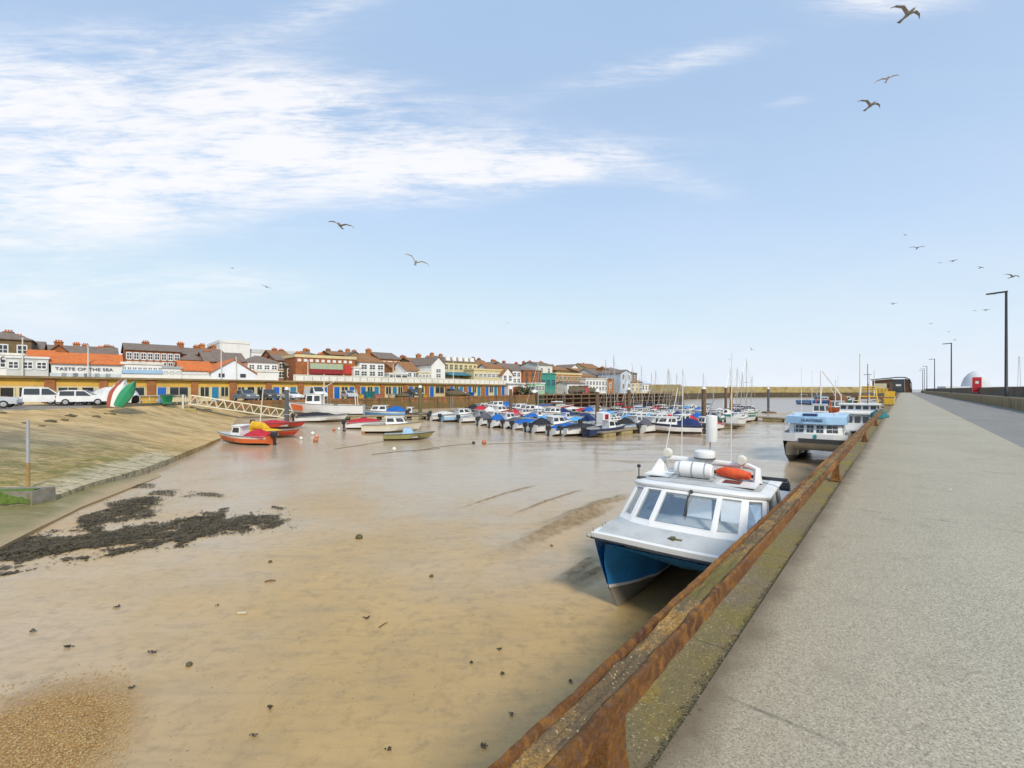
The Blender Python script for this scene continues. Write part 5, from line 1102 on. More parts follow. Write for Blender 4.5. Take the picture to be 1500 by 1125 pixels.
# the bank of bladder wrack, a mass nobody could count
BANK = [((-110,838),(30,814),26), ((20,812),(150,795),28), ((150,795),(300,772),25), ((300,772),(435,757),20), ((250,768),(340,748),9), ((110,775),(250,735),20), ((200,720),(300,725),6), ((150,745),(230,735),14), ((260,720),(330,727),3.5), ((180,712),(230,712),5), ((395,742),(418,747),3), ((120,715),(190,698),4)]
rd = random.Random(5); mb = MB()
for bi, ((x0,y0),(x1,y1),hw) in enumerate(BANK):
    TAP = 1.2 if bi > 2 else 0.0
    n = int(((x1-x0)**2+(y1-y0)**2)**.5 * hw * 5)
    for _ in range(n):
        u_ = rd.random(); v_ = rd.uniform(-1,1); px = x0+(x1-x0)*u_ ; py = y0+(y1-y0)*u_+v_*hw
        if py < 640: continue
        g = at(px, py, MUD0)
        dn = nz(g.x*.55+4, g.y*.55) + .7*nz(g.x*1.7, g.y*1.7) + .35*nz(g.x*4, g.y*4)
        if dn - rd.uniform(-.22, .22) < -.3 + 1.0*abs(v_)**2.2 + TAP*max(0, (u_*2-1)*(1 if bi != 0 else -1))**5 + (TAP if bi > 3 else .0)*max(0, 1-u_*2)**5 and rd.random() > .008: continue
        z = mud_z(g.x, g.y) + max(0, .05*(1-abs(v_))*(.6+dn)) + .015
        a = rd.uniform(0,6.28); l_ = rd.uniform(.03,.085); p = Vector((g.x,g.y,z)); e = Vector((math.cos(a),math.sin(a),rd.uniform(-.05,.3)))*l_; s_ = Vector((-math.sin(a),math.cos(a),rd.uniform(-.12,.12)))*l_*.3
        mb.poly([p-s_, p+e*.55-s_*1.3, p+e, p+e*.55+s_*1.3, p+s_])
o = build(mb, 'seaweed_bank', WEED); tag(o, 'bank of dark bladder wrack strewn across the mud', 'seaweed', None, 'stuff')
rd = random.Random(9); mb = MB()
for _ in range(2600):
    px = rd.uniform(-60, 190); py = rd.uniform(960, 1130); g = at(px, py, MUD0)
    d_ = math.hypot(g.x - (pb.x - .3), g.y - pb.y)
    if d_ > 2.5*rd.random()**.35: continue
    s_ = rd.uniform(.006,.02); z = mud_z(g.x,g.y)
    mb.lathe([(s_*.6,0),(s_,s_*.4),(s_*.5,s_*.8)], c=(g.x,g.y,z), n=6)
o = build(mb, 'pebble_gravel', mat('shingle', (.5,.36,.16), (.3,.2,.09), 40, .8), None, 60); tag(o, 'orange brown shingle scattered over the near mud bank', 'gravel', None, 'stuff')
# ------------------------------------------------------------------ quay wall under the arcade
BRW = stainwall('quay_wall_brick', (.3, .14, .055), (.22, .11, .05), (.09, .06, .035), (.12, .1, .035))
r = thing('quay_wall', 'rust brown brick quay wall with dark tide line below the blue doored arcade', 'wall')
mb = MB(); ks = [3 + i*.25 for i in range(53)]
mb.loft([[arc(k, 7.6, mud_z(*arc(k, 7.6)[:2]) - .6), arc(k, 7.25, qz(k) - .35), arc(k, 7.3, qz(k) - .34), arc(k, 7.3, qz(k) + .12), arc(k, 6.8, qz(k) + .12), arc(k, 6.8, qz(k) - .3)] for k in ks], caps=True)
build(mb, 'wall', BRW, r, 30)
for k in (5.2, 7.7, 8.2, 9.4, 10.6, 12.1, 13.6, 14.7):
    a = arc(k, 7.62); mb = MB(); mb.tube((a.x, a.y, mud_z(a.x, a.y) - .3), (a.x-.1, a.y+.1, qz(k) + .2), .14, n=7); build(mb, 'fender_timber', PILEM, r, 40)
for k in (6.4, 11.2):
    mb = MB()
    for dk in (-.05, .05): a = arc(k+dk, 7.7); mb.tube((a.x, a.y, mud_z(a.x, a.y)), (a.x, a.y, qz(k)+.3), .03, n=5)
    for q in range(9): a, b_ = arc(k-.05, 7.7, -3+.33*q), arc(k+.05, 7.7, -3+.33*q); mb.tube(a, b_, .02, n=5)
    build(mb, 'ladder', METAL, r)
# timber jetty beyond
r = thing('timber_jetty', 'long dark timber jetty on rows of piles beyond the arcade', 'jetty')
JDK = mat('jetty_deck', (.22,.14,.07), (.14,.09,.05), 2, .85, bump=.4, dirt=(.28,.2,.1))
mb = MB(); mb.loft([[arc(k, 7.2, .02), arc(k, 7.2, .32), arc(k, 1, .33), arc(k, 1, .0)] for k in (16.2, 19, 22, 25, 28, 31)], caps=True); build(mb, 'deck', JDK, r)
mb = MB(); mb.loft([[arc(k, 3.0, -5), arc(k, 2.6, .0)] for k in (16.1, 20, 24, 28, 31)]); build(mb, 'back_wall', mat('jetty_back_wall', (.16,.08,.045), (.08,.05,.035), .8, .9, bump=.4, dirt=(.3,.2,.1), dscale=.9), r)
for i in range(44):
    k = 16.2 + i*.33; a = arc(k, 7.0 - (1.6 if i % 2 else 0)); mb = MB(); mb.tube((a.x,a.y,-5),(a.x,a.y,.02 if i % 3 else .9), .2, n=7); build(mb, 'post', PILEM, r, 40)
for z0 in (-1.0, -2.2):
    mb = MB(); a, b_ = arc(16.2, 7.25, z0), arc(31, 7.25, z0); mb.hexa([a, b_, arc(31,7.05,z0), arc(16.2,7.05,z0)], [a+Vector((0,0,.28)), b_+Vector((0,0,.28)), arc(31,7.05,z0+.28), arc(16.2,7.05,z0+.28)]); build(mb, 'waling_beam', PILEM, r)
mb = MB(); mb.path([arc(k, 6.9, 1.35) for k in (16.2, 20, 24, 28, 31)], .035, 5); mb.path([arc(k, 6.9, .85) for k in (16.2, 20, 24, 28, 31)], .03, 5)
build(mb, 'hand_rail', METAL, r)
for i in range(30):
    a = arc(16.2 + i*.5, 6.9); mb = MB(); mb.tube((a.x,a.y,.32),(a.x,a.y,1.38),.035,n=5); build(mb, 'rail_post', METAL, r)
# ------------------------------------------------------------------ arcade of store doors under the promenade
ARZ = math.atan2(UY, UX)
ROOT = thing('promenade_arcade', 'long yellow arcade with brick pillars and blue doors under the white promenade parapet', 'building', (BX, BY, 0), ARZ)
YEL = mat('ochre_render', (.68,.4,.06), (.6,.35,.06), .8, .8, bump=.2, dirt=(.38,.24,.07), dscale=.7); CRM = mat('cream_render', (.66,.54,.3), (.58,.48,.28), .8, .8, bump=.2, dirt=(.42,.32,.16), dscale=.7)
PILR = mat('pillar_brick', (.36,.14,.04), (.26,.1,.035), 2, .85, bump=.4); PARA = mat('parapet_render', (.78,.75,.66), (.7,.67,.58), .5, .75, bump=.1, dirt=(.56,.52,.43), dscale=.5)
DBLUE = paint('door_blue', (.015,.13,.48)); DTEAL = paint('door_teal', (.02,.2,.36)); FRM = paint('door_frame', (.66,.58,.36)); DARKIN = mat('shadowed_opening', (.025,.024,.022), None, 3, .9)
K0, K1 = -4.0, 15.35
def lx(k): return 5.2*k
def zq(x): return qz(x/5.2)
def zt(x): return atop(x/5.2)
mb = MB(); xs = [lx(K0)] + [lx(k) for k in range(-3, 16)] + [lx(K1)]
mb.loft([[(x,0,zq(x)-.4),(x,0,zt(x)-.35),(x,5,zt(x)-.35),(x,5,zq(x)-.4)] for x in xs], caps=True); build(mb, 'wall', CRM, ROOT)
mb = MB(); mb.loft([[(x,-.5,zt(x)-.3),(x,-.52,zt(x)-.02),(x,5.8,zt(x)-.02),(x,5.8,zt(x)-.3)] for x in xs], closed=True, caps=True); build(mb, 'roof_slab', mat('slab_edge', (.3,.22,.1), (.22,.16,.08), 1, .85), ROOT)
mb = MB(); mb.loft([[(x,-.03,zt(x)-1.25),(x,-.03,zt(x)-.32),(x,.0,zt(x)-.32),(x,.0,zt(x)-1.25)] for x in xs], closed=True, caps=True); build(mb, 'fascia_band', YEL, ROOT)
mb = MB(); xp = [lx(5.75)] + [x for x in xs if x > lx(5.8)]
mb.loft([[(x,-.42,zt(x)),(x,-.42,zt(x)+.95),(x,-.24,zt(x)+.95),(x,-.24,zt(x))] for x in xp], closed=True, caps=True); build(mb, 'parapet', PARA, ROOT)
mb = MB(); mb.loft([[(x,-.48,zt(x)+.96),(x,-.48,zt(x)+1.06),(x,-.18,zt(x)+1.06),(x,-.18,zt(x)+.96)] for x in xp], closed=True, caps=True); build(mb, 'parapet_coping', PARA, ROOT)
for i in range(-3, 16):
    x = lx(i); wd = .42 if i % 2 else .5
    mb = MB(); mb.box(x-wd, x+wd, -.3, -.035, zq(x)-.3, zt(x)-.31); build(mb, 'pillar', PILR, ROOT)
for i in range(78):
    x = lx(5.8) + i*.74
    if i % 2 == 0 and x < lx(15.2):
        mb = MB(); mb.box(x-.07, x+.07, -.46, -.425, zt(x)+.12, zt(x)+.8); build(mb, 'parapet_post', GREYP, ROOT)
rd = random.Random(3)
def arc_item(kind, x0, x1, z1=2.15):
    zb = zq((x0+x1)/2)
    if kind == 'window':
        mb = MB(); mb.box(x0, x1, -.05, .02, zb+.75, zb+z1); o = build(mb, 'window', GLASS, ROOT)
        f = MB(); 
        for a, b_ in ((x0-.1,x0),(x1,x1+.1),((x0+x1)/2-.04,(x0+x1)/2+.04)): f.box(a, b_, -.075, -.051 if b_-a < .09 else .0, zb+.7, zb+z1+.08)
        f.box(x0-.1, x1+.1, -.075, .0, zb+.62, zb+.7); build(f, 'window_frame', FRM, o)
    else:
        mb = MB(); mb.box(x0, x1, -.06, .02, zb-.0, zb+z1); o = build(mb, 'door', {'door': DBLUE, 'teal': DTEAL, 'open': DARKIN}[kind], ROOT)  # 'open' is a flat dark panel, the doorway's inner shade painted in
        f = MB(); f.box(x0-.14, x0-.002, -.085, .0, zb, zb+z1+.1); f.box(x1+.002, x1+.14, -.085, .0, zb, zb+z1+.1); build(f, 'door_frame', FRM, o)
for i in range(-4, 16):
    x = lx(i)
    if i < 1: seq = [('open',.9,2.0),('window',2.5,4.3)] if i % 2 else [('window',.8,2.6),('open',3.1,4.2)]
    elif i == 4: seq = [('window',.7,1.6),('open',2.05,3.05),('window',3.5,4.5)]
    else: seq = [[('door',.75,1.75),('window',2.15,3.3),('door',3.65,4.6)], [('door',.75,1.75),('window',2.2,4.4)], [('window',.8,1.9),('teal',2.3,3.2),('window',3.55,4.5)], [('door',.75,1.7),('window',2.1,3.1),('teal',3.5,4.45)]][rd.randrange(4)]
    for kd, a, b_ in seq:
        if x + b_ < lx(K1): arc_item(kd, x+a, x+b_)
# end pavilion of the arcade
# ------------------------------------------------------------------ town houses
BRICK = mat('town_brick', (.38,.13,.04), (.29,.1,.035), 1.5, .85, bump=.3, dirt=(.18,.07,.035), dscale=.5); BRICKD = mat('dark_brick', (.2,.13,.06), (.15,.1,.05), 1.5, .85, bump=.3, dirt=(.1,.07,.04), dscale=.5); BRICKO = mat('orange_brick', (.44,.18,.05), (.34,.14,.045), 1.5, .85, bump=.3)
SLATE = mat('slate_roof', (.21,.155,.12), (.15,.11,.085), 2, .7, bump=.4, bscale=9, dirt=(.2,.16,.1), dscale=.6); PANT = mat('pantile_roof', (.62,.17,.03), (.5,.13,.025), 2.2, .75, bump=.5, bscale=8, dirt=(.36,.11,.04), dscale=.8); BTILE = mat('brown_tile_roof', (.3,.14,.05), (.22,.1,.045), 2, .8, bump=.4, dirt=(.26,.19,.06), dscale=.8)
WREN = mat('white_render', (.8,.79,.75), (.74,.73,.69), .6, .75, bump=.1, dirt=(.64,.61,.54), dscale=.5); CREN = mat('cream_house_render', (.68,.57,.3), (.6,.5,.27), .6, .75, bump=.1, dirt=(.45,.36,.18), dscale=.5); GREN = mat('pale_grey_render', (.6,.61,.58), (.52,.53,.5), .6, .75, dirt=(.4,.4,.36), dscale=.5); BLREN = mat('pale_blue_render', (.5,.58,.68), (.44,.52,.6), .6, .75); TEALW = mat('teal_cladding', (.05,.28,.22), (.04,.22,.18), 1, .7); STONEW = mat('brown_stone', (.27,.2,.09), (.2,.15,.07), 1.2, .85, bump=.4)
def on_line(px, D):
    """point on the line parallel to the arcade, D metres behind it, seen along photo column px"""
    a = arc(0, -D); sx = (px - CX)/F
    s = (sx*a.y - a.x)/(UX - sx*UY); return Vector((a.x + UX*s, a.y + UY*s, 0))
WINC = {}
def house(label, xl, xr, ye, yr, D, depth=8, roof='gable', wm=None, rm=None, rows=2, cols=3, base=2.6, chim=(), win=(.9, 1.35), name='house', frame=None, lowpx=None, overhang=.25):
    wm = wm or BRICK; rm = rm or SLATE
    A, B_ = on_line(xl, D), on_line(xr, D); W = (B_-A).length; ym = (A.y+B_.y)/2
    ze = hgt(ye, ym); zr = hgt(yr, ym + depth/2*UX*.9)
    if roof == 'front': zr = hgt(yr, ym)
    zr = max(zr, ze+.05)
    r = thing(name, label, 'building', (A.x, A.y, 0), ARZ, 'town buildings behind the promenade')
    z0 = base
    mb = MB(); mb.hexa([(0,0,z0-3),(W,0,z0-3),(W,depth,z0-3),(0,depth,z0-3)], [(0,0,ze),(W,0,ze),(W,depth,ze),(0,depth,ze)])
    if roof == 'gable':
        for x_ in (0, W): mb.poly([(x_,0,ze),(x_,depth,ze),(x_,depth/2,zr)])
    if roof == 'front':
        for y_ in (0, depth): mb.poly([(0,y_,ze),(W,y_,ze),(W/2,y_,zr)])
    build(mb, 'wall', wm, r)
    o = overhang; m2 = MB(); th = .16
    if roof == 'gable':
        sl = (zr-ze)/(depth/2)
        P = [(-o, ze-o*sl), (depth/2, zr), (depth+o, ze-o*sl)]
        m2.loft([[(x_,y_,z_+th) for y_, z_ in P] + [(x_,y_,z_+.02) for y_, z_ in P[::-1]] for x_ in (-o, W+o)], closed=True, caps=True)
    elif roof == 'front':
        sl = (zr-ze)/(W/2); P = [(-o, ze-o*sl), (W/2, zr), (W+o, ze-o*sl)]
        m2.loft([[(x_,y_,z_+th) for x_, z_ in P] + [(x_,y_,z_+.02) for x_, z_ in P[::-1]] for y_ in (-o, depth+o)], closed=True, caps=True)
    elif roof == 'hip':
        i_ = min(W*.42, depth/2)
        lo = [(-o,-o,ze),(W+o,-o,ze),(W+o,depth+o,ze),(-o,depth+o,ze)]
        m2.loft([lo, [(x_,y_,ze+.12) for x_,y_,_ in lo], [(i_,depth/2-.1,zr),(W-i_,depth/2-.1,zr),(W-i_,depth/2+.1,zr),(i_,depth/2+.1,zr)]], closed=True, caps=True)
    elif roof == 'mansard':
        lo = [(-o,-o,ze),(W+o,-o,ze),(W+o,depth+o,ze),(-o,depth+o,ze)]
        m2.loft([lo, [(x_,y_,ze+.15) for x_,y_,_ in lo], [(.7,.8,zr-.4),(W-.7,.8,zr-.4),(W-.7,depth-.8,zr-.4),(.7,depth-.8,zr-.4)], [(W*.2,depth/2,zr),(W*.8,depth/2,zr),(W*.8,depth/2+.2,zr),(W*.2,depth/2+.2,zr)]], closed=True, caps=True)
    else:
        lo = [(-.12,-.12,ze),(W+.12,-.12,ze),(W+.12,depth+.1,ze),(-.12,depth+.1,ze)]; m2.hexa(lo, [(x_,y_,max(zr, ze+.25)) for x_,y_,_ in lo])
    ro = build(m2, 'roof', rm, r)
    ww, wh = win; zlow = z0 + .9; top = ze - .35
    if roof == 'front': top = ze + .2
    st = (top - zlow)/max(rows, 1)
    for i in range(rows):
        for j in range(cols):
            cx = W*(j+.5)/cols; zc = zlow + st*(i+.55); w2, h2 = min(ww, W/cols*.62)/2, min(wh, st*.62)/2
            if zc + h2 > ze - .1: continue
            key = (round(w2, 2), round(h2, 2), (frame or WHITE).name)
            if key not in WINC:
                g = MB(); g.box(-w2,w2,-.05,-.012,-h2,h2,0)
                for a, b_, c_, d_ in ((-w2-.13,-w2,-h2-.1,h2+.14),(w2,w2+.13,-h2-.1,h2+.14),(-w2,w2,-h2-.2,-h2),(-w2,w2,h2,h2+.18)): g.box(a,b_,-.07,-.0125,c_,d_,1)
                g.box(-.045,.045,-.066,-.051,-h2,h2,1); g.box(-w2,-.046,-.064,-.051,-.045,.045,1); g.box(.046,w2,-.064,-.051,-.045,.045,1)
                WINC[key] = g.mesh('window', [GLASS, frame or WHITE])
            o2 = link('window', WINC[key], r); o2.location = (cx, 0, zc)
    for cpx, cpy in chim:
        f_ = (cpx-xl)/(xr-xl); cx = W*f_; yd = depth*(.5 if roof != 'flat' else .3); zc = hgt(cpy, ym + yd*.7); w2 = .55
        zb = (ze if roof == 'flat' else ze + (zr-ze)*.5)
        g = MB(); g.box(cx-w2,cx+w2,yd-.4,yd+.4,zb-.3,zc-.35); g.box(cx-w2-.08,cx+w2+.08,yd-.48,yd+.48,zc-.35,zc-.18); co2 = build(g, 'chimney', wm if wm in (BRICK, BRICKD, BRICKO) else BRICKO, ro)
        for dx in (-.3, .05, .36):
            pass
        g = MB()
        for dx in (-.32, 0, .32): g.lathe([(.13,zc-.18),(.11,zc+.15)], c=(cx+dx,yd,0), n=8)
        build(g, 'chimney_pot', PANT, ro)
    return r, W, ze, zr
def sign(r, W, z, txt, size, mt, x=None, sx=1.2):
    text(txt, size, mt, r, (x if x is not None else W/2, -.09, z), (R(90), 0, 0), name='sign_lettering', sx=sx)
PRB = 3.1
# row by the promenade, then the houses behind
r, W, ze, zr = house('white flat roofed cafe with half a name board at the town edge of the arcade', -60, 34, 519, 518, .5, 6, 'flat', WREN, PARA, 1, 4, PRB, win=(2.2,.9)); sign(r, W, ze-.55, 'CAFE', .9, BLACK, W*.86)
house('grey white kiosk with a wide shop window beside the cafe', 9, 71, 525, 524, .1, 4, 'flat', GREN, WHITE, 1, 3, PRB, win=(1.8,.9))
house('olive brown brick house with grey hipped roof and a cream downpipe above the cafe', -40, 46, 497, 486, 20, 10, 'hip', BRICKD, SLATE, 2, 3, chim=[(5,484)])
house('brick cottage with a slate roof and white dormer behind the olive brown house', 40, 62, 512, 501, 24, 9, 'gable', BRICK, SLATE, 1, 2)
house('low shop with a bright red pantile roof next to the grey white kiosk', 40, 76, 525, 514, 5, 6, 'gable', WREN, PANT, 1, 2, PRB)
house('brick gabled house with a broad stack between the pantile roofs', 73, 99, 514, 505, 22, 9, 'front', BRICK, SLATE, 1, 1, chim=[(84,499)])
house('long slate roofed brick terrace behind the seafood restaurant', 58, 172, 520, 508, 32, 9, 'gable', BRICK, SLATE, 1, 8, chim=[(147,506)])
r, W, ze, zr = house('long white seafood restaurant with orange pantile roof and dark sign lettering', 75, 178, 533, 519, .4, 8, 'gable', WREN, PANT, 0, 9, PRB, win=(1.4,.8)); sign(r, W*.93, ze-.75, 'TASTE OF THE SEA', .55, NAVY, W*.46, 1.25)
for j in range(6):
    g = MB(); cx = W*(j+.6)/6.4; g.box(cx-.8,cx+.8,-.05,-.01,ze-2.0,ze-1.3); build(g, 'shop_window', mat('pale_shop_glazing', (.45,.52,.58), (.6,.64,.66), 1.5, .2), r)
r, W, ze, zr = house('white flat roofed shop row with a pale blue sign band', 178, 238, 534, 532, .4, 7, 'flat', WREN, PARA, 1, 8, PRB, win=(1.5,.8))
g = MB(); g.box(0,W,-.14,-.02,ze-1.3,ze-.8); build(g, 'sign_band', PALEB, r)
house('low white shop with a dark canopy beside the pale blue banded row', 238, 266, 540, 538, .4, 7, 'flat', WREN, GREYP, 1, 3, PRB)
house('three storey red brick terrace with white sash windows and an orange end gable', 184, 264, 514, 505, 26, 11, 'gable', BRICK, SLATE, 3, 8, 2.6, chim=[(216,500)], win=(1.1,1.5))
house('red brick terrace with lower slate roof continuing towards the white block', 264, 330, 520, 511, 27, 11, 'gable', BRICK, SLATE, 2, 6, 2.6, chim=[(270,503),(294,506),(320,509)])
house('brown brick house with a forward chimney in front of the lower terrace', 268, 300, 528, 518, 16, 8, 'hip', BRICKO, SLATE, 2, 3, chim=[(310,511)])
house('big white windowless block with railings on its roof', 322, 366, 503, 502, 62, 18, 'flat', WREN, WREN, 0, 1, name='office_block')
r = house('long pale block with grey roof lines beside the big white block', 358, 444, 518, 515, 64, 14, 'flat', WREN, GREN, 2, 9, name='office_block')
house('white shop with orange roof and red sign beside the boathouse gable', 266, 311, 543, 530, .6, 8, 'gable', WREN, PANT, 1, 6, PRB, win=(.9,.6))
BLW = mat('bluish_white_paint', (.8,.83,.87), (.75,.78,.82), .7, .6)
r, W, ze, zr = house('white gabled boathouse with orange roof and pairs of small windows', 309, 374, 546, 527, .2, 12, 'front', BLW, PANT, 0, 4, PRB-.4, win=(1.0,.7))
for cx in (W*.2, W*.26, W*.68, W*.74):
    g = MB(); g.box(cx-.22,cx+.22,-.05,-.01,ze-.75,ze-.15); build(g, 'window', GLASS, r)
house('slate roofed house with brick side rising behind the boathouse', 300, 360, 530, 517, 14, 9, 'gable', BRICKO, SLATE, 1, 4)
house('white house with a broad grey roof next to the boathouse', 363, 407, 531, 521, 5, 8, 'hip', WREN, SLATE, 1, 4, PRB+.9, win=(1.5,1.0))
house('plain white lower annexe in front of the grey roofed white house', 374, 408, 545, 544, .2, 4, 'flat', WREN, PARA, 0, 1, PRB)
house('narrow red brick house with a white window beside the amusement hall', 405, 420, 528, 520, 10, 8, 'gable', BRICKO, SLATE, 2, 1, chim=[(412,519)])
house('narrow brown brick house with a slate roof and white door surround', 420, 436, 536, 528, 8, 7, 'gable', BRICKD, SLATE, 1, 2)
r, W, ze, zr = house('long brick amusement hall with cream cornice, green glazed band and red sign', 433, 521, 525, 523, 4, 12, 'flat', BRICK, CREN, 0, 1, PRB, chim=[(446,517),(478,517)], name='amusement_hall')
for j in range(10):
    g = MB(); cx = W*(j+.6)/10.6; g.box(cx-W*.026,cx+W*.026,-.06,-.01,ze-.8,ze-.3); build(g, 'window', WHITE, r)
g = MB(); g.box(W*.22,W*.76,-.35,-.01,ze-2.1,ze-1.05); build(g, 'glazed_band', mat('green_glazing', (.42,.5,.34), (.34,.42,.28), 2, .3), r)
g = MB(); g.box(W*.22,W*.76,-.4,-.01,ze-3.0,ze-2.13); build(g, 'red_fascia', paint('deep_red', (.3,.02,.02)), r)
g = MB(); g.box(W*.79,W*.93,-.2,-.01,ze-2.9,ze-1.2); build(g, 'red_sign', paint('sign_red', (.5,.05,.03)), r)
house('white house with brown hipped roof standing tall on the promenade', 527, 563, 531, 517, 3, 9, 'hip', WREN, BTILE, 2, 3, PRB, win=(1.2,1.3))
house('small white annexe with flat top beside the brown roofed white house', 518, 528, 539, 538, 3, 6, 'flat', WREN, PARA, 1, 1, PRB)
house('red brick house with slate roof and a tall pointed chimney', 556, 586, 526, 517, 12, 9, 'gable', BRICKO, SLATE, 2, 3, 3, chim=[(553,512)], win=(1.3,1.6))
house('low orange brick house with brown tiled roof beside the pointed chimney house', 575, 597, 540, 531, 8, 8, 'gable', BRICKO, BTILE, 1, 2)
house('low white building with two dark windows on the promenade', 570, 597, 548, 547, 2.5, 5, 'flat', WREN, WREN, 1, 3, PRB, win=(1.0,1.0), frame=DGREY)
house('white cottage with brown roof and dormer window', 595, 613, 543, 531, 3, 7, 'gable', WREN, BTILE, 1, 2, PRB)
house('brown stone house with broad roof and chimney stack behind the white gable', 606, 636, 533, 525, 12, 9, 'gable', STONEW, BTILE, 1, 3, chim=[(627,518),(642,520)])
house('low cream glazed shop with a row of windows beside the white gable', 613, 633, 546, 545, 2.5, 5, 'flat', CREN, PARA, 1, 4, PRB)
house('narrow white gabled house beside the cream hotel', 632, 652, 534, 523, 2, 11, 'front', WREN, SLATE, 3, 1, PRB, win=(1.1,1.0))
r, W, ze, zr = house('cream hotel with grey mansard roof and a blue awning', 650, 699, 531, 523, 6, 12, 'mansard', CREN, SLATE, 2, 7, PRB, win=(.8,1.4), frame=CREAM)
for j in range(5):
    g = MB(); cx = W*(j+.7)/5.6; g.hexa([(cx-.6,-.1,ze+.2),(cx+.6,-.1,ze+.2),(cx+.6,1.2,ze+.2),(cx-.6,1.2,ze+.2)],[(cx-.5,0,ze+1.3),(cx+.5,0,ze+1.3),(cx+.5,1.2,ze+1.3),(cx-.5,1.2,ze+1.3)]); build(g, 'dormer', WREN, r)
g = MB(); g.hexa([(-.5,-3.2,ze-3.3),(W*.9,-3.2,ze-3.3),(W*.9,-.1,ze-3.3),(-.5,-.1,ze-3.3)],[(-.5,-3.0,ze-3.1),(W*.9,-3.0,ze-3.1),(W*.9,-.1,ze-2.4),(-.5,-.1,ze-2.4)]); build(g, 'awning', fabric('awning_blue', (.06,.2,.26)), r)
house('brown roofed terrace house behind the cream shop', 699, 722, 538, 528, 14, 9, 'gable', CREN, BTILE, 2, 3)
r, W, ze, zr = house('low cream shop with a dark window strip beside the cream hotel', 694, 738, 543, 541, 2, 6, 'flat', CREN, CREN, 1, 7, PRB, win=(1.4,.7))
house('house with a mustard brown roof behind the white shop gable', 722, 746, 546, 534, 7, 9, 'gable', WREN, BTILE, 1, 3, chim=[(727,533)])
house('white shop gable with a round window panel at the end of the arcade', 736, 751, 549, 539, .8, 9, 'front', WREN, BTILE, 1, 2, PRB-1)
house('dark roofed brick house behind the white shop gable', 742, 768, 541, 533, 14, 9, 'gable', BRICKD, SLATE, 1, 3, chim=[(757,535)])
house('white three storey house beside the brown brick block', 751, 768, 543, 540, 1, 9, 'hip', WREN, SLATE, 3, 3, .5, win=(.9,1.2))
house('brown brick block with white cornice and three window rows', 767, 793, 543, 537, 0, 10, 'hip', BRICK, SLATE, 3, 3, .5, frame=BRICKD)
house('tall pale grey house with two chimneys above the teal front', 788, 809, 535, 531, 10, 8, 'gable', GREN, SLATE, 2, 2, 2, chim=[(790,529),(806,529)])
house('teal clad building below the tall pale grey house', 792, 814, 548, 547, .5, 8, 'flat', TEALW, TEALW, 1, 3, 0, win=(1.6,1.6), frame=TEAL)
house('light green kiosk at the foot of the teal building', 784, 798, 562, 561, -3, 4, 'flat', mat('mint_paint', (.35,.6,.36), None, 2, .6), WREN, 1, 3, 0)
house('terrace of orange brick flats with cream balcony bands', 813, 852, 549, 547, 2, 10, 'flat', BRICKO, CREN, 3, 7, 0, win=(1.6,1.5), frame=CREAM)
house('dark hipped house on the hill above the orange brick flats', 815, 838, 543, 536, 22, 10, 'hip', STONEW, BTILE, 1, 3, 4, chim=[(824,534)])
house('pale gabled house on the hill above the orange brick flats', 834, 850, 541, 534, 26, 9, 'front', WREN, SLATE, 1, 2, 4)
house('brown terrace house with a plain roof between the hill houses', 848, 866, 545, 540, 18, 10, 'gable', STONEW, BTILE, 2, 3, 2)
house('cream house with an olive roof higher on the hill', 860, 880, 540, 533, 24, 9, 'gable', CREN, BTILE, 2, 3, 4, chim=[(868,532)])
house('house with a long grey blue roof above the white dockside row', 873, 898, 550, 541, 10, 10, 'gable', GREN, SLATE, 1, 4, 2)
house('orange brick house front beside the white dockside row', 850, 872, 552, 547, 3, 8, 'gable', BRICKO, BTILE, 2, 4, 0, frame=CREAM)
house('long white dockside row with dark window openings', 858, 890, 556, 554, 0, 8, 'flat', WREN, GREN, 2, 7, 0)
house('low white shed with a grey roof before the orange brick flats', 831, 856, 562, 559, -2, 5, 'gable', WREN, SLATE, 1, 4, 0)
house('brick warehouse end beside the white dockside row', 889, 899, 556, 553, 0, 8, 'gable', BRICKO, BTILE, 1, 1, 0)
house('red brick house with chimneys on both ends near the pale blue tower', 896, 912, 543, 539, 8, 9, 'gable', BRICKO, SLATE, 2, 3, 2, chim=[(898,537),(910,538)])
house('cream gabled tower house with pale blue lower walls', 909, 925, 547, 542, 0, 9, 'front', BLREN, SLATE, 2, 2, 0, frame=CREAM)
house('dark slate house behind the pale blue tower', 921, 933, 547, 543, 6, 9, 'gable', BRICKD, SLATE, 2, 2, 1)
house('mustard yellow house stepping down to the stone pier', 924, 941, 560, 555, 0, 8, 'gable', CREN, BTILE, 2, 3, 0)
house('last small white and blue house before the stone pier', 940, 953, 562, 557, 0, 7, 'gable', WREN, BLREN, 1, 3, 0)
back = [(-20,30,500,492,'two chimneyed brick house'),(96,130,514,506,'brown brick house'),(128,170,516,509,'slate roofed brick house'),(296,322,516,508,'tall narrow brick house'),(398,424,521,514,'grey roofed brick house'),(440,462,519,514,'hall side brick house with a stack'),(484,512,520,515,'brown roofed brick house'),(508,532,522,515,'brick house with broad brown roof'),(586,606,531,524,'small orange brick house'),(640,660,527,521,'chimneyed stone house'),(694,716,534,527,'dark roofed stone house by the hotel'),(716,740,536,530,'brown house with a chimney'),(744,772,538,533,'long brown roofed terrace'),(770,790,538,533,'brick house above the brown block')]
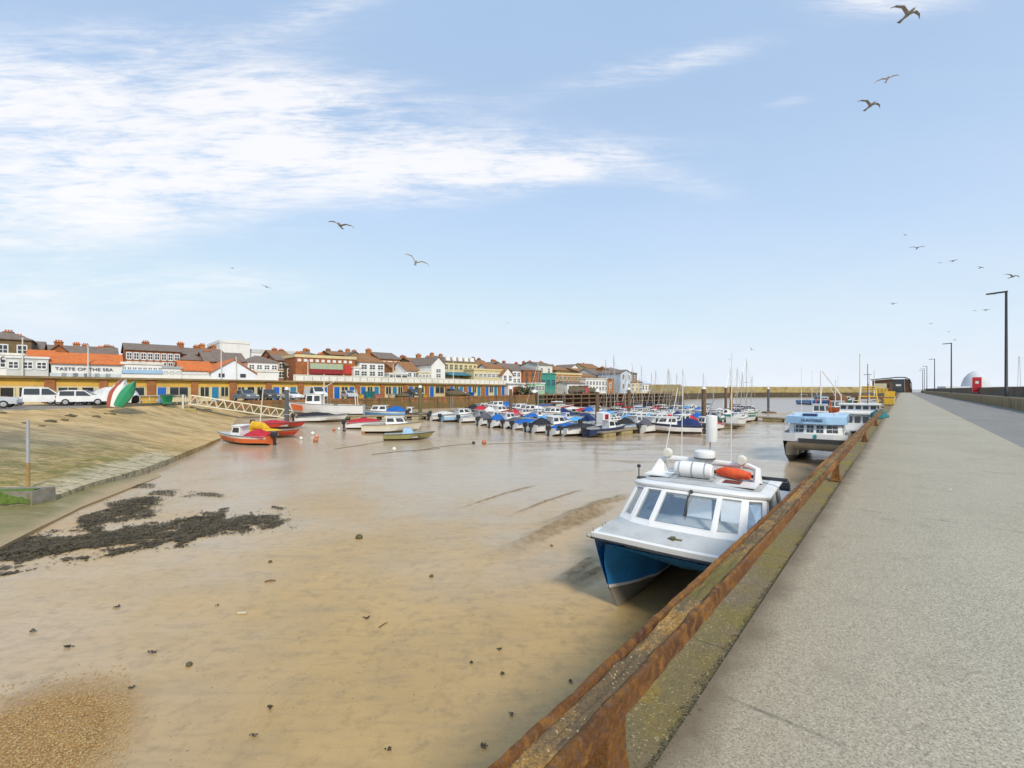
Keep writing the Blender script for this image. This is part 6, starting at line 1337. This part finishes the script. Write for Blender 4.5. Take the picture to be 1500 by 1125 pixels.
for i, (xl, xr, ye, yr, nm) in enumerate(back):
    wm_ = [BRICK, BRICKO, BRICKD, STONEW][i % 4]; rm_ = [SLATE, BTILE, SLATE, BTILE][(i*3+1) % 4]
    house(nm + ' in the rear row of the town', xl, xr, ye, yr, 38 + (i*7) % 9, 9, ['gable', 'hip', 'gable', 'front'][i % 4], wm_, rm_, 2, 3, 4, chim=[(xl + (xr-xl)*(.2 + .25*(i % 3)), yr-4), (xl + (xr-xl)*.85, yr-3)], win=(1.0, 1.4))
# hill behind, distant masts of trees are not visible; the stone pier closing the harbour
PSTONE = mat('pier_masonry', (.38,.3,.12), (.28,.21,.09), .5, .85, bump=.4, dirt=(.16,.13,.06), dscale=.25)
PBASE = mat('pier_tide_stone', (.1,.075,.04), (.06,.05,.03), .7, .85, bump=.4)
r = thing('stone_pier', 'long yellowish stone pier with a dark tide line closing the harbour mouth', 'pier')
pl = [arc(29, 5.0), Vector((ray(985, 250), 250, 0)), Vector((ray(1075, 318), 318, 0)), Vector((ray(1300, 318), 318, 0))]
for nm, z0, z1, ins, mt_ in (('tide_base', -6, -.75, 0, PBASE), ('wall', -.75, 2.6, .25, PSTONE), ('parapet', 2.6, 3.2, .8, PSTONE)):
    mb = MB(); rg = []
    for i, p in enumerate(pl):
        d = (pl[min(i+1,3)] - pl[max(i-1,0)]).normalized(); n_ = Vector((d.y,-d.x,0))
        rg.append([p + n_*(6-ins) + Vector((0,0,z0)), p + n_*(5.7-ins) + Vector((0,0,z1)), p - n_*5.7 + Vector((0,0,z1)), p - n_*6 + Vector((0,0,z0))])
    mb.loft(rg, closed=True, caps=True); build(mb, nm, mt_, r)
# pale far structures off the sea wall
FAR = mat('distant_pale_dome', (.55,.57,.6), (.53,.55,.58), .1, .9)
p = pier(60, 330, -4); q = Vector((ray(1429, 300), 300, -4)); r = thing('distant_dome', 'pale grey domed shape far off behind the sea wall', 'dome', q)
k_ = 300/F; mb = MB(); mb.lathe([(17*k_,4),(16*k_,2*k_+5.6),(14.5*k_,10*k_+5.6),(12*k_,17*k_+5.6),(7.5*k_,23*k_+5.6),(3*k_,26*k_+5.6),(0,26.5*k_+5.6)], n=24); build(mb, 'shell', FAR, r, 60)
mb = MB(); mb.box(-50*k_,50*k_,-3,3,0,5.6+4*k_); build(mb, 'long_base', FAR, r)
q = Vector((ray(1493, 300), 300, -4)); r = thing('distant_mast', 'pale lattice mast far off behind the sea wall', 'mast', q)
mb = MB(); H = 5.6 + 48*k_
for sx in (-1, 1): mb.tube((sx*1.3,0,0),(sx*.3,0,H),.16,n=5)
for i in range(12): a = H*i/12; w1 = 1.3-1.0*i/12; mb.tube((-w1,0,a),(w1-.08,0,a+H/12),.1,n=4)
build(mb, 'lattice_tower', FAR, r)
# ------------------------------------------------------------------ vehicles on the quay: x forward
PROF = {  # side profile (x,z) from rear bumper round the roof, length 1
 'hatch': (4.1, 1.75, [(-2.0,.3),(-2.05,.6),(-2.0,.95),(-1.75,1.42),(-1.2,1.5),(-.2,1.5),(.75,1.02),(1.75,.86),(2.0,.66),(2.05,.35)]),
 'sedan': (4.5, 1.8, [(-2.2,.3),(-2.25,.6),(-2.2,.92),(-1.7,1.0),(-1.05,1.4),(-.1,1.44),(.85,.98),(1.9,.84),(2.2,.66),(2.25,.35)]),
 'suv': (4.6, 1.9, [(-2.25,.4),(-2.3,.7),(-2.25,1.1),(-2.05,1.68),(-1.3,1.78),(.1,1.76),(.95,1.15),(2.0,1.02),(2.28,.8),(2.3,.45)]),
 'van': (5.6, 2.05, [(-2.75,.42),(-2.78,.7),(-2.78,1.6),(-2.7,2.1),(-2.5,2.2),(.9,2.2),(1.9,1.3),(2.6,1.08),(2.76,.8),(2.78,.45)]),
 'pickup': (5.3, 1.9, [(-2.6,.42),(-2.65,.7),(-2.62,1.1),(-.95,1.1),(-.85,1.72),(.2,1.74),(1.05,1.15),(2.3,1.05),(2.58,.85),(2.62,.42)]),
 'crewcab': (5.4, 2.0, [(-2.7,.45),(-2.72,.7),(-2.7,1.0),(-1.3,1.0),(-1.25,2.0),(-1.1,2.08),(.8,2.08),(1.75,1.3),(2.5,1.08),(2.68,.8),(2.7,.4)]),
}
GLZ = {'hatch': (-1.55,.6), 'sedan': (-1.35,.7), 'suv': (-1.95,.8), 'van': (.15,1.75), 'pickup': (-.8,.9), 'crewcab': (-1.1,1.6)}
TYRE = mat('tyre_rubber', (.025,.025,.025), None, 9, .85); RIM = mat('alloy_rim', (.5,.5,.5), None, 5, .4, metal=.5); LIGHT = mat('lamp_glass', (.7,.72,.7), None, 5, .2); TAIL = mat('tail_lamp', (.45,.02,.02), None, 5, .3)
def car(kind, label, pos, heading, pt, name='parked_car', cat='car'):
    L, W, P = PROF[kind]; r = thing(name, label, cat, pos, R(90-heading), 'vehicles parked on the quay')
    def body():
        mb = MB(); zmax = max(z for x, z in P)
        def ins(z): return .0 if z < 1.0 else (z-1.0)*.17
        rg = []
        for sgn in (-1, -.82, .82, 1):
            rg.append([(x*(1 if abs(sgn) < 1 else .985), sgn*(W/2 - ins(z)) if abs(sgn) == 1 else sgn*(W/2-ins(z)), z - (0 if abs(sgn) < 1 else .03*(z > .9))) for x, z in P])
        mb.loft(rg); 
        for q in (rg[0], rg[-1]): mb.face([mb.pt(p) for p in q])
        mb.loft([[rg[0][0], rg[0][-1]], [rg[-1][0], rg[-1][-1]]]); return mb
    cpart(('carbody', kind, pt.name), body, 'body', pt, r, 28)
    xs0, xs1 = GLZ[kind]; zt_ = max(z for x, z in P); zb = 1.0 if kind in ('hatch','sedan') else (1.12 if kind != 'crewcab' else 1.25); 
    for sgn in (-1, 1):
        parts_ = [(0,.46),(.52,1)] if kind not in ('van',) else [(0,1)]
        for a, b_ in parts_:
            def side(a=a, b_=b_, sgn=sgn):
                mb = MB(); x0, x1 = xs0+(xs1-xs0)*a, xs0+(xs1-xs0)*b_; zz = zt_-.14
                xt0 = x0 + (.28 if a == 0 and kind in ('hatch','sedan') else 0); xt1 = x1 - ((.62 if kind != 'crewcab' else .75) if b_ == 1 else 0)
                def y(z): return sgn*(W/2 - max(0,(z-1.0)*.17) + .012)
                q = [(x0,y(zb),zb),(x1,y(zb),zb),(xt1,y(zz),zz),(xt0,y(zz),zz)]; mb.hexa([(p[0],p[1]-sgn*.03,p[2]) for p in q], q); return mb
            cpart(('cside', kind, a, sgn), side, 'side_window', GLASS, r)
    i = max(range(len(P)-1), key=lambda i: (P[i][1]-P[i+1][1])*(1 if .3 < P[i+1][1] and P[i][0] > -.4 and P[i+1][1] > .9 else 0))
    def scr():
        mb = MB(); (x0,z0),(x1,z1) = P[i+1], P[i]; w0, w1 = W/2-.16, W/2-.3; mb.panel((x0,-w0,z0),(x0,w0,z0),(x1,w1,z1),(x1,-w1,z1),.02,.98,.06,.94,.014,.02); return mb
    cpart(('scr', kind), scr, 'windscreen', GLASS, r)
    for wx in (-L*.31, L*.31):
        for sgn in (-1, 1):
            rr = .33 if kind in ('hatch','sedan') else .38
            def tyre(): mb = MB(); mb.lathe([(rr*.6,-.11),(rr*.95,-.11),(rr,-.07),(rr,.07),(rr*.95,.11),(rr*.6,.11)], n=18, axis='y'); return mb
            o = cpart(('tyre', rr), tyre, 'wheel', TYRE, r, 40); o.location = (wx, sgn*(W/2-.1), rr)
            def rim(): mb = MB(); mb.lathe([(.02,-.125),(rr*.2,-.12),(rr*.6,-.115),(rr*.62,.115),(rr*.2,.12),(.02,.125)], n=14, axis='y'); return mb
            cpart(('rim', rr), rim, 'rim', RIM, o, 40)
    def bump_(s): 
        def f():
            mb = MB(); x = P[-1][0] if s > 0 else P[0][0]; z = P[-1][1] if s > 0 else P[0][1]; mb.box(x-.06, x+.06, -W*.46, W*.46, z-.1, z+.1); return mb
        return f
    cpart(('fb', kind), bump_(1), 'front_bumper', DGREY, r); cpart(('rb', kind), bump_(-1), 'rear_bumper', DGREY, r)
    for sgn in (-1, 1):
        def hl(sgn=sgn): mb = MB(); x, z = P[-2]; mb.box(x-.18, x+.03, sgn*W*.33-.2, sgn*W*.33+.2, z-.06, z+.1); return mb
        cpart(('hl', kind, sgn), hl, 'headlight', LIGHT, r)
        def tl(sgn=sgn): mb = MB(); x, z = P[1]; mb.box(x-.02, x+.06, sgn*W*.42-.1, sgn*W*.42+.08, z+.12, z+.42); return mb
        cpart(('tl', kind, sgn), tl, 'tail_light', TAIL, r)
    return r
CARW = paint('car_white', (.78,.78,.77), .25); CARS = paint('car_silver', (.5,.53,.56), .25); CARG = paint('car_grey', (.16,.18,.2), .25); CARD = paint('car_dark', (.06,.06,.055), .3)
def quay_at(px, py):
    z = -.3
    for _ in range(6):
        p = at(px, py, z); k, off = arc_coords(p.x, p.y); z = qz(max(k, -4)) if off < 12 or k < 3 else -.3
    return Vector((p.x, p.y, z + .004))
def q_on(px, off):   # on the quay line off metres in front of the arcade
    a = on_line(px, -off); a.z = qz(arc_coords(a.x, a.y)[0]) + .004; return a
PX = lambda px, y, z=-.28: Vector((ray(px, y), y, z))
car('crewcab', 'white crew cab truck with dark side windows parked at the head of the slipway', PX(57, 53), 50, CARW, 'parked_truck', 'truck')
car('pickup', 'pale grey pickup cut off at the frame edge ahead of the slipway', PX(-26, 45), 55, CARS, 'parked_truck', 'truck')
car('pickup', 'white pickup parked behind the crew cab truck', PX(8, 58), 50, CARW, 'parked_truck', 'truck')
car('hatch', 'silver hatchback parked just ahead of the crew cab truck', PX(98, 57), 62, CARS)
car('suv', 'white estate car parked beside the silver hatchback', PX(124, 54), 62, CARW)
car('sedan', 'white saloon parked in front of the covered workboat', PX(150, 57), 70, CARW)
car('pickup', 'grey pickup parked before the blue door above the gangway', q_on(360, 4.6), 128, CARG, 'parked_truck', 'truck')
car('suv', 'dark brown estate car parked beside the grey pickup', q_on(394, 3.4), 133, CARD)
car('sedan', 'white saloon parked on the quay above the fishing boat', q_on(428, 4.4), 128, CARW)
car('van', 'white van parked against the arcade above the fishing boat', q_on(462, 3.6), 135, CARW, 'parked_van', 'van')
car('hatch', 'silver hatchback parked by the arcade near the teal skip', q_on(512, 4.2), 140, CARS)
car('pickup', 'black pickup parked on the quay above the quay pontoon', q_on(605, 4.2), 140, CARD, 'parked_truck', 'truck')
car('van', 'white van parked near the end pavilion of the arcade', q_on(775, 2.0), 150, CARW, 'parked_van', 'van')
car('suv', 'grey estate car parked on the quay under the cream hotel', q_on(668, 4.2), 130, CARG)
# covered white workboat on the quay
p = PX(170, 56); r = thing('covered_workboat', 'large upturned white workboat shrouded in white sheeting on the quay', 'boat', p, R(-8))
mb = MB(); mb.loft([[(x_, w_*math.cos(math.pi*j/12), .25 + h_*math.sin(math.pi*j/12)**.8) for j in range(13)] for x_, w_, h_ in ((-2.9,.4,.9),(-2.6,1.1,1.5),(-1.2,1.35,1.9),(.8,1.35,1.95),(2.2,1.1,1.6),(2.8,.6,.9))]); build(mb, 'hull_cover', C_WHITE, r, 50)
mb = MB(); mb.box(-2.2,2.2,-.8,-.65,0,.3); mb.box(-2.2,2.2,.65,.8,0,.3); build(mb, 'cradle', WOOD, r)
# three dinghies standing on end
for px, mt_, lb, tl in ((168, mat('dinghy_red', (.38,.09,.05), None, 2, .5), 'narrow red and white dinghy stood on its stern at the slipway head', -14), (174.5, WHITE, 'white dinghy stood on its stern between the red and green ones', -16), (184, GREEN, 'green dinghy stood on its stern leaning beside the white one', -28)):
    p = PX(px, 46.6, -.3); r = thing('upended_dinghy', lb, 'dinghy', p, R(-60), 'dinghies stood on end', (R(0), R(0)))
    mb2, rg = hull_mb(2.9, 1.15, .5, rake=.15, fine=2.0, transom=.7)
    M = Matrix.Rotation(R(-tl if False else 0), 4, 'X') @ Matrix.Translation((0,0,1.45)) @ Matrix.Rotation(R(tl), 4, 'X') @ Matrix.Rotation(R(-90), 4, 'Y')
    mb2.v = [M @ v_ for v_ in mb2.v]; build(mb2, 'hull', [mt_, mt_, mt_], r, 50)
    dm = deck_mb(rg, .5, (.05,.8), .08); dm.v = [M @ v_ for v_ in dm.v]; build(dm, 'inner_deck', WHITE if mt_ is not GREEN else GREEN, r)
# skips, bins, boxes on the quay
def skip(label, p, mt_, w_=1.6, d_=1.2, h_=1.1, name='skip', rz=R(43)):
    r = thing(name, label, name.replace('_', ' '), p, rz, 'bins and skips on the quay')
    mb = MB(); mb.loft([[(-w_*k_/2,-d_/2,z_),(w_*k_/2,-d_/2,z_),(w_*k_/2,d_/2,z_),(-w_*k_/2,d_/2,z_)] for k_, z_ in ((.7,.12),(1,h_),(.94,h_),(.68,.25))], closed=True, caps=True); build(mb, 'body', mt_, r)
    mb = MB(); mb.box(-w_*.52,w_*.52,-d_*.53,-d_*.5,h_*.86,h_*.96); build(mb, 'rim_bar', DGREY, r)
    for sx in (-.25, .25): mb = MB(); mb.box(w_*(sx-.05),w_*(sx+.05),-d_*.5,d_*.5,0,.12); build(mb, 'foot', DGREY, r)
skip('yellow skip on the quay beside the upended dinghies', PX(217, 58), YELLOW, 2.0, 1.5, 1.0)
skip('green wheeled bin on the quay by the gangway railing', PX(244, 56), GREEN, 1.3, 1.0, 1.25, 'bin')
skip('blue box bin on the quay behind the white estate car', PX(130, 57), BLUE, 1.5, 1.1, 1.7, 'bin')
skip('teal skip before the blue doors of the arcade', q_on(541, 3.4), TEAL, 1.9, 1.4, 1.3)
skip('bright green bin beside the white van above the fishing boat', q_on(455, 1.5), paint('bright_green', (.05,.45,.15)), 1.2, 1.0, 1.7, 'bin')
skip('orange tub among the fish gear on the quay edge', q_on(515, 5.6), ORANGE, 1.2, .9, .8, 'tub')
skip('yellow tub among the fish gear on the quay edge', q_on(527, 5.7), YELLOW, 1.2, .9, .8, 'tub')
skip('pink tub among the fish gear on the quay edge', q_on(553, 5.4), paint('salmon', (.6,.22,.16)), 1.5, .9, .8, 'tub')
skip('cream tub at the quay edge under the white gable', q_on(573, 5.6), CREAM, 1.2, .9, .8, 'tub')
skip('blue tub on the quay under the hotel awning', q_on(690, 5.0), BLUE, 1.4, .9, .9, 'tub')
skip('yellow fish box on the quay by the mossy pile', q_on(621, 5.4), YELLOW, 1.0, .8, .7, 'tub')
NETS = mat('net_heap', (.14,.1,.05), (.08,.07,.035), 8, .95, bump=1.0)
for px, of_, sz, lb in ((667, 5.6, 1.5, 'olive brown heap of lobster nets at the quay edge below the hotel'), (678, 5.4, 1.1, 'smaller heap of nets beside the olive one'), (590, 5.6, 1.0, 'dark heap of netting at the quay edge above the brown boat'), (840, 2, 2.2, 'mossy green mound of nets on the timber jetty'), (866, 2, 1.6, 'green mound of nets next to the red hut on the jetty')):
    o = build(blob(px, sz*1.5, sz, sz*.55), 'net_heap', NETS, None, 60); a = q_on(px, of_); a.z += .3 if px > 800 else 0; o.location = a; tag(o, lb, 'net heap', 'net heaps on the quay')
p = q_on(857, 3); p.z = .35; r = thing('red_hut', 'small red hut on the timber jetty', 'hut', p, ARZ); mb = MB(); mb.box(-1.6,1.6,0,2.4,0,2.0); build(mb, 'wall', RED, r); mb = MB(); mb.hexa([(-1.8,-.2,2.0),(1.8,-.2,2.0),(1.8,2.6,2.0),(-1.8,2.6,2.0)],[(-1.8,-.2,2.2),(1.8,-.2,2.2),(1.8,2.6,2.5),(-1.8,2.6,2.5)]); build(mb, 'roof', DGREY, r); mb = MB(); mb.box(-.4,.4,-.04,-.002,0,1.8); build(mb, 'door', DGREY, r)
# shrubs at the jetty root: leafy crowns
LEAF = mat('shrub_leaf', (.07,.1,.03), (.12,.11,.03), 5, .7)
for px, of_, h_, lb in ((762, 3, 2.4, 'olive shrub on the bank past the end of the arcade'), (774, 3.5, 2.0, 'smaller green shrub on the bank beside the olive one')):
    a = q_on(px, of_); r = thing('shrub', lb, 'shrub', a, 0); rd = random.Random(px); mb = MB()
    for _ in range(500):
        v_ = Vector((rd.gauss(0,1), rd.gauss(0,1), rd.gauss(0,1))).normalized()*rd.random()**.4; c_ = Vector((v_.x*1.5, v_.y*1.5, h_*.55+v_.z*h_*.5))*(1+.25*nz(v_.x*2,v_.y*2,v_.z*2)); e = Vector((rd.gauss(0,1),rd.gauss(0,1),rd.gauss(0,1))).normalized(); f_ = e.cross(Vector((0,0,1))).normalized()
        mb.poly([c_-f_*.1, c_+e*.22-f_*.08, c_+e*.3, c_+e*.22+f_*.1, c_+f_*.1])
    build(mb, 'foliage', LEAF, r); mb = MB(); mb.path([(0,0,-.1),(.1,0,h_*.4),(.2,.1,h_*.7)], [.12,.08,.03], 6); build(mb, 'trunk', WOOD, r)
# white end pavilion with red doors
a = arc(15.45, 0); r = thing('end_pavilion', 'white pavilion with a red door closing the end of the arcade', 'building', (a.x, a.y, qz(15.5)), ARZ)
mb = MB(); mb.box(0,5.6,-.8,5,-.5,2.7); build(mb, 'wall', WREN, r); mb = MB(); mb.box(-.3,5.9,-1.1,5.2,2.72,3.1); build(mb, 'roof', GREN, r)
mb = MB(); mb.box(1.6,3.6,-.85,-.79,0,2.1); build(mb, 'door', paint('brick_red', (.38,.06,.03)), r); mb = MB(); mb.box(.5,1.2,-.85,-.79,.8,1.9); build(mb, 'window', TEAL, r); mb = MB(); mb.box(4.2,5.0,-.85,-.79,.8,1.9); build(mb, 'window', GLASS, r)
# ------------------------------------------------------------------ gangway, block, railings
GWM = paint('gangway_cream', (.7,.64,.46))
A = Vector((ray(277, 60), 60, -.35)); B_ = Vector((ray(432, 66), 66, -2.75))
d = B_ - A; L = d.length; X_ = d.normalized(); Y_ = Vector((0,0,1)).cross(X_).normalized(); Z_ = X_.cross(Y_)
r = thing('gangway', 'cream painted lattice gangway sloping from the quay down to the pontoon', 'gangway', A); r.rotation_euler = Matrix((X_, Y_, Z_)).transposed().to_euler()
for sy in (-.65, .65):
    mb = MB(); mb.tube((0,sy,0),(L,sy,0),.07,n=6); mb.tube((0,sy,1.15),(L,sy,1.15),.07,n=6); n = 12
    for i in range(n):
        x0, x1 = L*i/n, L*(i+1)/n; xm = (x0+x1)/2; mb.tube((x0,sy,0),(xm,sy,1.15),.045,n=5); mb.tube((xm,sy,1.15),(x1,sy,0),.045,n=5)
    for x_ in (0, L): mb.tube((x_,sy,0),(x_,sy,1.15),.05,n=5)
    build(mb, 'lattice_side', GWM, r)
mb = MB(); mb.box(0,L,-.6,.6,-.05,.0); build(mb, 'walkway', METAL, r)
MOSSB = mat('mossy_block', (.42,.33,.13), (.28,.24,.1), 1.5, .85, bump=.4, dirt=(.2,.2,.05))
p = at(275, 611, -2.0); r = thing('gangway_block', 'square yellowish concrete block with a post at the top of the slipway', 'block', (p.x, p.y, -2.5), R(35))
mb = MB(); mb.loft([[(-.9*k_,-.9*k_,z_),(.9*k_,-.9*k_,z_),(.9*k_,.9*k_,z_),(-.9*k_,.9*k_,z_)] for k_, z_ in ((1.02,0),(1,1.5),(.95,1.58))], closed=True, caps=True); build(mb, 'block', MOSSB, r); mb = MB(); mb.tube((-.5,0,1.5),(-.5,0,3.4),.13,n=8); build(mb, 'post', OFFW, r, 40)
r = thing('quay_railing', 'thin pale railing along the quay edge above the slipway', 'railing'); pts_ = [Vector((-42.9, 52, -.3)), Vector((-43.3, 56, -.3)), Vector((ray(277, 60)-.3, 60, -.3))]
pts_ = [Vector((ray(205, 55), 55, -.3)), Vector((ray(240, 57), 57, -.3)), Vector((ray(272, 59.5), 59.5, -.3))]
for h_ in (.55, 1.1): mb = MB(); mb.path([p + Vector((0,0,h_)) for p in pts_], .03, 5); build(mb, 'rail', OFFW, r)
for i in range(6):
    p = pts_[0].lerp(pts_[2], i/5); mb = MB(); mb.tube(p, p+Vector((0,0,1.12)), .035, n=5); build(mb, 'post', OFFW, r)
r = thing('slipway_edge_wall', 'low dark edging wall where the slipway meets the car park', 'wall')
mb = MB(); ps = [ramp_pt(s_, .02) for s_ in (.6, .66, .72, .78, .84, .9)]; mb.loft([[p + Vector((-.15,0,-.3)), p + Vector((-.15,0,.28)), p + Vector((.2,0,.28)), p + Vector((.25,0,-.4))] for p in ps], caps=True); build(mb, 'wall', QW, r)
# tide post on the slipway with its weedy block
p = at(41, 718, -3.0); r = thing('tide_post', 'tall slim pale post rising from the weedy block on the slipway', 'post', (p.x, p.y, -3.15)); H = hgt(615, p.y) + 3.15
mb = MB(); mb.tube((0,0,0),(0,0,H*.42),.075,.07,8); build(mb, 'lower_post', mat('rust_stained_post', (.42,.27,.1), (.3,.18,.06), 3, .8), r, 40); mb = MB(); mb.tube((0,0,H*.42),(0,0,H),.068,.06,8); build(mb, 'upper_post', GREYP, r, 40)
p = at(28, 739, -3.3); r = thing('concrete_block', 'low concrete block covered in bright green weed at the slipway foot', 'block', (p.x, p.y, -3.5), R(8))
mb = MB(); mb.hexa([(-2.4,-.1,0),(.75,-.35,0),(1.0,.55,0),(-2.4,.7,0)], [(-2.4,-.05,.8),(.72,-.3,.8),(.98,.5,.84),(-2.4,.66,.82)]); build(mb, 'block', mat('grey_block', (.24,.22,.18), (.16,.14,.1), 3, .8, bump=.4, dirt=(.14,.16,.03)), r)
mb = MB(); mb.loft([[(-2.42+3.1*i/16, -.16 - .02*nz(i*.9,1) - .2*i/16, .3+.12*nz(i*.7,5)), (-2.42+3.1*i/16, -.16-.08*i/16, .78), (-2.42+3.1*i/16, -.06-.1*i/16, .85+.02*nz(i,2)), (-2.42+3.1*i/16, .2+.1*nz(i*.8,4), .84)] for i in range(17)]); build(mb, 'weed_cap', mat('bright_green_weed', (.1,.16,.015), (.06,.1,.012), 6, .8, bump=.8), r, 60)
# rubble line on the slipway
for i, (px, py, sz, lb) in enumerate([(3, 604, .35, 'dark stone at the frame edge of the slipway top'), (37, 621, .3, 'dark rubble lump left of the tide post top'), (70, 619, .55, 'long dark rubble slab beside the tide post'), (93, 616, .35, 'dark rubble lump next to the long slab'), (102, 611, .55, 'biggest dark rubble slab on the upper slipway'), (140, 612, .45, 'dark rubble slab lying alone on the upper slipway'), (153, 607, .25, 'small dark lump below the upended dinghies'), (164, 606, .4, 'flat dark lump below the upended dinghies'), (60, 624, .3, 'thin dark sliver under the long slab')]):
    z = -.8
    p = at(px, py, z)
    best = min(((ramp_pt(a/80, c/60) ) for a in range(81) for c in range(61)), key=lambda q: (abs((CX+F*q.x/q.y)-px) + 2*abs((HY+F*(CZ-q.z)/q.y)-py)))
    o = build(blob(px*1.3, sz*.9, sz*.5, sz*.26, .9), 'rubble_stone', STONE, None, 35); o.location = best - Vector((0,0,sz*.12)); tag(o, lb.replace('left of', 'by'), 'stone', 'rubble stones on the slipway')
best = min(((ramp_pt(a/80, c/60)) for a in range(81) for c in range(61)), key=lambda q: (abs((CX+F*q.x/q.y)-302) + 2*abs((HY+F*(CZ-q.z)/q.y)-602)))
o = build(blob(8, .9, .3, .18), 'white_bag', C_WHITE, None, 60); o.location = best; tag(o, 'long white bag lying on the sand under the gangway', 'bag')
for px, yt, lb in ((33, 497, 'slim cream mast above the cafe'), (129, 508, 'tall white flagpole on the promenade before the orange roof'), (324, 500, 'slim tall pole in front of the boathouse gable'), (346, 525, 'short white pole beside the boathouse gable'), (451, 529, 'white lamp pole on the promenade before the amusement hall'), (576, 536, 'white pole on the promenade by the low white building'), (664, 528, 'white pole on the promenade before the cream hotel')):
    a = q_on(px, .2); zb = atop(arc_coords(a.x,a.y)[0]); r = thing('flagpole', lb, 'pole', (a.x, a.y, zb), 0, 'poles along the promenade'); Hh = hgt(yt, a.y)-zb
    mb = MB(); mb.tube((0,0,0),(0,0,Hh),.09,.06,7); build(mb, 'shaft', OFFW, r, 40); mb = MB(); mb.lathe([(.0,Hh),(.12,Hh+.06),(.12,Hh+.16),(0,Hh+.22)], n=8); build(mb, 'finial', OFFW, r, 40)
# ------------------------------------------------------------------ gulls
GULL = mat('gull_plumage', (.42,.39,.31), (.25,.235,.2), 9, .8); GULLW = mat('pale_gull_plumage', (.75,.72,.66), (.6,.58,.52), 9, .8)
def gull_mesh(key, lift, sweep, mt_, bank=0):
    def f():
        mb = MB(); mb.lathe([(.0,-.26),(.035,-.24),(.05,-.2),(.06,-.1),(.075,.02),(.06,.14),(.035,.24),(.012,.3)], n=8, axis='y')
        mb.poly([(-.05,.22,.0),(.05,.22,0),(.09,.42,.01),(-.09,.42,.01)]); mb.poly([(-.012,-.26,0),(.012,-.26,0),(0,-.33,-.01)])
        for s_ in (-1, 1):
            P_ = [(.05,0),(.32,lift*.6),(.62,lift*.75*(1 if s_ > 0 else .85)),(.78,lift*.5)]
            ch = [.15,.13,.085,.015]; rings = []
            for (x_, z_), c_, yo in zip(P_, ch, (0,-.05,.02,.02+sweep)): rings.append([(s_*x_, yo-c_*.45, z_),(s_*x_, yo-c_*.1, z_+.025),(s_*x_, yo+c_*.55, z_-.005),(s_*x_, yo-c_*.1, z_-.005)])
            mb.loft(rings, closed=True, caps=True)
        return mb
    return f
GL = [(1331, 20, 19, .3, 20, 'large grey gull gliding highest in the sky over the pier'), (1276, 154, 25, .26, 15, 'grey gull gliding below the topmost large one'), (1300, 115, 33, .1, -20, 'pale gull with spread wings between the two large grey ones'), (498, 330, 25, .18, 40, 'dark gull gliding alone over the moored boats'), (609, 384, 26, .35, 70, 'pale gull banking steeply over the town'), (340, 393, 120, .1, 0, 'tiny gull high above the town'), (390, 420, 60, .05, 60, 'dark narrow gull low over the town'), (1344, 363, 55, .2, 10, 'gull with raised wings among the lamp tops'), (1397, 382, 60, .1, -30, 'dark chunky gull turning near the lamp tops'), (1437, 392, 75, .15, 10, 'small gull flying level near the lamp tops'), (1484, 405, 42, .2, 25, 'gull at the frame edge above the tallest lamp'), (1326, 344, 120, .1, 50, 'tiny pale gull above the lamp tops'), (1377, 385, 140, .1, 0, 'tiny gull beside the dark chunky one'), (1309, 445, 80, .2, 0, 'gull low over the pier building'), (1445, 454, 70, .12, -15, 'gull beside the tallest lamp post'), (1428, 455, 150, .1, 0, 'tiny gull next to the tallest lamp'), (1364, 474, 130, .15, 0, 'tiny gull above the second lamp'), (1399, 498, 130, .15, 20, 'tiny gull just past the second lamp top'), (1390, 486, 180, .15, 0, 'faint gull over the second lamp arm'), (743, 473, 200, .1, 0, 'tiny gull over the end of the arcade'), (1101, 512, 120, .4, 90, 'tiny gull with upright wings over the yacht masts'), (1068, 527, 150, .4, 90, 'tiny gull hovering over the yacht masts')]
for i, (px, py, dd, lf, bk, lb) in enumerate(GL):
    pale = 'pale' in lb; key = ('gull', round(lf, 2), pale)
    if key not in CACHE: CACHE[key] = gull_mesh(key, lf, .1, None)().mesh('seagull', [GULLW if pale else GULL], 50)
    o = link('seagull', CACHE[key]); o.location = (ray(px, dd), dd, hgt(py, dd)); o.rotation_euler = (R(-12), R(bk*.35), R(random.uniform(-25, 25) if i > 1 else 12)); tag(o, lb, 'gull', 'gulls over the harbour')
